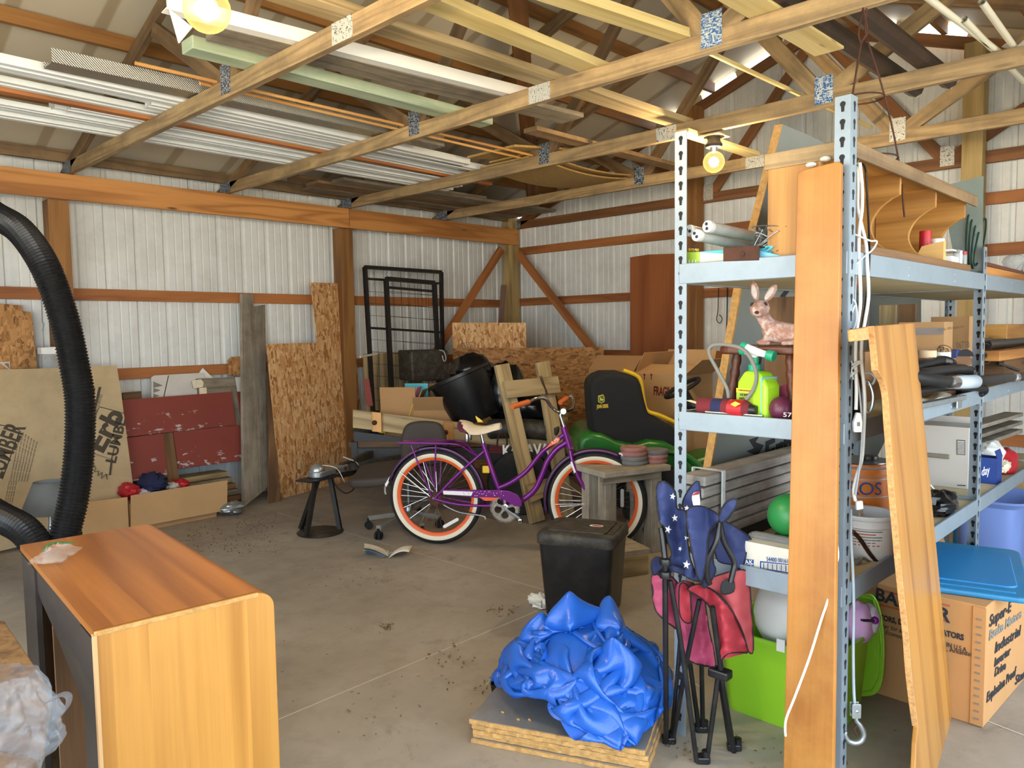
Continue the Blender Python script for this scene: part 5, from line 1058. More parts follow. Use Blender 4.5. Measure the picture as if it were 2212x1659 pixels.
for k, (yy, mt, lid) in enumerate(((-3.16, 'clearbox', 'stonegrey'), (-3.11, 'galv', 'steel'), (-3.05, 'clearbox', 'red'))):
    c = V((5.648, yy, DT)); cyl('small_bottle', ['small clear bottle with a grey cap', 'small silver bottle in the middle of three', 'small clear bottle with a red cap'][k] + ' on the wall shelf rail', 'bottle', c, .013, .04, mt, 'small bottles on the wall shelf', parts=(('cap', lid, [(.012, .04), (.012, .054), (.002, .055)]),))
# frosted sheet and cable coil at its end
t_ = slab([(2045, 408), (2050, 398), (2125, 380), (2122, 586), (2080, 588), (2062, 560), (2050, 500)], Pl((5.3, -2.92, 1.6), (5.62, -2.86, 1.6), (5.3, -2.87, 2.2)), .006).build('frosted_sheet', m['paneglass']); tag(t_, 'grey frosted plastic sheet standing at the far end of the top shelf', 'plastic sheet')
b = MB()
for k in range(4): b.tube([V((5.61 + .014 * k, -2.80 + (.06 + .012 * k) * math.sin(a + k * .3), 1.83 + (.14 - .01 * k) * math.cos(a))) for a in [2 * PI * i / 28 for i in range(28)]], .004, 6, True)
plain('greenwire', '17382c', .45, 0, .05, 6); tag(b.build('cable_coil', m['greenwire'], smooth=True), 'coil of dark green cable at the far end of the top shelf', 'cable')
# fluorescent tubes
G = 'fluorescent tubes on the top shelf'
for k, (px, py, lab, sy, dz) in enumerate(((1488, 498, 'leftmost of the three white fluorescent tubes', -4.40, -.006), (1504, 508, 'lower middle fluorescent tube on the top shelf', -4.42, -.012), (1528, 489, 'topmost of the three white fluorescent tubes', -4.41, -.004))):
    p0 = W(px, py, sy); p1 = p0 + V((.10, .92, -.05 + dz)); t = thing('fluorescent_tube', lab, 'fluorescent tube', p0, G)
    dv = (p1 - p0).normalized(); MB().tube([p0, p1], .019, 20).build('glass_tube', m['tube'], t, smooth=True); MB().tube([p0 - dv * .002, p0 + dv * .022], .0205, 20).build('end_cap', m['white'], t, bevel=.003)
    u = V((0, 0, 1)).cross(dv).normalized(); u2 = dv.cross(u); a = .4 + k * .5
    for s in (-1, 1): MB().lathe([(.005, 0), (.006, .002), (.0025, .003)], 10, basis(p0 - dv * .003 + (u * math.cos(a) + u2 * math.sin(a)) * .008 * s, u, u2, -dv)).build('contact_pin', m['ink'], t)
# pet box, channel iron, blue wrap and wire tangle
bx = W(1476, 560, -4.41); t = thing('pet_product_box', 'turquoise and green printed box lying under the fluorescent tubes', 'box', (5.27, -4.25, D1))
MB().box((5.285, -4.25, 1.679), (.3, .32, .086)).build('box_body', m['turquoise'], t, bevel=.004)
pbx = py_(-4.4105); slab([(1470, 545), (1511, 544), (1512, 575), (1470, 575)], pbx, .001, back=False).build('green_label', m['limepaper'], t); slab([(1512, 545), (1570, 549), (1570, 580), (1512, 580)], pbx, .001, back=False).build('cream_label', m['cream'], t)
pb2 = py_(-4.4115); slab([(1486, 541), (1490, 537), (1494, 536), (1497, 532), (1502, 532), (1505, 536), (1511, 538), (1511, 542)], pb2, .001, back=False).build('dark_badge', m['ink'], t); ptext('lettering', "PET'S PRO", py_(-4.4128), (1488, 539.6), (1510, 540.2), .012, m['inkyellow'], t)
for i in range(5): mark([(1474 + i * 7, 562 + (i % 2) * 2), (1476 + i * 7, 560), (1476 + i * 7, 572), (1474 + i * 7, 572)], py_(-4.4118)).build('printed_mark', m['inkwhite'], t)
cpn_ = py_(-4.45); c0, c1 = cpn_.at(1562, 550), cpn_.at(1640, 547)
b = MB(); ad = (c1 - c0).normalized(); mm = basis(c0 + V((0, .03, 0)), ad, V((0, 1, 0)), V((0, 0, 1))); L = (c1 - c0).length
b.box((L / 2, -.028, 0), (L, .005, .045), mm); b.box((L / 2, 0, .022), (L, .06, .005), mm); b.box((L / 2, .028, 0), (L, .005, .045), mm); b.box((.003, 0, 0), (.005, .06, .045), mm); b.lathe([(.006, 0), (.009, .002)], 10, mm @ T(L * .55, -.032, 0) @ RX(PI / 2))
tag(b.build('channel_iron', m['rust'], bevel=.004), 'rusty channel iron on the front edge of the top shelf', 'channel iron')
tag(MB().prism([(0, 0), (.10, 0), (.09, .008), (0, .035)], .05, basis(W(1648, 566, -4.40), V((1, 0, 0)), V((0, 0, 1)), V((0, -1, 0)))).build('blue_wrap', m['lightblue']), 'light blue wrapper right of the channel iron', 'wrapper')
b = MB(); cw = W(1678, 522, -4.36)
for k in range(16):
    pts = []; a = R_.uniform(0, 6)
    for i in range(7): pts.append(cw + V((R_.uniform(-.09, .09), R_.uniform(-.06, .06), R_.uniform(-.05, .055))))
    b.tube(spline(pts, 6), .0018, 5)
b.tube(spline([cw + V((.01, 0, .03)), cw + V((.05, 0, .075)), cw + V((.045, 0, .11)), cw + V((.06, 0, .115)), cw + V((.055, 0, .07)), cw + V((.0, 0, .04))], 6), .0022, 5)
tag(b.build('wire_tangle', m['wire']), 'tangle of thin grey wire on the top shelf behind the orange board', 'wire')
tag(MB().box(W(1672, 560, -4.3), (.2, .14, .03)).build('dark_tray', m['rust']), 'dark tray under the wire tangle', 'tray')
# far bay top: lumber and clear lamp
plank('stored_lumber', (5.60, -2.74, D1 + .001), (5.58, -1.25, D1 + .001), .12, .055, 'header', 'orange lumber lying on the far bay of the top shelf', 'plank'); plank('stored_lumber', (5.60, -2.76, D1 + .057), (5.56, -1.3, D1 + .057), .13, .018, 'darkstain', 'thin red brown board on top of the orange lumber', 'plank')
lc = PX(2192, 545, 5.58); t = thing('clear_flood_lamp', 'dusty clear glass lamp with wires on the lumber at the right edge', 'lamp', V((lc.x, lc.y, D1 + .076)))
MB().lathe([(.03, 0), (.05, .03), (.062, .06), (.05, .085), (.02, .1)], 20, T(XF[t.name])).build('glass_bulb', m['clearbox'], t, smooth=True); MB().tube(spline([XF[t.name] + V((0, .05, .02)), XF[t.name] + V((.02, .12, .06)), XF[t.name] + V((0, .2, .02))], 5), .005, 6).build('lamp_wire', m['galv'], t)
# --- second shelf, left face: fawn on stool, jug, can
sy = -4.22; sc_ = W(1655, 760, sy); sx0 = sc_.x + .025; stz = W(1650, 746, sy).z
t = thing('wooden_stool', 'small dark wooden stool standing on the second shelf', 'stool', (sx0, sy, D2))
MB().prism(rrect(.31, .25, .05), .028, T(sx0, sy, stz - .014)).build('seat', m['darkstain'], t, bevel=.008, seg=3)
for sxx in (-1, 1):
    for syy in (-1, 1):
        p0, p1 = V((sx0 + sxx * .115, sy + syy * .09, D2)), V((sx0 + sxx * .095, sy + syy * .075, stz - .026)); n_ = 20
        MB().tube([p0.lerp(p1, i / n_) for i in range(n_ + 1)], [.0145 + (.003 if i % 4 in (1, 2) else 0) for i in range(n_ + 1)], 12).build('leg', m['darkstain'], t, smooth=True)
# fawn
fc = V((sx0 + .055, sy - .04, stz)); t = thing('fawn_figurine', 'small lying fawn figurine with pointed ears on the wooden stool', 'figurine', fc)
def skin(name, verts, edges, mat, parent, sub=2):
    """one continuous body grown from a jointed skeleton: verts = (x, y, z, rx, ry)"""
    me = bpy.data.meshes.new(name); lo = V((sum(v[0] for v in verts) / len(verts), sum(v[1] for v in verts) / len(verts), min(v[2] for v in verts)))
    me.from_pydata([V(v[:3]) - lo for v in verts], edges, []); o = bpy.data.objects.new(name, me); COL.objects.link(o); o.location = lo - XF[parent.name]; o.parent = parent
    o.modifiers.new('skin', 'SKIN'); sl = me.skin_vertices[0].data
    for i, v in enumerate(verts): sl[i].radius = (v[3], v[4] if len(v) > 4 else v[3])
    sl[0].use_root = True; s_ = o.modifiers.new('sub', 'SUBSURF'); s_.levels = sub; s_.render_levels = sub; me.materials.append(m[mat])
    dg = bpy.context.evaluated_depsgraph_get(); nm = bpy.data.meshes.new_from_object(o.evaluated_get(dg)); o.modifiers.clear(); o.data = nm
    nm.polygons.foreach_set('use_smooth', [True] * len(nm.polygons)); return o
FS = .80; f = lambda x, y, z: (fc.x + x * FS, fc.y + y * FS, fc.z + z * FS)
bv = [(*q[:3], *[r * FS for r in q[3:]]) for q in [(*f(.0, 0, .048), .044, .046), (*f(.06, .005, .05), .046, .05), (*f(.115, .01, .044), .042, .046), (*f(-.045, -.005, .055), .036, .042), (*f(-.07, -.015, .095), .03, .032), (*f(-.082, -.03, .135), .027, .028), (*f(-.085, -.045, .168), .056, .053), (*f(-.072, -.085, .148), .032, .03), (*f(-.064, -.112, .138), .019, .018),
      (*f(-.06, -.045, .02), .015), (*f(-.095, -.05, .012), .011), (*f(-.03, -.055, .011), .009), (*f(.11, -.04, .03), .022), (*f(.06, -.06, .014), .013), (*f(.02, -.065, .01), .009), (*f(.15, .01, .05), .012)]]
skin('body', bv, [(0, 1), (1, 2), (0, 3), (3, 4), (4, 5), (5, 6), (6, 7), (7, 8), (3, 9), (9, 10), (10, 11), (2, 12), (12, 13), (13, 14), (2, 15)], 'fawn', t)
hd = V(f(-.085, -.045, .170))
for s, (ex, ez, rot) in ((-1, (-.018, .052, -.2)), (1, (.038, .042, .65))):
    mm = T(hd + V((ex, .0, ez))) @ RY(rot); b = MB(mm); b.ball((0, 0, 0), .034, 14, sc_=(.45, .22, 1)); b.build('ear', m['fawn'], t, smooth=True)
    MB(mm).ball((0, -.0065, -.002), .025, 12, sc_=(.38, .14, 1)).build('inner_ear', m['fawnwhite'], t, smooth=True)
for s in (-1, 1):
    c = hd + V((.006 + s * .021, -.022 - (.004 if s < 0 else -.008), .004)); MB().ball(c, .0072, 12, sc_=(.9, .9, 1.15)).build('eye', m['ink'], t, smooth=True)
MB().ball(f(-.060, -.122, .141), .007, 10, sc_=(1.2, .8, .8)).build('nose', m['rust'], t, smooth=True)
# jug with hose end sprayer
jy = -4.375; jc = W(1637, 880, jy); jc.z = D2; t = thing('sprayer_jug', 'bright green jug with a white and green hose end sprayer', 'jug', jc)
jm = T(jc) @ RZ(-.25)
MB(jm).prism([(-.062, 0), (.062, 0), (.064, .01), (.064, .115), (.035, .148), (.022, .158), (-.03, .158), (-.06, .12), (-.064, .01)], .07, basis(V((0, 0, 0)), V((1, 0, 0)), V((0, 0, 1)), V((0, -1, 0)))).build('bottle', m['limejug'], t, bevel=.012, smooth=True, seg=3)
MB(jm).box((.045, 0, .075), (.003, .074, .13)).build('level_strip', m['lightblue'], t)
MB(jm).box((-.025, -.0358, .055), (.07, .001, .09)).build('printed_label', m['limepaper'], t); MB(jm).box((-.025, -.0366, .093), (.07, .001, .014)).build('label_band', m['inkyellow'], t)
jl = basis(jm @ V((-.025, -.0375, .072)), (jm.to_3x3() @ V((1, 0, 0))), V((0, 0, 1)), (jm.to_3x3() @ V((0, -1, 0))))
for i, (tx, s_, dy) in enumerate((('CONCENTRATE', .007, .021), ('HOME', .013, .006), ('DEFENSE', .011, -.006), ('EZ SPRAY', .012, -.022))): text('lettering', tx, s_, jl @ T(0, dy, 0), m['ink'], t)
cpz = jm @ V((-.015, 0, .158)); MB().lathe([(.02, 0), (.021, .02), (.014, .024), (.014, .045)], 18, T(cpz)).build('neck_collar', m['tealgreen'], t, smooth=True)
sd0, sd1 = W(1603, 752, jy), W(1664, 768, jy); sv = (sd1 - sd0).normalized(); sl_ = (sd1 - sd0).length
MB().tube([sd0 + sv * .015, sd0 + sv * .03, sd1 - sv * .03, sd1], [.02, .017, .012, .01], 16).build('spray_body', m['white'], t, smooth=True); MB().tube([sd0, sd0 + sv * .018], [.023, .021], 16).build('hose_nut', m['tealgreen'], t, smooth=True); MB().tube([sd1 - sv * .012, sd1 + sv * .014], [.016, .018], 16).build('nozzle_ring', m['tealgreen'], t, smooth=True)
MB().tube([sd0.lerp(sd1, .4), cpz + V((0, 0, .04))], .012, 12).build('dip_connector', m['cordwhite'], t, smooth=True)
tag(MB().tube(spline([W(1574, 860, -4.39), W(1570, 838, -4.39), W(1550, 800, -4.39), W(1532, 765, -4.39), W(1536, 748, -4.39), W(1560, 744, -4.39), W(1600, 752, -4.40), W(1622, 775, -4.41), W(1634, 810, -4.42), W(1628, 840, -4.42), W(1612, 862, -4.42)], 6), .0065, 10).build('grey_hose_loop', m['stonegrey'], smooth=True), 'thin grey hose looping around the green jug', 'hose')
a0, a1 = W(1512, 874, -4.41), W(1622, 880, -4.425); a0.z = a1.z = D2 + .033
t = thing('spray_can', 'red and blue spray can lying on the second shelf', 'spray can', a0); dv = (a1 - a0).normalized()
MB().tube([a0, a0 + dv * .004, a1 - dv * .02, a1 - dv * .008, a1], [.026, .03, .03, .024, .02], 24).build('can', m['inkmaroon'], t, smooth=True)
MB().tube([a0.lerp(a1, .3), a0.lerp(a1, .5)], .0305, 24, caps=False).build('blue_band', m['navy'], t); MB().tube([a0.lerp(a1, .62), a0.lerp(a1, .9)], .0305, 24, caps=False).build('red_band', m['red'], t); MB().tube([a1 - dv * .012, a1 + dv * .02], [.022, .014], 18).build('cap', m['blackplastic'], t, smooth=True)
mark([(1578, 873), (1588, 867), (1600, 872), (1588, 879)], py_(-4.456)).build('diamond_mark', m['inkyellow'], t)
for k, (px, py, r, lab) in enumerate(((1655, 886, .036, 'round maroon disc behind the spray can'), (1688, 892, .04, 'maroon numbered ball beside the orange board'))):
    c = W(px, py, -4.39 + .0 * k); c.z = D2 + r * (.95 if k else .9)
    o = MB().ball(c, r, 20, sc_=(1, .35, 1) if k == 0 else (1, 1, 1)).build('maroon_disc' if k == 0 else 'maroon_ball', m['saddlewine'], smooth=True); tag(o, lab, 'disc' if k == 0 else 'ball')
    if k: ptext('lettering', '57', py_(c.y - r - .001), (1692, 896), (1710, 897), .02, m['inkwhite'], o)
tag(MB().beam(W(1486, 868, -4.41), W(1548, 888, -4.43), .03, .012).build('black_strip', m['blackplastic']), 'short black plastic strip at the left end of the second shelf', 'strip')
tag(MB().tube([V((W(1524, 895, -4.442).x, -4.442, 1.174)), V((W(1648, 889, -4.442).x, -4.442, 1.174))], .0035, 8).build('thin_rod', m['steel']), 'thin grey rod along the front edge of the second shelf', 'rod')
tag(MB().prism([(0, 0), (.08, 0), (.07, .1), (.01, .07)], .02, basis(W(1680, 880, -4.3), V((1, 0, 0)), V((0, 0, 1)), V((0, -1, 0)))).build('pink_case', m['pinkcloth']), 'pink plastic case under the stool', 'case')
# --- third shelf, left face: fence boards, ball, tray box
for i in range(6):
    z = D3 + .03 + i * .041; plank('fence_board', (5.115, -4.38 + .012 * ((i * 7) % 3), z), (5.135 , -3.1, z + .0), .1, .036, 'fencegrey', 'grey weathered fence board, %s of the tied stack on the third shelf' % ('lowest', 'second from the bottom', 'third from the bottom', 'fourth from the bottom', 'second from the top', 'topmost')[i], 'fence board', 'tied grey fence boards', bevel=.006)
tag(MB().box((5.13, -3.75, D3 + .015), (.13, 1.0, .028)).build('support_batten', m['blackmatte']), 'dark rubber pad under the tied fence boards', 'pad')
b = MB()
for k in range(3): b.tube([(5.062, -4.27 + .008 * k, D3 + .025), (5.186, -4.275 + .008 * k, D3 + .025), (5.186, -4.27 + .008 * k, D3 + .282), (5.062, -4.268 + .006 * k, D3 + .282)], .004, 6, True)
tag(b.build('twine', m['twine']), 'pale twine tied around the fence boards', 'twine')
gb_ = W(1706, 1128, -4.25); tag(MB().ball((gb_.x, -4.25, D3 + .155), .075, 24).build('green_ball', m['greenball'], smooth=True), 'green ball resting beside the fence boards', 'ball'); tag(MB().box((gb_.x + .02, -4.22, D3 + .04), (.16, .2, .078)).build('dark_pad', m['blackmatte']), 'dark case carrying the green ball', 'case')
t = thing('sauce_tray', 'white carton tray printed with a barcode on the third shelf', 'carton', (5.45, -4.41, D3))
MB().box((5.475, -4.4, D3 + .045), (.27, .05, .088)).build('tray_body', m['paper'], t)
tp = py_(-4.4265); slab([(1598, 1206), (1628, 1209), (1628, 1228), (1596, 1226)], tp, .001, back=False).build('blue_badge', m['inkblue'], t)
tq_ = py_(-4.428); ptext('lettering', 'STEAK', tq_, (1588, 1213), (1627, 1215), .022, m['inkwhite'], t); ptext('lettering', 'SAUCE', tq_, (1588, 1221), (1627, 1224), .022, m['inkwhite'], t)
ptext('lettering', '54400 00161-', tq_, (1656, 1208), (1706, 1213), .02, m['inkblue'], t); slab([(1642, 1212), (1706, 1219), (1706, 1239), (1642, 1229)], tp, .0008, back=False).build('barcode_frame', m['inkblue'], t); slab([(1645, 1215), (1706, 1221), (1706, 1236), (1645, 1227)], py_(-4.4275), .0008, back=False).build('barcode_field', m['inkwhite'], t)
for i in range(18): x = 1648 + i * 3.2; mark([(x, 1216 + (x - 1648) * .1), (x + (1.1 if i % 3 else 2), 1216 + (x - 1648) * .1), (x + (1.1 if i % 3 else 2), 1228 + (x - 1648) * .13), (x, 1228 + (x - 1648) * .13)], py_(-4.4287)).build('barcode_bar', m['ink'], t)
ptext('lettering', '1 00 54400 00161 6', tq_, (1648, 1236), (1704, 1245), .013, m['stonegrey'], t)
tag(MB().box((5.42, -4.33, D3 + .05), (.2, .06, .1)).build('plastic_pouch', m['clearbox'], bevel=.02), 'clear plastic pouch behind the barcode tray', 'pouch')
# ------------------------------------------------------------------ right side of the rack
# second shelf: cartons, tapes, hoses
t, mm = carton('cardboard_box', 'printed diaper carton with tape on the second shelf', V((5.50, -3.02, D2)), .175, .26, .315, .12, 'cardboard', closed=True); fq = Pl(mm @ V((0, -.002, 0)), mm @ V((1, -.002, 0)), mm @ V((0, -.002, 1)))
ptext('lettering', '06730', fq, (2066, 747), (2094, 744), .04, m['inkbrown'], t); ptext('lettering', 'Plus Lotion', fq, (2058, 762), (2090, 758), .02, m['inkbrown'], t); ptext('lettering', 'Garantia 100% Satisfaccion', fq, (2026, 713), (2082, 705), .015, m['inkbrown'], t); ptext('lettering', 'Pa', fq, (2030, 757), (2050, 755), .04, m['inkbrown'], t)
MB().tube(spline([fq.at(*p) + fq.n * .001 for p in ((2024, 760), (2030, 748), (2042, 746), (2054, 752), (2056, 762))], 4), .0015, 4).build('printed_cloud', m['inkbrown'], t); MB(mm).box((.0875, -.004, .275), (.175, .001, .03)).build('clear_tape', m['bagfrost'], t)
plain('facetone', 'b08a6a', .85, 0, .03, 4); b = MB(); cfa = fq.at(2082, 780) + fq.n * .001; b.lathe([(.001, 0), (.03, .0)], 16, basis(cfa, (mm.to_3x3() @ V((1, 0, 0))), V((0, 0, 1)), fq.n)); b.build('printed_face', m['facetone'], t); MB().lathe([(.001, 0), (.03, .0005)], 12, basis(cfa + V((.006, 0, .02)), (mm.to_3x3() @ V((1, 0, 0))), V((0, 0, 1)), fq.n), arc=PI).build('printed_hair', m['ink'], t)
t, mm = carton('cardboard_box', 'carton with a printed cloud on its side on the far bay', V((5.53, -2.62, D2)), .16, .30, .34, .0, 'cardboard', closed=True); fq = Pl(mm @ V((.161, 0, 0)), mm @ V((.161, 1, 0)), mm @ V((.161, 0, 1)))
ptext('lettering', 'Pa', fq, (2124, 775), (2140, 773), .08, m['inkbrown'], t); ptext('lettering', 'OVERNIGHT', fq, (2120, 736), (2144, 733), .03, m['inkbrown'], t)
MB().tube(spline([fq.at(*p) + fq.n * .001 for p in ((2122, 748), (2132, 742), (2138, 752), (2140, 770), (2134, 785), (2124, 782))], 4), .002, 4).build('printed_cloud', m['inkbrown'], t)
for k, (px, py, mt, lab) in enumerate(((2003, 765, 'skinpaper', 'roll of tan tape beside the curved board'), (2034, 768, 'white', 'roll of white tape on the small box'))):
    c = PX(px, py, 5.60); o = MB().lathe([(.034, -.015), (.034, .015), (.026, .015), (.026, -.015), (.034, -.015)], 28, T(c), caps=False).build('tape_roll', m[mt], smooth=True); tag(o, lab, 'tape roll', 'tape rolls on the second shelf')
c = PX(2020, 785, 5.58); tag(MB().box((c.x - .03, c.y, (D2 + c.z + .02) / 2), (.16, .3, c.z + .02 - D2)).build('small_carton', m['carddark'], bevel=.003), 'small brown carton carrying the tape rolls', 'cardboard box'); tag(MB().box(PX(2058, 767, 5.57), (.05, .06, .05)).build('blue_box', m['bluebox'], bevel=.004), 'small blue box behind the white tape roll', 'box')
def hose(pts, r, lab, name='vacuum_hose', parts=()):
    t = thing(name, lab, 'vacuum hose', pts[0], 'black vacuum hoses'); P = spline(pts, 14); Q = []
    for a, b_ in zip(P, P[1:]): Q += [a, a.lerp(b_, .5)]
    Q.append(P[-1]); MB().tube(Q, [r * (1 if i % 2 else .93) for i in range(len(Q))], 14).build('flexible_pipe', m['hose'], t, smooth=True); return t
X5 = 5.66
H = lambda px, py, x=X5: PX(px, py, x)
hose([H(1960, 800, 5.60), H(1990, 790, 5.62), H(2030, 780, 5.63), H(2050, 783, 5.64), H(2058, 792, 5.6), H(2040, 800, 5.5)], .022, 'uppermost black vacuum hose in the coil on the second shelf')
hose([H(1940, 815, 5.6), H(1990, 808, 5.66), H(2060, 798, 5.68), H(2092, 800, 5.68), H(2100, 810, 5.68), H(2088, 820, 5.62), H(2050, 822, 5.55)], .021, 'second black vacuum hose in the coil, bending back near the post')
t = hose([H(1930, 805, 5.68), H(1980, 815, 5.71), H(2020, 822, 5.73), H(2058, 826, 5.74)], .023, 'black vacuum hose ending in a pale grey cuff')
e0, e1 = H(2064, 826, 5.745), H(2106, 824, 5.76); dv = (e1 - e0); MB().tube([e0, e0 + dv * .3, e0 + dv * .35, e1], [.0225, .022, .024, .024], 18, caps=False).build('grey_cuff', m['cordgrey'], t, smooth=True, solid=.003); MB().tube([e0 - dv * .3, e0 + dv * .02], .0245, 16).build('hose_clamp', m['chrome'], t)
t = hose([H(2085, 822, 5.72), H(2120, 822, 5.74), H(2160, 817, 5.74), H(2230, 812, 5.74)], .021, 'straight black vacuum hose reaching past the post to the right edge')
q0 = H(2188, 815, 5.74); q1 = H(2194, 815, 5.74); MB().tube([q0, q1], .0235, 16).build('hose_clamp', m['chrome'], t)
hose([H(1950, 848, 5.60), H(2000, 842, 5.64), H(2060, 834, 5.68), H(2110, 836, 5.70), H(2126, 842, 5.70), H(2115, 850, 5.68), H(2070, 850, 5.64)], .018, 'lowest black vacuum hose in the coil')
tag(MB().grid(lambda u, v: H(1985 + 70 * u, 872 - 10 * u - 14 * v + 5 * math.sin(u * 7), 5.68 - .06 * v), 10, 5).build('cream_cloth', m['cream'], smooth=True, solid=.003), 'cream cloth lying under the vacuum hoses', 'cloth')
b = MB(); b.beam(H(1930, 888, 5.69), H(2080, 858, 5.70), .03, .02); b.box(H(2072, 868, 5.705), (.006, .07, .055)); tag(b.build('galvanized_bracket', m['galv'], bevel=.003), 'galvanized bracket resting on the second shelf edge', 'bracket')
# dark boards standing inside
for i, (y_, xw, mt, lab) in enumerate([(-2.98, 5.20, 'greywood', 'grey board standing at the back between the shelves, nearest the cords'), (-2.90, 5.30, 'treated', 'pale board standing at the back between the shelves, in the middle'), (-2.88, 5.38, 'oldbrown', 'brown board standing at the back between the shelves near the diaper carton')]):
    tag(MB().box((xw, y_, D2 + .2), (.075, .03, .4)).build('standing_board', m[mt], bevel=.002), lab, 'board')
t, mm = carton('cardboard_box', 'brown carton standing at the back of the second shelf behind the curved board', V((5.34, -3.5, D2)), .22, .3, .2, .05, 'carddark', closed=True)
tag(MB().box((5.27, -3.85, D2 + .21), (.25, .02, .42)).build('dark_plywood', m['oldbrown']), 'dark panel standing on the second shelf behind the hanging cords', 'panel')
t = thing('black_bottle', 'dark bottle behind the carabiner on the second shelf', 'bottle', (5.59, -4.22, D2)); MB().lathe([(.05, 0), (.055, .02), (.055, .14), (.03, .19), (.015, .2), (.015, .23)], 20, T(5.59, -4.22, D2)).build('body', m['blackplastic'], t, smooth=True)
# far bay second shelf
plank('stored_lumber', (5.60, -2.42, D2 + .12), (5.60, -1.25, D2 + .12), .13, .05, 'header', 'orange lumber on the far bay of the second shelf', 'plank'); tag(MB().box((5.58, -1.9, D2 + .06), (.1, .5, .118)).build('wood_block', m['oldbrown']), 'wooden block carrying the lumber on the far bay', 'wood block')
tag(MB().tube([(5.6, -2.40, D2 + .20), (5.6, -1.24, D2 + .20)], .025, 14).build('black_pipe', m['blackplastic'], smooth=True), 'black pipe lying on the lumber of the far bay', 'pipe'); tag(MB().box((5.55, -1.75, D2 + .26), (.12, .5, .08)).build('wood_block', m['plyfir'], bevel=.003), 'yellow brown wood block above the black pipe', 'wood block')
tag(MB().tube([H(2155, 785, 5.62), H(2200, 800, 5.64)], .008, 10).build('black_tool', m['blackplastic']), 'black tool shaft lying on the far bay of the second shelf', 'tool')
# third shelf: buckets, white carton, bag, wire
bc = V((5.44, -3.90, D3)); k_ = PX(1890, 1210, 5.44)
def bucket(name, label, c, r0, r1, h, mat, rim):
    t = thing(name, label, 'bucket', c); MB().lathe([(.001, .003), (r0, 0), (r0 + .002, .004), (r1, h), (r1 + .004, h + .002), (r1 - .004, h), (r0 - .004, .006)], 36, T(c), caps=False).build('pail', m[mat], t, smooth=True)
    for dz in (.012, .04): MB().lathe([(r1 - dz * .1, h - dz - .006), (r1 + .006 - dz * .1, h - dz), (r1 - dz * .1, h - dz + .006)], 36, T(c), caps=False).build('rim', m[rim], t, smooth=True)
    return t
bq = PF(1895, 1212, D3); aw = V((-.694, .717, 0)); c1 = bq + aw * .085; hb1 = PP(1893, 1105, c1, V((.694, -.717, 0))).z - D3
t = bucket('white_bucket', 'white printed plastic bucket on the third shelf', c1, .082, .092, hb1 - .0, 'bucketwhite', 'bucketwhite')
def onround(c, r, body, a, z, size, mat, parent, name='lettering'):
    n_ = len(body); st = size * .62 / r
    for i, ch in enumerate(body):
        if ch == ' ': continue
        th = a + (i - (n_ - 1) / 2) * st; o_ = V((math.cos(th), math.sin(th), 0)); text(name, ch, size, basis(c + o_ * (r + .0012) + V((0, 0, z)), V((-math.sin(th), math.cos(th), 0)), V((0, 0, 1)), o_), mat, parent, ext=.0002)
va = math.atan2(CAM.y - c1.y, CAM.x - c1.x)
def arcband(c, r, z0, z1, a0, a1, mat, name, parent, rr=None):
    b = MB(); n_ = 12; rr = rr or r; b.grid(lambda u, v: c + V((math.cos(a0 + (a1 - a0) * u) * (r + (rr - r) * v), math.sin(a0 + (a1 - a0) * u) * (r + (rr - r) * v), z0 + (z1 - z0) * v)), n_, 1); return b.build(name, m[mat], parent, smooth=True)
for i in range(9):
    z = hb1 * (.2 + .065 * i); r = .0825 + .0098 * z / hb1 + .0006; arcband(c1, r, z, z + .004, va - .55, va + .6 - (.25 if i % 3 == 0 else 0), 'inkorange' if i in (2, 6) else 'stonegrey', 'printed_line', t, r + .0002)
c2 = c1 + aw * .21 + V((.717, .694, 0)) * .075; hz = D3; h2 = PP(1893, 995, c2, V((.694, -.717, 0))).z - hz
t = bucket('orange_bucket', 'orange and grey banded metal bucket stacked on the white bucket', c2, .100, .102, h2, 'bucketorange', 'bucketgrey')
for z0, z1, mt in ((.30, .34, 'bucketgrey'), (.58, .61, 'bucketgrey'), (.80, .83, 'bucketgrey')): MB().lathe([(.1005, h2 * z0), (.1025, h2 * (z0 + .01)), (.1027, h2 * (z1 - .01)), (.1010, h2 * z1)], 36, T(c2), caps=False).build('grey_band', m[mt], t, smooth=True)
onround(c2, .1027, 'EROS', va - .02, h2 * .70, .068, m['inkblue'], t)
MB().lathe([(.100, h2 + .002), (.098, h2 + .006), (.06, h2 + .004), (.001, h2 + .004)], 32, T(c2)).build('lid', m['steel'], t, smooth=True); MB().lathe([(.03, 0), (.03, .012), (.02, .014)], 18, T(c2 + V((.02, .03, h2 + .006)))).build('lid_cap', m['blackplastic'], t, smooth=True)
t, mm = carton('white_carton', 'pale grey carton with a barcode panel on the third shelf', V((5.46, -2.48, D3)), .24, .22, .30, .0, 'boxwhite', (('b', .0, .03),), closed=True); fq = Pl(mm @ V((0, -.002, 0)), mm @ V((1, -.002, 0)), mm @ V((0, -.002, 1)))
for k, (ps, mt) in enumerate((([(2067, 950), (2085, 951), (2085, 983), (2067, 982)], 'ink'), ([(2068, 951.5), (2084, 952.5), (2084, 981.5), (2068, 980.5)], 'boxwhite'))): mark(ps, fq, .0006 + .0006 * k).build('label_frame', m[mt], t)
for i in range(8): y_ = 955 + i * 3.2; mark([(2068, y_), (2084, y_ + .8), (2084, y_ + 1.6), (2068, y_ + .8)], fq, .002).build('label_line', m['ink'], t)
mark([(2068, 1047), (2086, 1048), (2086, 1050), (2068, 1049)], fq, .001).build('label_line', m['ink'], t)
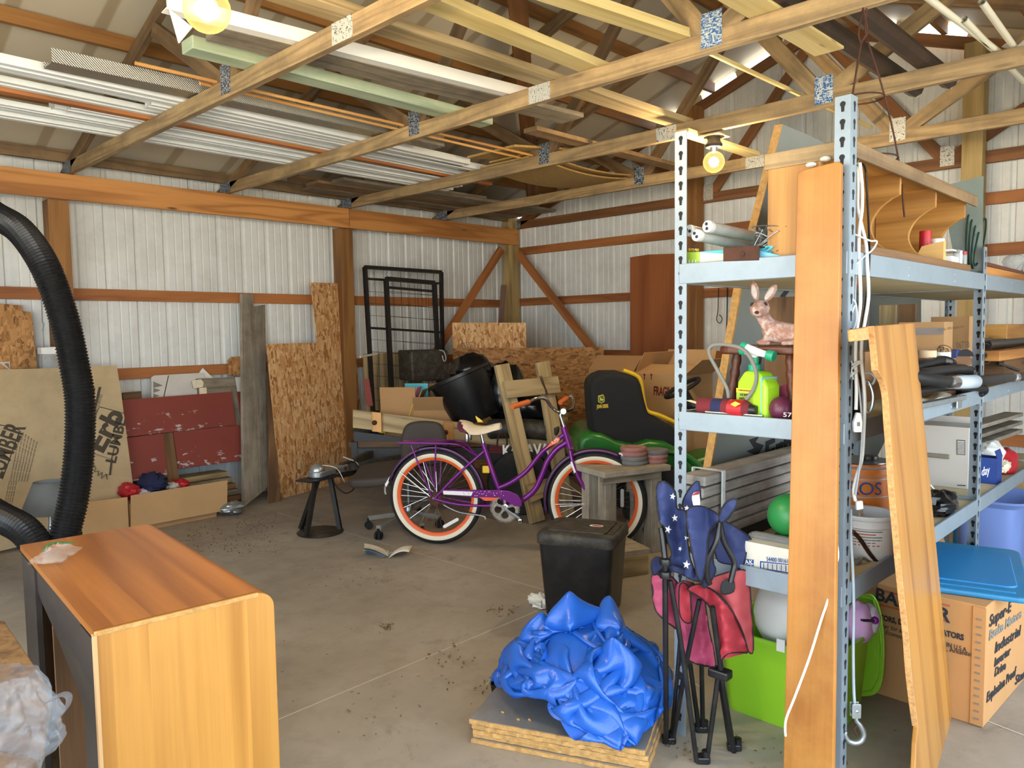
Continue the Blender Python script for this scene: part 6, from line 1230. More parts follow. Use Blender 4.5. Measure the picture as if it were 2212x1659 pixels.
tag(lump(PF(2030, 1112, D3) + V((0, 0, .05)), .08, (.8, 1.3, .7), .25, 2.2, 41, mat='blackbag', name='black_bag'), 'crumpled black plastic bag on the third shelf', 'bag')
tag(MB().tube([PX(2010, 1048, 5.6), PX(2045, 1090, 5.6)], .004, 6).build('white_edge_strip', m['white']), 'white edge strip of a clear sheet above the black bag', 'strip')
tag(MB().tube(spline([PX(1842, 1148, 5.64), PX(1858, 1165, 5.64), PX(1878, 1195, 5.64), PX(1898, 1220, 5.66), PX(1890, 1225, 5.66)], 6), .007, 8).build('bent_bar', m['rust']), 'rusty bent bar leaning on the white bucket', 'bar')
b = MB()
for k in range(4): b.tube(spline([PX(1846 + R_.uniform(0, 10), 1205 + R_.uniform(-4, 15), 5.62), PX(1865, 1212 + R_.uniform(-10, 12), 5.63), PX(1885, 1215 + R_.uniform(-8, 8), 5.64), PX(1905, 1222 + R_.uniform(-6, 6), 5.64)], 6), .004, 6)
tag(b.build('wire_bundle', m['stonegrey']), 'bundle of grey wires in front of the white bucket', 'wire')
# far bay third shelf and floor
t, mm = carton('blue_carton', 'torn blue carton with white letters on the far bay of the third shelf', V((5.61, -2.33, D3)), .10, .10, .13, 0, 'bluebox', (('r', -.3, .04),)); fq = Pl(mm @ V((.102, 0, 0)), mm @ V((.102, 1, 0)), mm @ V((.102, 0, 1))); ptext('lettering', 'day', fq, (2120, 1020), (2137, 1015), .06, m['inkwhite'], t)
tag(lump(PX(2165, 1000, 5.60), .09, (.8, 1.5, .8), .2, 2.0, 44, mat='red', name='red_bag'), 'red and white printed bag on the far bay of the third shelf', 'bag'); tag(lump(PX(2142, 980, 5.58), .075, (.8, 1.1, .9), .22, 2.0, 45, mat='white', name='white_bag'), 'white crumpled bag beside the blue carton', 'bag'); tag(lump(PX(2170, 1008, 5.64), .05, (.5, 1.6, .6), .3, 2.5, 48, mat='cream', name='cream_bag'), 'cream stripe of packaging on the red bag', 'bag')
for k in range(3): plank('window_screen', (5.45, -2.6 + .02 * k, D3 + .14 + .05 * k), (5.52, -1.3, D3 + .14 + .05 * k), .1, .022, 'vinylwhite' if False else 'greywood2', 'pale window screen lying on the far bay, %s of three' % ('lowest', 'middle', 'top')[k], 'window screen', 'pale window screens on the far bay')
bc = PF(2150, 1195, 0) ; bc = V((5.50, -1.62, 0))
t = thing('laundry_basket', 'light blue plastic laundry basket under the far bay', 'basket', bc)
bz = PP(2150, 1070, bc, V((.694, -.717, 0))).z
def sq(r, z, n_=24, p=4): return [V((bc.x + r * math.copysign(abs(math.cos(a)) ** (2 / p), math.cos(a)) * .8, bc.y + r * math.copysign(abs(math.sin(a)) ** (2 / p), math.sin(a)), z)) for a in [2 * PI * i / n_ for i in range(n_)]]
vs = []; lev = [(.19, .01), (.2, .1), (.215, .25), (.23, bz - .03), (.26, bz), (.25, bz + .01), (.22, bz - .03), (.19, .1), (.17, .02)]
for r, z in lev: vs += sq(r, z)
MB().add(vs, [(j * 24 + i, j * 24 + (i + 1) % 24, (j + 1) * 24 + (i + 1) % 24, (j + 1) * 24 + i) for j in range(len(lev) - 1) for i in range(24)] + [tuple(range(23, -1, -1))]).build('basket_body', m['bluebasket'], t, smooth=True)
for i in range(9): MB().box((bc.x + .155 + .0, bc.y - .12 + i * .03, bz * .5), (.012, .008, bz * .7), RY(0)).build('side_rib', m['bluebasket'], t)
tc_ = V((5.42, -1.0, 0)); t = thing('blue_tote', 'bright blue plastic tote with a rim standing under the far bay', 'storage tote', tc_); tz = PP(2195, 1060, tc_, V((.694, -.717, 0))).z
MB().prism(rrect(.46, .55, .05), tz, T(tc_ + V((0, 0, tz / 2)))).build('tub', m['aquadeep'], t, bevel=.006); MB().prism(rrect(.5, .59, .06), .03, T(tc_ + V((0, 0, tz)))).build('rim', m['aqua'], t, bevel=.008)
carton('cardboard_box', 'small open carton beside the foot of the rack post', V((5.55, -2.35, 0)), .30, .28, .28, .05, 'cardboard', (('l', .3, .1),))
carton('cardboard_box', 'flat carton under the rack behind the blue lid', V((5.42, -2.95, 0)), .36, .3, .26, .0, 'cardlight', (('b', .2, .08),))
carton('cardboard_box', 'carton with bottles on the blue tote at the right edge', V((5.50, -.98, tz + .016)), .3, .4, .12, .0, 'cardlight', ()); cyl('metal_bottle', 'silver spray bottle in the carton on the blue tote', 'bottle', PX(2205, 1030, 5.6), .03, .1, 'galv')
# motor carton with the blue lid
fA, fB = PF(1890, 1497), PF(2123, 1573); dx = (fB - fA).normalized(); dy = V((-dx.y, dx.x, 0)); WB = (fB - fA).length
hB = PP(2123, 1312, fB, V((.694, -.717, 0))).z; DB = .72
fA = fA - dx * .0; mm = basis(fA, dx, dy, V((0, 0, 1))); t = thing('motor_carton', 'big brown motor carton with printed lettering beside the rack', 'cardboard box', fA)
b = MB(mm); b.box((WB / 2, DB / 2, hB / 2), (WB, DB, hB)); b.build('carton_body', m['boxorange'], t, bevel=.004)
MB(mm).box((WB - .02, -.003, hB / 2), (.045, .005, hB - .01)).build('corner_seam', m['boxorange'], t, bevel=.002)
for i in range(14): MB(mm).box((WB - .02, -.007, .03 + i * (hB - .05) / 14), (.016, .003, .005), RY(0)).build('staple', m['stonegrey'], t)
F1 = Pl(mm @ V((0, -.0015, 0)), mm @ V((1, -.0015, 0)), mm @ V((0, -.0015, 1))); F2 = Pl(mm @ V((WB + .001, 0, 0)), mm @ V((WB + .001, 1, 0)), mm @ V((WB + .001, 0, 1)))
ink = m['ink']
ptext('lettering', 'BALDOR', F1, (1890, 1283), (2052, 1333), .07, ink, t, bold=.002)
for k in (0, 1): mark([(1888, 1270 + 31 * k), (2052, 1307 + 34 * k), (2052, 1311 + 34 * k), (1888, 1274 + 31 * k)], F1).build('orange_rule', m['inkorange'], t)
ptext('lettering', 'MOTORS, DRIVES, GENERATORS', F1, (1880, 1328), (2082, 1378), .03, ink, t, bold=.0012); ptext('lettering', 'Better for an', F1, (1890, 1347), (1953, 1364), .025, ink, t, shear=.2); ptext('lettering', 'in Economy', F1, (1900, 1361), (1960, 1380), .025, ink, t, shear=.2)
ptext('lettering', 'MADE IN U.S.A.', F1, (2010, 1383), (2090, 1405), .025, ink, t); ptext('lettering', 'Fort Smith, Arkansas', F1, (1990, 1390), (2100, 1414), .025, ink, t)
for a, b_, tx, h_ in (((2136, 1345), (2184, 1310), 'Super-E', .06), ((2136, 1375), (2206, 1325), 'Brake Motors', .05), ((2148, 1402), (2204, 1362), 'Industrial', .055), ((2147, 1433), (2182, 1405), 'Inverter', .045), ((2148, 1454), (2172, 1437), 'Drive', .045), ((2130, 1510), (2194, 1450), 'Explosion Proof', .05), ((2192, 1472), (2222, 1448), 'Stand', .05)):
    ptext('lettering', tx, F2, a, b_, h_, ink if tx != 'Brake Motors' else m['stonegrey'], t, bold=.0012, shear=.15)
zl = hB + .012; lc_ = [PF(*p, zl) for p in ((1905, 1262), (2035, 1172), (2235, 1200), (2195, 1293))]; lcx = sum(lc_, V()) / 4; lx = ((lc_[3] - lc_[0]) + (lc_[2] - lc_[1])).normalized(); ly = V((-lx.y, lx.x, 0)); LW = ((lc_[3] - lc_[0]).length + (lc_[2] - lc_[1]).length) / 2; LD = ((lc_[1] - lc_[0]).dot(ly) + (lc_[2] - lc_[3]).dot(ly)) / 2
lm_ = basis(lcx, lx, ly, V((0, 0, 1))); t = thing('tote_lid', 'bright blue plastic tote lid lying on the motor carton', 'lid', lcx)
MB(lm_).prism(rrect(LW, LD, .05), .022, T(0, 0, 0)).build('rim', m['aqua'], t, bevel=.008, seg=3); MB(lm_).prism(rrect(LW * .78, LD * .7, .04), .012, T(0, 0, .012)).build('raised_panel', m['aquadeep'], t, bevel=.005); MB(lm_).prism(rrect(LW * .72, LD * .03, .004), .006, T(0, -LD * .42, .013)).build('ridge', m['aqua'], t)
# green tote with pillow, lid and plush
tt = py_(-4.19); tl, tr_ = PF(1545, 1528), PF(1700, 1583); zt2 = tt.at(1640, 1378).z
tc_ = V((tl.x + .225, -3.995, 0)); t = thing('green_tote', 'lime green plastic tote stuffed with bedding under the rack', 'storage tote', tc_)
b = MB(); lev = [(.39, .32, 0), (.40, .33, .01), (.44, .37, zt2 - .02), (.465, .40, zt2 - .015), (.465, .40, zt2), (.445, .38, zt2), (.43, .36, zt2 - .02), (.39, .32, .012)]; vs = []
for w_, d_, z in lev: vs += [(tc_.x + p[0], tc_.y + p[1], z) for p in rrect(w_, d_, .04, 4)]
N = 20; b.add(vs, [(j * N + i, j * N + (i + 1) % N, (j + 1) * N + (i + 1) % N, (j + 1) * N + i) for j in range(len(lev) - 1) for i in range(N)] + [tuple(reversed(range(N))), tuple(range((len(lev) - 1) * N, len(lev) * N))]); b.build('tub', m['lime'], t, smooth=True)
MB().box(tt.at(1690, 1392) + V((0, -.012, .0)), (.03, .006, .045), RX(.0)).build('paper_tag', m['white'], t)
tag(lump(V((5.33, -4.04, zt2 + .05)), .13, (.95, .8, 1.0), .10, 1.6, 51, mat='white', name='white_pillow'), 'white pillow bulging out of the green tote', 'pillow')
tag(lump(V((5.45, -4.08, zt2 + .03)), .07, (.8, .8, 1.0), .25, 3, 52, mat='greyplush', name='grey_plush'), 'grey plush toy in the green tote', 'plush toy'); tag(lump(V((5.42, -4.12, zt2 + .05)), .03, (1, 1, 1.8), .3, 6, 53, mat='straw', name='straw_bunch'), 'bunch of dry straw beside the pillow', 'straw')
pc_ = PX(1855, 1345, 5.54); t = thing('pink_plush', 'pink and white plush toy with a purple tipped strap', 'plush toy', pc_ - V((0, 0, .07)))
lump(pc_, .07, (.7, .8, 1.15), .12, 2, 55, mat='pinkplush', name='body', parent=t); lump(pc_ + V((.025, .03, .01)), .05, (.8, .8, 1.2), .1, 2, 56, mat='greyplush', name='muzzle', parent=t)
MB().beam(PX(1862, 1340, 5.66), PX(1887, 1341, 5.68), .012, .006).build('strap', m['blackmatte'], t); MB().ball(PX(1890, 1340, 5.68), .013, 16).build('tip_ball', m['purple'], t, smooth=True)
lidp = Pl((5.3, -3.74, 0), (5.9, -3.74, 0), (5.3, -3.70, .5)); t = thing('tote_lid', 'lime green tote lid standing on edge beside the tote', 'lid', lidp.at(1880, 1500))
slab(sp2([(1800, 1310), (1862, 1285), (1888, 1290), (1903, 1330), (1910, 1400), (1906, 1470), (1890, 1500), (1850, 1505), (1800, 1500)], 4, True), lidp, .012).build('panel', m['lime'], t, bevel=.003)
lq_ = Pl(lidp.o + lidp.n * .004, lidp.at(1880, 1400) + lidp.n * .004, lidp.at(1850, 1400) + lidp.n * .004); slab([(1882, 1365), (1893, 1368), (1892, 1420), (1884, 1418)], lq_, .008).build('latch', m['lime'], t, bevel=.002); MB().tube([lq_.at(*p) for p in ((1862, 1290), (1886, 1296), (1898, 1332), (1904, 1400), (1900, 1465), (1886, 1492), (1855, 1496))], .004, 6).build('lid_rib', m['lime'], t)
# --- cords on the front post
dC = 2.325
def C(px, py, d=dC): return CAM + ray(px, py) * d
def cord(name, pts, r, mat, label, cat='cord', d=dC, sp=7, flat=None):
    return tag(MB().tube(spline([C(p[0], p[1], (p[2] if len(p) > 2 else d)) for p in pts], sp), r, 8, flat=flat).build(name, m[mat], smooth=True), label, cat)
cord('extension_cord', [(1853, 352), (1853, 400), (1853, 450), (1862, 490), (1871, 530), (1874, 580), (1876, 640), (1869, 690), (1862, 730), (1861, 780), (1867, 840), (1868, 880), (1866, 930), (1862, 990), (1850, 1030), (1844, 1060), (1848, 1082)], .0052, 'cordwhite', 'white extension cord hanging from the hook, right hand strand')
cord('extension_cord', [(1857, 352), (1862, 400), (1862, 450), (1856, 500), (1855, 560), (1858, 610), (1858, 660), (1850, 720), (1848, 780), (1850, 840), (1849, 885)], .0052, 'cordwhite', 'white extension cord hanging from the hook, ending in a flat connector', d=2.30)
cn = C(1852, 912, 2.295); t = thing('cord_connector', 'white flat triple socket connector on the hanging cord', 'connector', cn); fr_ = basis(cn, V((.717, .694, 0)), V((0, 0, 1)), V((.694, -.717, 0))); MB(fr_).prism([(-.012, -.03), (.012, -.03), (.014, .0), (.008, .028), (-.004, .03), (-.014, .0)], .014).build('housing', m['white'], t, bevel=.003); MB(fr_).box((0, -.005, .008), (.008, .012, .003)).build('socket', m['stonegrey'], t)
pg = C(1856, 1092, 2.32); t = thing('cord_plug', 'white plug dangling beside the orange bucket', 'plug', pg); fr_ = basis(pg, V((.717, .694, 0)), V((0, 0, 1)), V((.694, -.717, 0))) @ RZ(.2); MB(fr_).prism([(-.012, -.012), (.01, -.012), (.012, .014), (-.008, .016)], .012).build('housing', m['white'], t, bevel=.003)
for s in (-1, 1): MB(fr_).box((s * .005, -.022, 0), (.003, .018, .006)).build('prong', m['chrome'], t)
cord('black_bungee', [(1846, 372), (1845, 450), (1846, 520), (1847, 560)], .006, 'blackplastic', 'black flat strap hanging next to the front post', 'strap', flat=.5); cord('black_bungee', [(1862, 352), (1870, 370), (1874, 440), (1877, 500), (1878, 560), (1872, 640), (1858, 730)], .006, 'blackplastic', 'longer black strap right of the white cords', 'strap', 2.34, flat=.5)
cord('steel_cable', [(1847, 355), (1838, 400), (1826, 440), (1822, 480), (1835, 500), (1860, 512), (1880, 520), (1894, 522), (1884, 540), (1860, 560), (1838, 585), (1828, 620), (1826, 680), (1832, 740), (1838, 790), (1843, 820)], .0028, 'cordgrey', 'thin steel cable looping around the front post', 'cable', 2.29); cord('steel_cable', [(1850, 560), (1848, 620), (1846, 680), (1842, 740), (1850, 800), (1858, 860), (1862, 930), (1858, 1000), (1848, 1070)], .0028, 'cordgrey', 'steel cable running down beside the white cords', 'cable', 2.31)
cord('steel_cable', [(1846, 660), (1830, 700), (1817, 715), (1815, 690), (1822, 660), (1838, 648), (1848, 655), (1850, 690), (1840, 720)], .003, 'cordgrey', 'loop of steel cable at the middle of the front post', 'cable', 2.28); cord('red_wire', [(1843, 603), (1850, 610), (1856, 622)], .002, 'red', 'short red wire end beside the front post', 'wire', 2.33)
cord('steel_cable', [(1838, 1100), (1838, 1160), (1842, 1230), (1844, 1300), (1843, 1400), (1844, 1480), (1846, 1520)], .0045, 'cordgrey', 'steel cable hanging straight down to the pulley hook', 'cable', 2.36)
cord('knotted_rope', [(1838, 780), (1842, 788), (1850, 782), (1858, 782), (1848, 790), (1838, 800), (1844, 806), (1852, 800), (1838, 812), (1830, 818)], .0035, 'twine', 'knotted pale rope end on the hanging cables', 'rope', 2.29)
cord('braided_rope', [(1808, 1178), (1810, 1200), (1806, 1220), (1790, 1290), (1772, 1345), (1752, 1410), (1736, 1455), (1715, 1510), (1699, 1550), (1696, 1572), (1697, 1590)], .0035, 'rope', 'white braided rope hanging down over the orange board', 'rope', 2.235)
hk = C(1842, 352, 2.30); tag(MB().tube(spline([C(1830, 322, 2.29), C(1829, 338, 2.29), C(1836, 350, 2.28), C(1850, 352, 2.29), C(1856, 343, 2.31), C(1850, 335, 2.32), C(1845, 345, 2.31), C(1858, 362, 2.3)], 6), .003, 8).build('wire_hook', m['chrome'], smooth=True), 'bent wire hook through a slot near the top of the front post', 'hook')
kc = C(1873, 850, 2.33); t = thing('carabiner', 'grey snap hook hanging beside the curved board', 'carabiner', kc); MB().tube(spline([C(x, y, 2.33) for x, y in ((1868, 828), (1864, 850), (1867, 878), (1875, 892), (1883, 880), (1886, 855), (1880, 832), (1874, 822))], 6, True), .005, 8, True).build('hook_body', m['galv'], t, smooth=True); MB().tube(spline([C(x, y, 2.33) for x, y in ((1866, 806), (1880, 806), (1890, 816), (1886, 828), (1876, 832))], 5), .0035, 8).build('cable_eye', m['cordgrey'], t, smooth=True)
pkc = C(1848, 1534, 2.36); t = thing('pulley_hook', 'galvanized pulley block with a curved hook hanging near the floor', 'pulley', pkc); fr_ = basis(pkc, V((.717, .694, 0)), V((0, 0, 1)), V((.694, -.717, 0)))
for s in (-1, 1): MB(fr_).prism(rrect(.028, .046, .004), .002, T(0, 0, s * .008)).build('cheek_plate', m['galv'], t, bevel=.001)
MB(fr_).lathe([(.012, -.006), (.009, 0), (.012, .006)], 18).build('sheave', m['steel'], t); MB(fr_).lathe([(.004, .009), (.004, .011), (.001, .012)], 10).build('axle_bolt', m['chrome'], t)
hkp = [(.004, -.02), (.004, -.034), (.016, -.05), (.027, -.075), (.02, -.097), (.0, -.105), (-.02, -.098), (-.03, -.08), (-.028, -.068)]; MB(fr_).tube(spline([V((a, b_, 0)) for a, b_ in hkp], 5), [.005 + .004 * math.sin(PI * i / 40) for i in range(41)], 10).build('hook', m['galv'], t, smooth=True); MB(fr_).tube([V((.006, -.045, 0)), V((-.004, -.06, 0)), V((.008, -.085, 0))], .003, 6).build('latch', m['rust'], t)
# ------------------------------------------------------------------ foreground: desk
DZ = .74
A, B, Cc, D = PF(205, 1368, DZ), PF(612, 1283, DZ), PF(345, 1131, DZ), PF(50, 1180, DZ)
e1 = (B - A).normalized(); e1.z = 0; e2 = V((-e1.y, e1.x, 0)); WD = (B - A).length; LD_ = (((D - A).dot(e2)) + (Cc - B).dot(e2)) / 2
sk = (D - A).dot(e1) / LD_; e2 = ((D - A).normalized() + (Cc - B).normalized()).normalized(); e1 = V((e2.y, -e2.x, 0)); WD = ((B - A).dot(e1) + (Cc - D).dot(e1)) / 2; LD_ = ((D - A).dot(e2) + (Cc - B).dot(e2)) / 2
if e1.dot(B - A) < 0: e1 = -e1
dm = basis(V((A.x, A.y, 0)), e1, e2, V((0, 0, 1)))
t = thing('desk', 'orange wooden desk with a rounded top corner in the near left foreground', 'desk', dm @ V((WD / 2, LD_ / 2, 0)))
rr_ = .045; pan = [(0, 0), (WD, 0), (WD, DZ - rr_)] + [(WD - rr_ + rr_ * math.cos(a), DZ - rr_ + rr_ * math.sin(a)) for a in [PI / 2 * k / 8 for k in range(1, 9)]] + [(0, DZ)]
up_ = basis(V((0, 0, 0)), V((1, 0, 0)), V((0, 0, 1)), V((0, -1, 0)))
b = MB(dm @ up_); pr = [(p[1], -p[0]) for p in pan]
n_ = len(pr); b.prism(pr, .02, T(0, 0, -.008) @ RZ(PI / 2)); b.build('end_panel', m['veneerlight'], t, bevel=.002)
top = [(0, DZ - .019), (0, DZ), (WD - rr_, DZ)] + [(WD - rr_ + rr_ * math.sin(a), DZ - rr_ + rr_ * math.cos(a)) for a in [PI / 2 * k / 8 for k in range(1, 9)]] + [(WD, DZ - .12), (WD - .019, DZ - .12), (WD - .019, DZ - rr_)] + [(WD - rr_, DZ - .019)]
b = MB(dm); vs = [(p[0], .021, p[1]) for p in top] + [(p[0], LD_, p[1]) for p in top]; n_ = len(top)
b.add(vs, [tuple(range(n_)), tuple(reversed(range(n_, 2 * n_)))] + [(i, n_ + i, n_ + (i + 1) % n_, (i + 1) % n_) for i in range(n_)], [[(0, 0)] * n_] * 2 + [[(.021, top[i][0] + top[i][1]), (LD_, top[i][0] + top[i][1]), (LD_, top[(i + 1) % n_][0] + top[(i + 1) % n_][1]), (.021, top[(i + 1) % n_][0] + top[(i + 1) % n_][1])] for i in range(n_)]); b.build('desk_top', m['desktop'], t)
MB(dm).beam((-.002, -.0025, DZ - .002), (WD - rr_, -.0025, DZ - .002), .006, .012).build('edge_strip', m['foamedge'], t, bevel=.002); MB(dm).beam((-.002, .0, .02), (-.002, .0, DZ - .004), .008, .018).build('edge_strip', m['cardlight'], t)
MB(dm).box((.012, .10, DZ / 2 - .015), (.02, .16, DZ - .03)).build('back_panel', m['deskdark'], t, bevel=.002); MB(dm).box((.012, LD_ - .12, DZ / 2 - .015), (.02, .22, DZ - .03)).build('back_panel', m['deskdark'], t, bevel=.002)
MB(dm).prism([(.18, DZ - .02), (LD_ - .2, DZ - .02), (LD_ - .2, DZ - .10), (LD_ - .28, DZ - .13), (LD_ / 2 + .05, DZ - .17), (.3, DZ - .25), (.18, DZ - .30)], .018, basis(V((.02, 0, 0)), V((0, 1, 0)), V((0, 0, 1)), V((1, 0, 0)))).build('apron', m['deskdark'], t, bevel=.002)
MB(dm).box((WD / 2 + .01, .30, DZ / 2 - .02), (WD - .05, .018, DZ - .06)).build('pedestal_side', m['oldbrown'], t); MB(dm).box((WD / 2 + .01, LD_ - .30, DZ / 2 - .02), (WD - .05, .018, DZ - .06)).build('pedestal_side', m['oldbrown'], t); MB(dm).box((WD / 2, LD_ - .01, DZ / 2 - .02), (WD - .03, .018, DZ - .06)).build('far_end_panel', m['oldbrown'], t)
for k in range(3):
    z = .12 + k * .2; d_ = MB(dm).box((WD + .004, .16, z), (.018, .27, .18)).build('drawer', m['veneer'], t, bevel=.003)
    MB(dm).tube([(WD + .015, .08, z), (WD + .022, .10, z), (WD + .022, .22, z), (WD + .015, .24, z)], .006, 8).build('handle', m['rust'], d_)
MB(dm).box((WD / 2, LD_ / 2, .62), (WD - .06, LD_ - .62, .1)).build('center_drawer', m['oldbrown'], t)
# zip bag on the desk
bc = PF(122, 1205, DZ); ax_ = (PF(178, 1165, DZ) - PF(80, 1230, DZ)).normalized(); ay_ = V((-ax_.y, ax_.x, 0)); bgm = basis(bc + V((0, 0, .003)), ax_, ay_, V((0, 0, 1)))
t = thing('zip_bag', 'crumpled clear zip bag with a green closing strip on the desk', 'plastic bag', bc)
def bagf(u, v): x = (u - .5) * .17; y = (v - .5) * .10; k = math.sin(PI * u) * math.sin(PI * v); return V((x + .01 * nz((u * 3, v * 3, 0), 1, 3), y + .012 * nz((u * 4, v * 3, 1), 1, 4), .004 + k * (.03 + .03 * nz((u * 5, v * 5, 2), 1, 7)) + .012 * abs(nz((u * 9, v * 9, 3), 1, 9))))
b = MB(bgm); b.grid(bagf, 26, 18); b.grid(lambda u, v: V((bagf(u, v).x, bagf(u, v).y, .002)), 8, 6); b.build('pouch', m['baggie'], t, smooth=True)
MB(bgm).tube(spline([V((.02, .045, .02)), V((.05, .04, .03)), V((.075, .02, .028)), V((.09, -.02, .018))], 6), .006, 8, flat=.5).build('zip_strip', m['signgreen'], t, smooth=True)
# left bench with plastic bag
LZ = .60; ps = [PF(*p, LZ) for p in ((-220, 1280), (10, 1342), (112, 1492), (60, 1800), (-300, 1800))]; cen = sum(ps, V()) / 5
b = MB(); b.prism([(p.x, p.y) for p in reversed(ps)], .03, T(0, 0, LZ - .015)); t = thing('rough_bench', 'rough brown stained bench top at the lower left corner', 'bench', V((cen.x, cen.y, 0)))
b.build('bench_top', m['roughtop'] if 'roughtop' in m else m['oldbrown'], t, bevel=.003)
for k in (0, 1, 3, 4): q_ = ps[k].lerp(cen, .15); MB().box((q_.x, q_.y, (LZ - .03) / 2), (.06, .06, LZ - .03)).build('leg', m['oldbrown'], t)
bp0 = CAM + ray(45, 1580) * 1.52
t = thing('plastic_bag', 'crumpled translucent plastic bag at the lower left corner', 'plastic bag', bp0 - V((0, 0, .1))); XF[t.name] = bp0 - V((0, 0, .1))
rt = V((.72, .69, 0)); fw_ = V((.69, -.72, 0))
def bagp(u, v):
    a = 2 * PI * u; z = .12 - .26 * v; r = .09 * (.35 + math.sin(PI * min(1, v * .85 + .12)) * .75); r *= 1 + .35 * nz((math.cos(a) * 1.5, math.sin(a) * 1.5, v * 3), 1, 2) + .45 * abs(nz((math.cos(a) * 3, math.sin(a) * 3, v * 4), 1, 5)) + .3 * abs(nz((math.cos(a) * 8, math.sin(a) * 8, v * 9), 1, 6))
    return bp0 + rt * (r * math.cos(a) * 1.0 - .05 * v) + fw_ * r * math.sin(a) * .7 + V((0, 0, z)) - rt * .03
MB().grid(bagp, 90, 54).build('film', m['bagfrost'], t, smooth=True, sub=1)
MB().tube(spline([bp0 + rt * .055 + V((0, 0, .06)), bp0 + rt * .085 + V((0, 0, .075)), bp0 + rt * .10 + V((0, 0, .07)), bp0 + rt * .095 + V((0, 0, .05)), bp0 + rt * .07 + V((0, 0, .02))], 6), .011, 8, flat=.3).build('bag_handle', m['bagfrost'], t, smooth=True)
# ------------------------------------------------------------------ trash can
a = PF(1184, 1334); zt = PP(1167, 1150, a, V((.694, -.717, 0))).z
L0, L1, L2, L3 = PF(1166, 1148, zt), PF(1327, 1168, zt), PF(1352, 1130, zt), PF(1202, 1107, zt)
ty = ((L3 - L0).normalized() + (L2 - L1).normalized()).normalized(); tx = (((L1 - L0).normalized() + (L2 - L3).normalized()).normalized() * .3 + V((ty.y, -ty.x, 0)) * .7).normalized(); ty = V((-tx.y, tx.x, 0)); tw = ((L1 - L0).dot(tx) + (L2 - L3).dot(tx)) / 2; td = min(.36, max(.2, ((L3 - L0).dot(ty) + (L2 - L1).dot(ty)) / 2)); c = (L0 + L1 + L2 + L3) / 4
cm2 = basis(V((c.x, c.y, 0)), tx, ty, V((0, 0, 1))); t = thing('trash_can', 'black plastic trash can with a dusty swing lid beside the bicycle', 'trash can', V((c.x, c.y, 0)))
b = MB(cm2); lev = [(.80, 0), (.82, .01), (.95, zt - .05), (.95, zt - .048)]; vs = []
for k, z in lev: vs += [(p[0], p[1], z) for p in rrect(tw * k, td * k, .03, 4)]
b.add(vs, [(j * 20 + i, j * 20 + (i + 1) % 20, (j + 1) * 20 + (i + 1) % 20, (j + 1) * 20 + i) for j in range(3) for i in range(20)] + [tuple(reversed(range(20))), tuple(range(60, 80))]); b.build('body', m['blackplastic'], t, smooth=True)
b = MB(cm2); vs = []; lev = [(.985, zt - .062), (1.0, zt - .058), (1.0, zt - .018), (.97, zt - .006), (.9, zt)]
for k, z in lev: vs += [(p[0], p[1], z) for p in rrect(tw * k, td * k, .035, 4)]
b.add(vs, [(j * 20 + i, j * 20 + (i + 1) % 20, (j + 1) * 20 + (i + 1) % 20, (j + 1) * 20 + i) for j in range(4) for i in range(20)] + [tuple(range(80, 100)), tuple(reversed(range(20)))]); b.build('lid', m['blackdusty'], t, smooth=True)
lidt = MB(cm2).prism(rrect(tw * .74, td * .72, .02), .012, T(0, 0, zt + .002)).build('swing_flap', m['blackdusty'], t, bevel=.003); MB(cm2).box((tw * .42, -td * .05, zt + .003), (.03, td * .5, .008)).build('catch', m['blackdusty'], t, bevel=.002)
MB(cm2).lathe([(.001, 0), (.036, 0), (.036, .0008), (.001, .0008)], 24, T(tw * .17, .0, zt + .0085), sy=.55).build('round_sticker', m['inkwhite'], lidt); MB(cm2).lathe([(.001, 0), (.028, 0), (.028, .001), (.001, .001)], 24, T(tw * .18, -.004, zt + .0088), sy=.5).build('sticker_print', m['inkorange'], lidt)
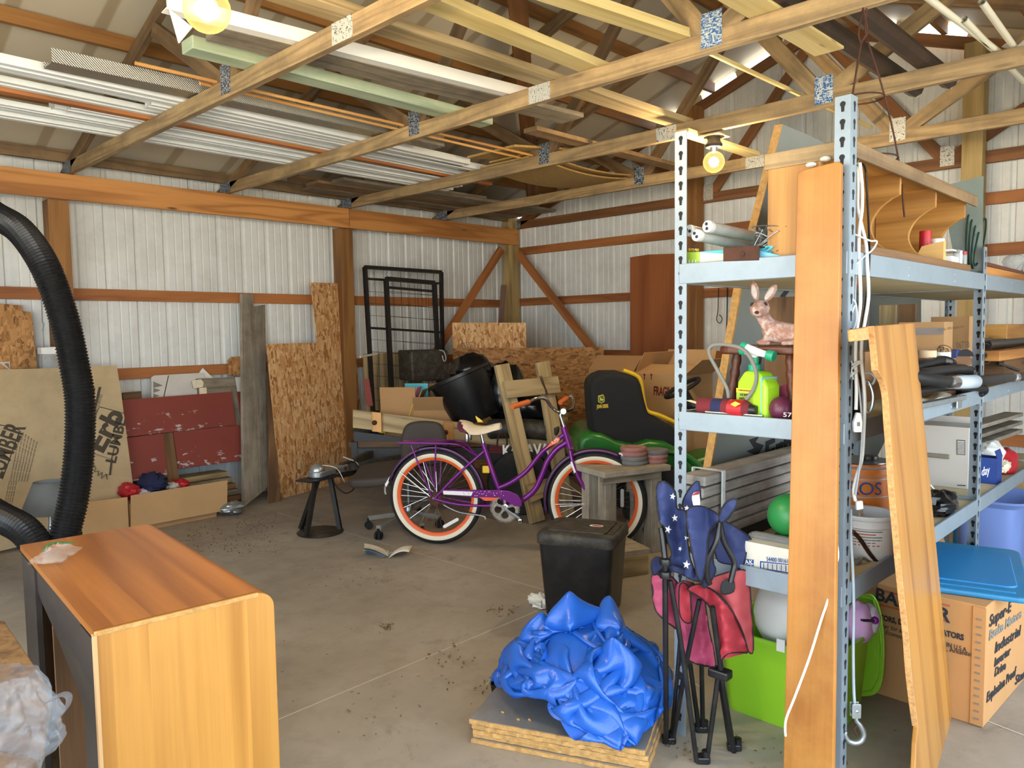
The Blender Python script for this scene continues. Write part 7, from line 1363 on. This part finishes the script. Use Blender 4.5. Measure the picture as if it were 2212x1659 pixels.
# ------------------------------------------------------------------ stool with round pavers
s1, s2 = PF(1318, 1210), PF(1416, 1192); su = (s2 - s1).normalized(); sv_ = V((-su.y, su.x, 0)); zs = PP(1322, 1028, s1, V((.694, -.717, 0))).z
t = thing('timber_stool', 'grey weathered stool of thick timber legs in front of the mower', 'stool', (s1 + s2) / 2); smt = basis(s1, su, sv_, V((0, 0, 1))); SL_ = (s2 - s1).length
for x_ in (0, SL_):
    for y_ in (0.03, .22): MB(smt).box((x_, y_, zs / 2), (.085, .085, zs)).build('leg', m['greywood2'], t, bevel=.004)
MB(smt).box((SL_ / 2, .11, zs + .019), (SL_ + .16, .34, .038)).build('top_board', m['greywood2'], t, bevel=.005)
MB(smt).box((SL_ / 2 - .03, -.02, zs - .02), (SL_ + .1, .03, .05)).build('front_rail', m['greywood'], t, bevel=.003)
for k, (px, nlist) in enumerate(((1342, ('pavergrey', 'pavergrey', 'paverpink', 'paverpink')), (1403, ('paverpink', 'paverpink', 'pavergrey')))):
    c = PF(px, 995, zs + .038); c = smt @ V(((smt.inverted() @ c).x, .10 - .01 * k, zs + .038)); z = 0
    for i, mt in enumerate(nlist):
        r = .088 + R_.uniform(-.003, .003); hole = (k == 0 and i == 3)
        pr = [(.001, 0), (r - .004, 0), (r, .006), (r, .022), (r - .004, .028), (.001 if not hole else .055, .028)] + ([(.05, .02), (.001, .018)] if hole else [])
        o = MB().lathe(pr, 32, T(c + V((R_.uniform(-.004, .004), R_.uniform(-.004, .004), z))), caps=False).build('round_paver', m[mt], smooth=True)
        tag(o, [['bottom grey disc of the left stack on the timber stool', 'second grey disc of the left stack on the timber stool', 'lower pink disc of the left stack on the timber stool', 'pink disc with a hollow top on the left stack on the timber stool'], ['bottom pink disc of the right stack on the timber stool', 'middle pink disc of the right stack on the timber stool', 'grey disc on top of the right stack on the timber stool']][k][i], 'paver', 'round discs stacked on the timber stool'); z += .0285
# low step
q1, q2 = PF(1338, 1252), PF(1418, 1240); su = (q2 - q1).normalized(); sv_ = V((-su.y, su.x, 0)); t = thing('wooden_step', 'low step of weathered boards between the trash can and the camp chair', 'step', q1); mm = basis(q1, su, sv_, V((0, 0, 1)))
MB(mm).box((.11, .04, .06), (.2, .04, .12)).build('riser', m['treated'], t, bevel=.003); MB(mm).box((.10, .10, .135), (.26, .14, .03)).build('tread', m['greywood2'], t, bevel=.003); MB(mm).box((.10, .25, .135), (.26, .14, .03)).build('tread', m['greywood2'], t, bevel=.003); MB(mm).box((.11, .28, .06), (.2, .04, .12)).build('riser', m['treated'], t)
# ------------------------------------------------------------------ foam boards and tarp
FZ = .018; n5 = 5; ZT = FZ * n5
T1, T2, T4 = PF(1021, 1552, ZT), PF(1401, 1621, ZT), PF(1111, 1449, ZT); fx = (T2 - T1).normalized(); fy = V((-fx.y, fx.x, 0)); FW = (T2 - T1).length; FD = (T4 - T1).dot(fy); sh = (T4 - T1).dot(fx)
names = ['bottom', 'second from the bottom', 'middle', 'second from the top', 'top']
for i in range(n5):
    j = R_.uniform(-.012, .012); k = R_.uniform(-.008, .008); mm = basis(T1 + fx * j + fy * k + V((0, 0, -ZT + FZ * (i + .5))), fx, fy, V((0, 0, 1)))
    t = thing('foam_sheet', '%s foil faced foam board of the stack under the blue tarp' % names[i], 'insulation board', mm @ V((FW / 2, FD / 2, -FZ / 2)), 'foil faced foam boards under the tarp')
    n_ = 40; pts = [(FW * u / n_, -.004 * abs(nz((u * .9, i * 3, 0), 1, 1)) * 2) for u in range(n_ + 1)] + [(FW + .004 * nz((u * .9, i * 3, 5), 1, 1), FD * u / 16) for u in range(17)] + [(FW * (1 - u / n_) + sh * .0, FD) for u in range(n_ + 1)][1:] + [(0 + .003 * nz((u, i, 9), 1, 2), FD * (1 - u / 16)) for u in range(1, 16)]
    MB(mm).prism(pts, FZ * .86).build('foam_core', m['foamedge'], t); MB(mm).prism([(p[0] * .998 + .0006, p[1] * .994 + .004) for p in pts], FZ * .06, T(0, 0, FZ * .46)).build('foil_face', m['foil'], t)
for k in range(9): c = T1 + fx * FW * R_.uniform(.1, .9) + fy * R_.uniform(.01, .09); o = lump(c + V((0, 0, .004)), .007, (1.0, .6, .5), .5, 4, 60 + k, 8, mat='foamedge', name='foam_crumb'); tag(o, 'yellow foam crumb on the front edge of the foil board', 'foam crumb', 'foam crumbs')
import numpy as np
def crumple(N, size, R0, seed=3, steps=220, grav=.0016, npin=26, hz=.34):
    """small position based cloth: a square sheet gathered into a heap by pulling scattered points of it together"""
    rng = np.random.default_rng(seed); g = np.linspace(-.5, .5, N) * size; X, Y = np.meshgrid(g, g); h = size / (N - 1)
    P = np.stack([X, Y, .3 + .02 * rng.standard_normal((N, N))], -1)
    for k in range(8):
        a, b_ = rng.uniform(0, 6.28), rng.uniform(4, 14); P[..., 2] += .04 * np.sin((X * np.cos(a) + Y * np.sin(a)) * b_ + rng.uniform(0, 6))
    pi = rng.integers(4, N - 4, (npin, 2)); pt = []
    for k in range(npin):
        x, y = X[pi[k, 1], pi[k, 0]], Y[pi[k, 1], pi[k, 0]]; r = math.hypot(x, y) + 1e-6; q = R0 * (r / (size * .6)) ** .6 * rng.uniform(.5, 1.0); a = math.atan2(y, x) + rng.uniform(-.5, .5)
        pt.append((q * math.cos(a), q * math.sin(a), max(.012, hz * (1 - (q / R0) ** 1.3) * rng.uniform(.1, 1.0))))
    pt = np.array(pt); st = P[pi[:, 1], pi[:, 0]].copy()
    O = P.copy(); cons = [((0, 1), 1.0, 1.0), ((1, 0), 1.0, 1.0), ((1, 1), 2 ** .5, .6), ((1, -1), 2 ** .5, .6), ((0, 2), 2.0, .16), ((2, 0), 2.0, .16), ((0, 5), 5.0, .05), ((5, 0), 5.0, .05)]
    rad = np.linalg.norm(np.stack([X, Y], -1), axis=-1)
    for s in range(steps):
        Vv = (P - O) * .9; O = P.copy(); Vv[..., 2] -= grav; P = P + np.clip(Vv, -.02, .02)
        u = min(1, s / (steps * .75)); Rn = size * .72 * (1 - u) + R0 * u
        for it in range(8):
            D_ = np.zeros_like(P); C_ = np.zeros((N, N, 1))
            for (di, dj), L, k in cons:
                if dj >= 0: A_ = (slice(0, N - di), slice(0, N - dj)); B_ = (slice(di, N), slice(dj, N))
                else: A_ = (slice(0, N - di), slice(-dj, N)); B_ = (slice(di, N), slice(0, N + dj))
                d = P[B_] - P[A_]; l = np.linalg.norm(d, axis=-1, keepdims=True) + 1e-9; cor = d * ((l - L * h) / l * .5 * k)
                D_[A_] += cor; D_[B_] -= cor; C_[A_] += k; C_[B_] += k
            P = P + D_ / np.maximum(C_ * .55, 1e-6)
            r = np.linalg.norm(P[..., :2], axis=-1, keepdims=True) + 1e-9; th = np.arctan2(P[..., 1:2], P[..., 0:1]); Rl = Rn * (1 + .10 * np.sin(3 * th + 1) + .08 * np.sin(5 * th)); P[..., :2] *= np.where(r > Rl, 1 - .35 * (1 - Rl / r), 1)
            dm_ = hz * np.clip(1 - (r / (R0 * 1.05)) ** 2, 0, 1) * .40; P[..., 2:3] = np.maximum(P[..., 2:3], np.maximum(dm_ * u, .005))
            P[pi[:, 1], pi[:, 0]] = st * (1 - u) + pt * u
    return P
Pc = crumple(104, 1.9, .315, hz=.5)
tcn = PF(1266, 1505, ZT); N = Pc.shape[0]; ca, sa = .2, .98
b = MB(); vs = [tcn + V(((float(p[0]) * ca - float(p[1]) * sa) * 1.14, (float(p[0]) * sa + float(p[1]) * ca) * 1.14, float(p[2]) * 1.34)) for p in Pc.reshape(-1, 3)]
b.add(vs, [(j * N + i, j * N + i + 1, (j + 1) * N + i + 1, (j + 1) * N + i) for j in range(N - 1) for i in range(N - 1)], [[(i / N, j / N), ((i + 1) / N, j / N), ((i + 1) / N, (j + 1) / N), (i / N, (j + 1) / N)] for j in range(N - 1) for i in range(N - 1)])
o = b.build('blue_tarp', m['tarp'], smooth=True, sub=1); tag(o, 'crumpled shiny blue tarp heaped on the foam boards', 'tarp'); o.modifiers['sub'].render_levels = 1
# ------------------------------------------------------------------ folded camp chair
fc0 = PF(1510, 1610); t = thing('camp_chair', 'folded camp chair in blue star and red cloth with black legs', 'camp chair', fc0)
def Z6(x, y): return 1400 + x / 2.637, 1030 + y / 2.637
def pole(pts, r=.0085, mat='blackplastic', name='leg'):
    return MB().tube(spline([CAM + ray(*Z6(p[0], p[1])) * p[2] for p in pts], 6) if len(pts) > 2 else [CAM + ray(*Z6(p[0], p[1])) * p[2] for p in pts], r, 10).build(name, m[mat], t, smooth=True)
def footdepth(x, y): p = PF(*Z6(x, y)); return (p - CAM).dot(V((-.69364519, .71693568, -.06971064)))
F1_, F2_, F3_, F4_ = footdepth(115, 1525), footdepth(310, 1640), footdepth(495, 1570), footdepth(300, 1455)
pole([(75, 290, 2.47), (97, 480, 2.455), (97, 560, 2.46), (100, 1000, 2.52), (103, 1505, F1_)], .0095); pole([(125, 590, 2.455), (195, 1000, 2.49), (275, 1620, F2_)]); pole([(292, 700, 2.47), (220, 1050, 2.54), (140, 1500, F1_ + .01)]); pole([(365, 740, 2.44), (415, 1095, 2.50)], .0095); pole([(400, 1130, 2.53), (335, 1615, F2_ + .01)]); pole([(415, 1130, 2.53), (488, 1565, F3_)], .0095); pole([(405, 1140, 2.55), (465, 1530, F3_ + .02)], .007)
pole([(305, 1060, 2.68), (312, 1440, F4_)]); pole([(238, 1060, 2.68), (290, 1440, F4_)]); pole([(185, 900, 2.6), (160, 1200, 2.62), (130, 1490, F1_ + .03)], .007)
pole([(402, 262, 2.46), (390, 360, 2.45), (340, 475, 2.46), (335, 560, 2.47), (350, 610, 2.48)], .0095, name='arm_rod'); pole([(410, 262, 2.48), (430, 365, 2.49), (488, 480, 2.5), (486, 530, 2.5), (470, 600, 2.5)], .0095, name='arm_rod')
for x, y, d in ((97, 487, 2.455), (97, 560, 2.46)): c = CAM + ray(*Z6(x, y)) * d; MB().lathe([(.018, -.008), (.02, 0), (.018, .012), (.012, .016)], 16, T(c)).build('collar', m['blackplastic'], t, smooth=True)
c = CAM + ray(*Z6(411, 1118)) * 2.52; MB().box(c, (.07, .045, .03), RZ(0)).build('hub', m['blackplastic'], t, bevel=.006)
for x, y in ((118, 1512), (310, 1625), (490, 1552), (303, 1448)): c = PF(*Z6(x, y)); MB().prism(rrect(.05, .038, .012), .024, T(c + V((0, 0, .012))) @ RZ(.7)).build('foot', m['blackplastic'], t, bevel=.004); MB().lathe([(.014, 0), (.014, .03), (.01, .032)], 14, T(c + V((.01, .005, .012)))).build('foot_socket', m['blackplastic'], t, smooth=True)
def dz_(x, y, d, amp, fr, sd): return d + amp * math.sin(x / fr + sd + .4 * math.sin(y / 90)) + amp * .6 * nz((x / 60, y / 60, sd), 1, sd)
def cloth(name, outl, d, mat, amp=.02, fr=28, sd=0.0, trim=True, tilt=(0, 0), mt='blackmatte'):
    """a sewn panel with folds and thickness; outline as seen in the photo, depth from its folds"""
    bm = bmesh.new(); po = sp2(outl, 3, True); x0 = sum(p[0] for p in po) / len(po); y0 = sum(p[1] for p in po) / len(po)
    dep = lambda x, y: dz_(x, y, d, amp * 1.5, fr, sd) + tilt[0] * (x - x0) / 100 + tilt[1] * (y - y0) / 100
    # inner lattice clipped to the outline
    vs = [bm.verts.new((p[0], p[1], 0)) for p in po]; f_ = bm.faces.new(vs); bmesh.ops.triangulate(bm, faces=[f_])
    for _ in range(5):
        es = [e for e in bm.edges if e.calc_length() > 16]
        if not es: break
        bmesh.ops.subdivide_edges(bm, edges=es, cuts=1); bmesh.ops.triangulate(bm, faces=[q for q in bm.faces if len(q.verts) > 3])
    bm.verts.index_update(); b = MB(); b.add([CAM + ray(*Z6(v.co.x, v.co.y)) * dep(v.co.x, v.co.y) for v in bm.verts], [[v.index for v in q.verts] for q in bm.faces]); bm.free()
    o = b.build(name, m[mat], t, smooth=True, solid=.0018, off=0)
    if trim: MB().tube([CAM + ray(*Z6(*p)) * (dep(*p) - .001) for p in po], .003, 6, True, flat=.7).build('piping', m[mt], o, smooth=True)
    return o, dep
def star(x, y, s, rot, dep, parent, sq=1.0):
    pts = []
    for k in range(10): a = rot + PI * k / 5; r = s if k % 2 == 0 else s * .42; px, py = x + r * math.sin(a) * sq, y - r * math.cos(a); pts.append(CAM + ray(*Z6(px, py)) * (dep(px, py) - .004))
    MB().add(pts, [tuple(range(10))]).build('white_star', m['inkwhite'], parent, solid=.0006)
o, dp = cloth('star_panel', [(48, 60), (95, 28), (155, 85), (165, 180), (215, 200), (222, 330), (240, 470), (285, 590), (200, 560), (115, 490), (135, 445), (115, 370), (95, 285), (62, 250)], 2.47, 'bluecloth', .016, 24, 1)
for x, y, s, r in ((140, 112, 20, .2), (152, 235, 22, -.1), (115, 300, 24, .3), (218, 348, 16, .2), (182, 410, 15, .5), (218, 500, 26, .15)): star(x, y, s, r, dp, o, .85)
o, dp = cloth('star_panel', [(205, 120), (240, 60), (290, 28), (296, 160), (262, 172), (215, 200), (196, 160)], 2.56, 'bluecloth', .01, 30, 2)
star(220, 178, 16, .1, dp, o); 
cloth('stripe_patch', [(250, 105), (285, 82), (292, 100), (296, 168), (262, 172)], 2.545, 'inkwhite', .004, 30, 2, False); cloth('stripe_patch', [(250, 105), (285, 80), (289, 98), (266, 104)], 2.54, 'redcloth', .004, 30, 2, False)
cloth('arm_panel', [(222, 195), (290, 165), (370, 195), (405, 240), (345, 320), (335, 430), (315, 560), (290, 590), (262, 480), (232, 330)], 2.42, 'bluecloth', .02, 30, 3, tilt=(.01, 0))
cloth('arm_panel', [(400, 240), (412, 195), (450, 140), (495, 125), (508, 150), (490, 190), (445, 250), (415, 258)], 2.45, 'bluecloth', .008, 40, 4)
cloth('back_panel', [(415, 262), (440, 255), (520, 300), (588, 355), (560, 430), (535, 525), (470, 500), (400, 480), (380, 400)], 2.56, 'bluecloth', .012, 40, 5); cloth('inner_panel', [(370, 470), (385, 540), (330, 630), (305, 600), (335, 440), (350, 330), (392, 290)], 2.52, 'navy', .01, 30, 6)
cloth('seat_band', [(20, 480), (60, 455), (130, 500), (290, 560), (300, 600), (200, 560), (90, 520), (40, 560), (22, 540)], 2.47, 'navy', .01, 40, 7)
cloth('pink_panel', [(22, 562), (75, 565), (165, 600), (172, 850), (140, 850), (75, 800), (35, 735)], 2.56, 'pinkcloth', .012, 30, 8)
cloth('pink_panel', [(160, 610), (300, 640), (345, 860), (385, 1060), (350, 1080), (250, 1055), (200, 1000), (165, 860)], 2.56, 'pinkcloth', .018, 26, 9, True)
cloth('red_panel', [(225, 640), (300, 610), (370, 650), (440, 720), (500, 800), (540, 900), (570, 995), (520, 1000), (455, 1005), (410, 1040), (395, 900), (360, 760), (300, 690)], 2.50, 'redcloth', .022, 32, 10)
cloth('coral_panel', [(300, 612), (400, 560), (545, 530), (575, 590), (590, 780), (600, 985), (572, 995), (545, 900), (500, 800), (440, 710), (370, 645)], 2.53, 'coralcloth', .012, 40, 11, tilt=(.01, 0))
cloth('cup_pocket', [(180, 620), (215, 610), (240, 660), (248, 800), (240, 832), (205, 825), (178, 770)], 2.50, 'redcloth', .01, 30, 12); cloth('black_patch', [(420, 600), (485, 580), (490, 655), (418, 668)], 2.50, 'blackmatte', .003, 50, 13, False)
# ------------------------------------------------------------------ floor litter
c = PF(838, 1200); t = thing('magazine', 'open crumpled magazine lying on the floor in front of the bicycle', 'magazine', c); mgm = T(c) @ RZ(.75)
for k in range(9):
    a = .15 + k * .11; L = .15; MB(mgm @ RZ(-.5 + k * .09) @ T(.0, 0, .002 + .0)).grid(lambda u, v: V((-L * u, (v - .5) * .12 * (1 - .2 * u), u * .012 * k * .7 + .002 * k * .6 + .01 * math.sin(PI * u))), 8, 2).build('page', m[('paper', 'inkblue', 'paper', 'stonegrey', 'lightblue', 'paper', 'ink', 'paper', 'paper')[k]], t, smooth=True)
MB(mgm).grid(lambda u, v: V((.02 + .13 * u, (v - .5) * .15, .005 + .03 * math.sin(PI * u * .8) + .02 * u)), 8, 3).build('cover', m['paper'], t, smooth=True, solid=.002)
tag(lump(PF(1165, 1312) + V((0, 0, .035)), .05, (1.2, .8, .75), .5, 3, 71, mat='paper', name='paper_scrap'), 'crumpled white paper beside the trash can', 'paper')
def leaves(c, R, n_, label, name='leaf_clump'):
    b = MB()
    for k in range(n_):
        a = R_.uniform(0, 6.28); r = R * R_.random() ** .7; p = V(c) + V((r * math.cos(a), r * math.sin(a), R_.uniform(.003, .018))); s = R_.uniform(.003, .011); d1 = V((math.cos(a * 3), math.sin(a * 3), R_.uniform(-.3, .3))) * s; d2 = V((-d1.y, d1.x, R_.uniform(-.01, .01))) * .5
        b.add([p - d1, p + d2, p + d1, p - d2], [(0, 1, 2, 3)])
    return tag(b.build(name, m['leaf']), label, 'leaf litter', None, 'stuff')
leaves(PF(828, 1358), .06, 40, 'small clump of dry leaves in the middle of the floor'); leaves(PF(1085, 1322), .09, 30, 'dry leaf litter left of the trash can'); leaves(PF(970, 1420), .14, 40, 'dry leaf litter along the floor joint'); leaves(PF(1060, 1490), .08, 24, 'dry leaf litter beside the foam boards'); leaves(PF(900, 1530), .35, 45, 'scattered leaf bits on the near floor'); leaves(PF(760, 1240), .3, 30, 'scattered leaf bits in front of the tongue stand'); leaves(PF(1480, 1620), .08, 30, 'leaf litter around the camp chair feet'); leaves(PF(1700, 1640), .2, 20, 'leaf litter at the foot of the orange board')
b = MB()
for k in range(420): p = PF(R_.uniform(400, 600), R_.uniform(1110, 1195)); a = R_.uniform(0, 3.1); s = R_.uniform(.004, .014); d1 = V((math.cos(a), math.sin(a), .2)) * s; d2 = V((-d1.y, d1.x, .0)) * .4; p += V((0, 0, .003)); b.add([p - d1, p + d2, p + d1, p - d2], [(0, 1, 2, 3)])
tag(b.build('bark_litter', m['oldbrown']), 'brown bark litter on the floor in front of the cardboard box', 'bark litter', None, 'stuff')
c = PF(1073, 1496); tag(MB().lathe([(.02, 0), (.026, .04), (.023, .04), (.018, .004)], 20, T(c)).build('small_black_pot', m['blackplastic'], smooth=True), 'small black pot on the floor at the corner of the foam boards', 'pot')
tag(MB().tube([PF(1050, 1480, .01), PF(1062, 1464, .05), PF(1075, 1472, .02)], .002, 5).build('straw_stalk', m['straw']), 'bent yellow straw stalk beside the small black pot', 'straw')
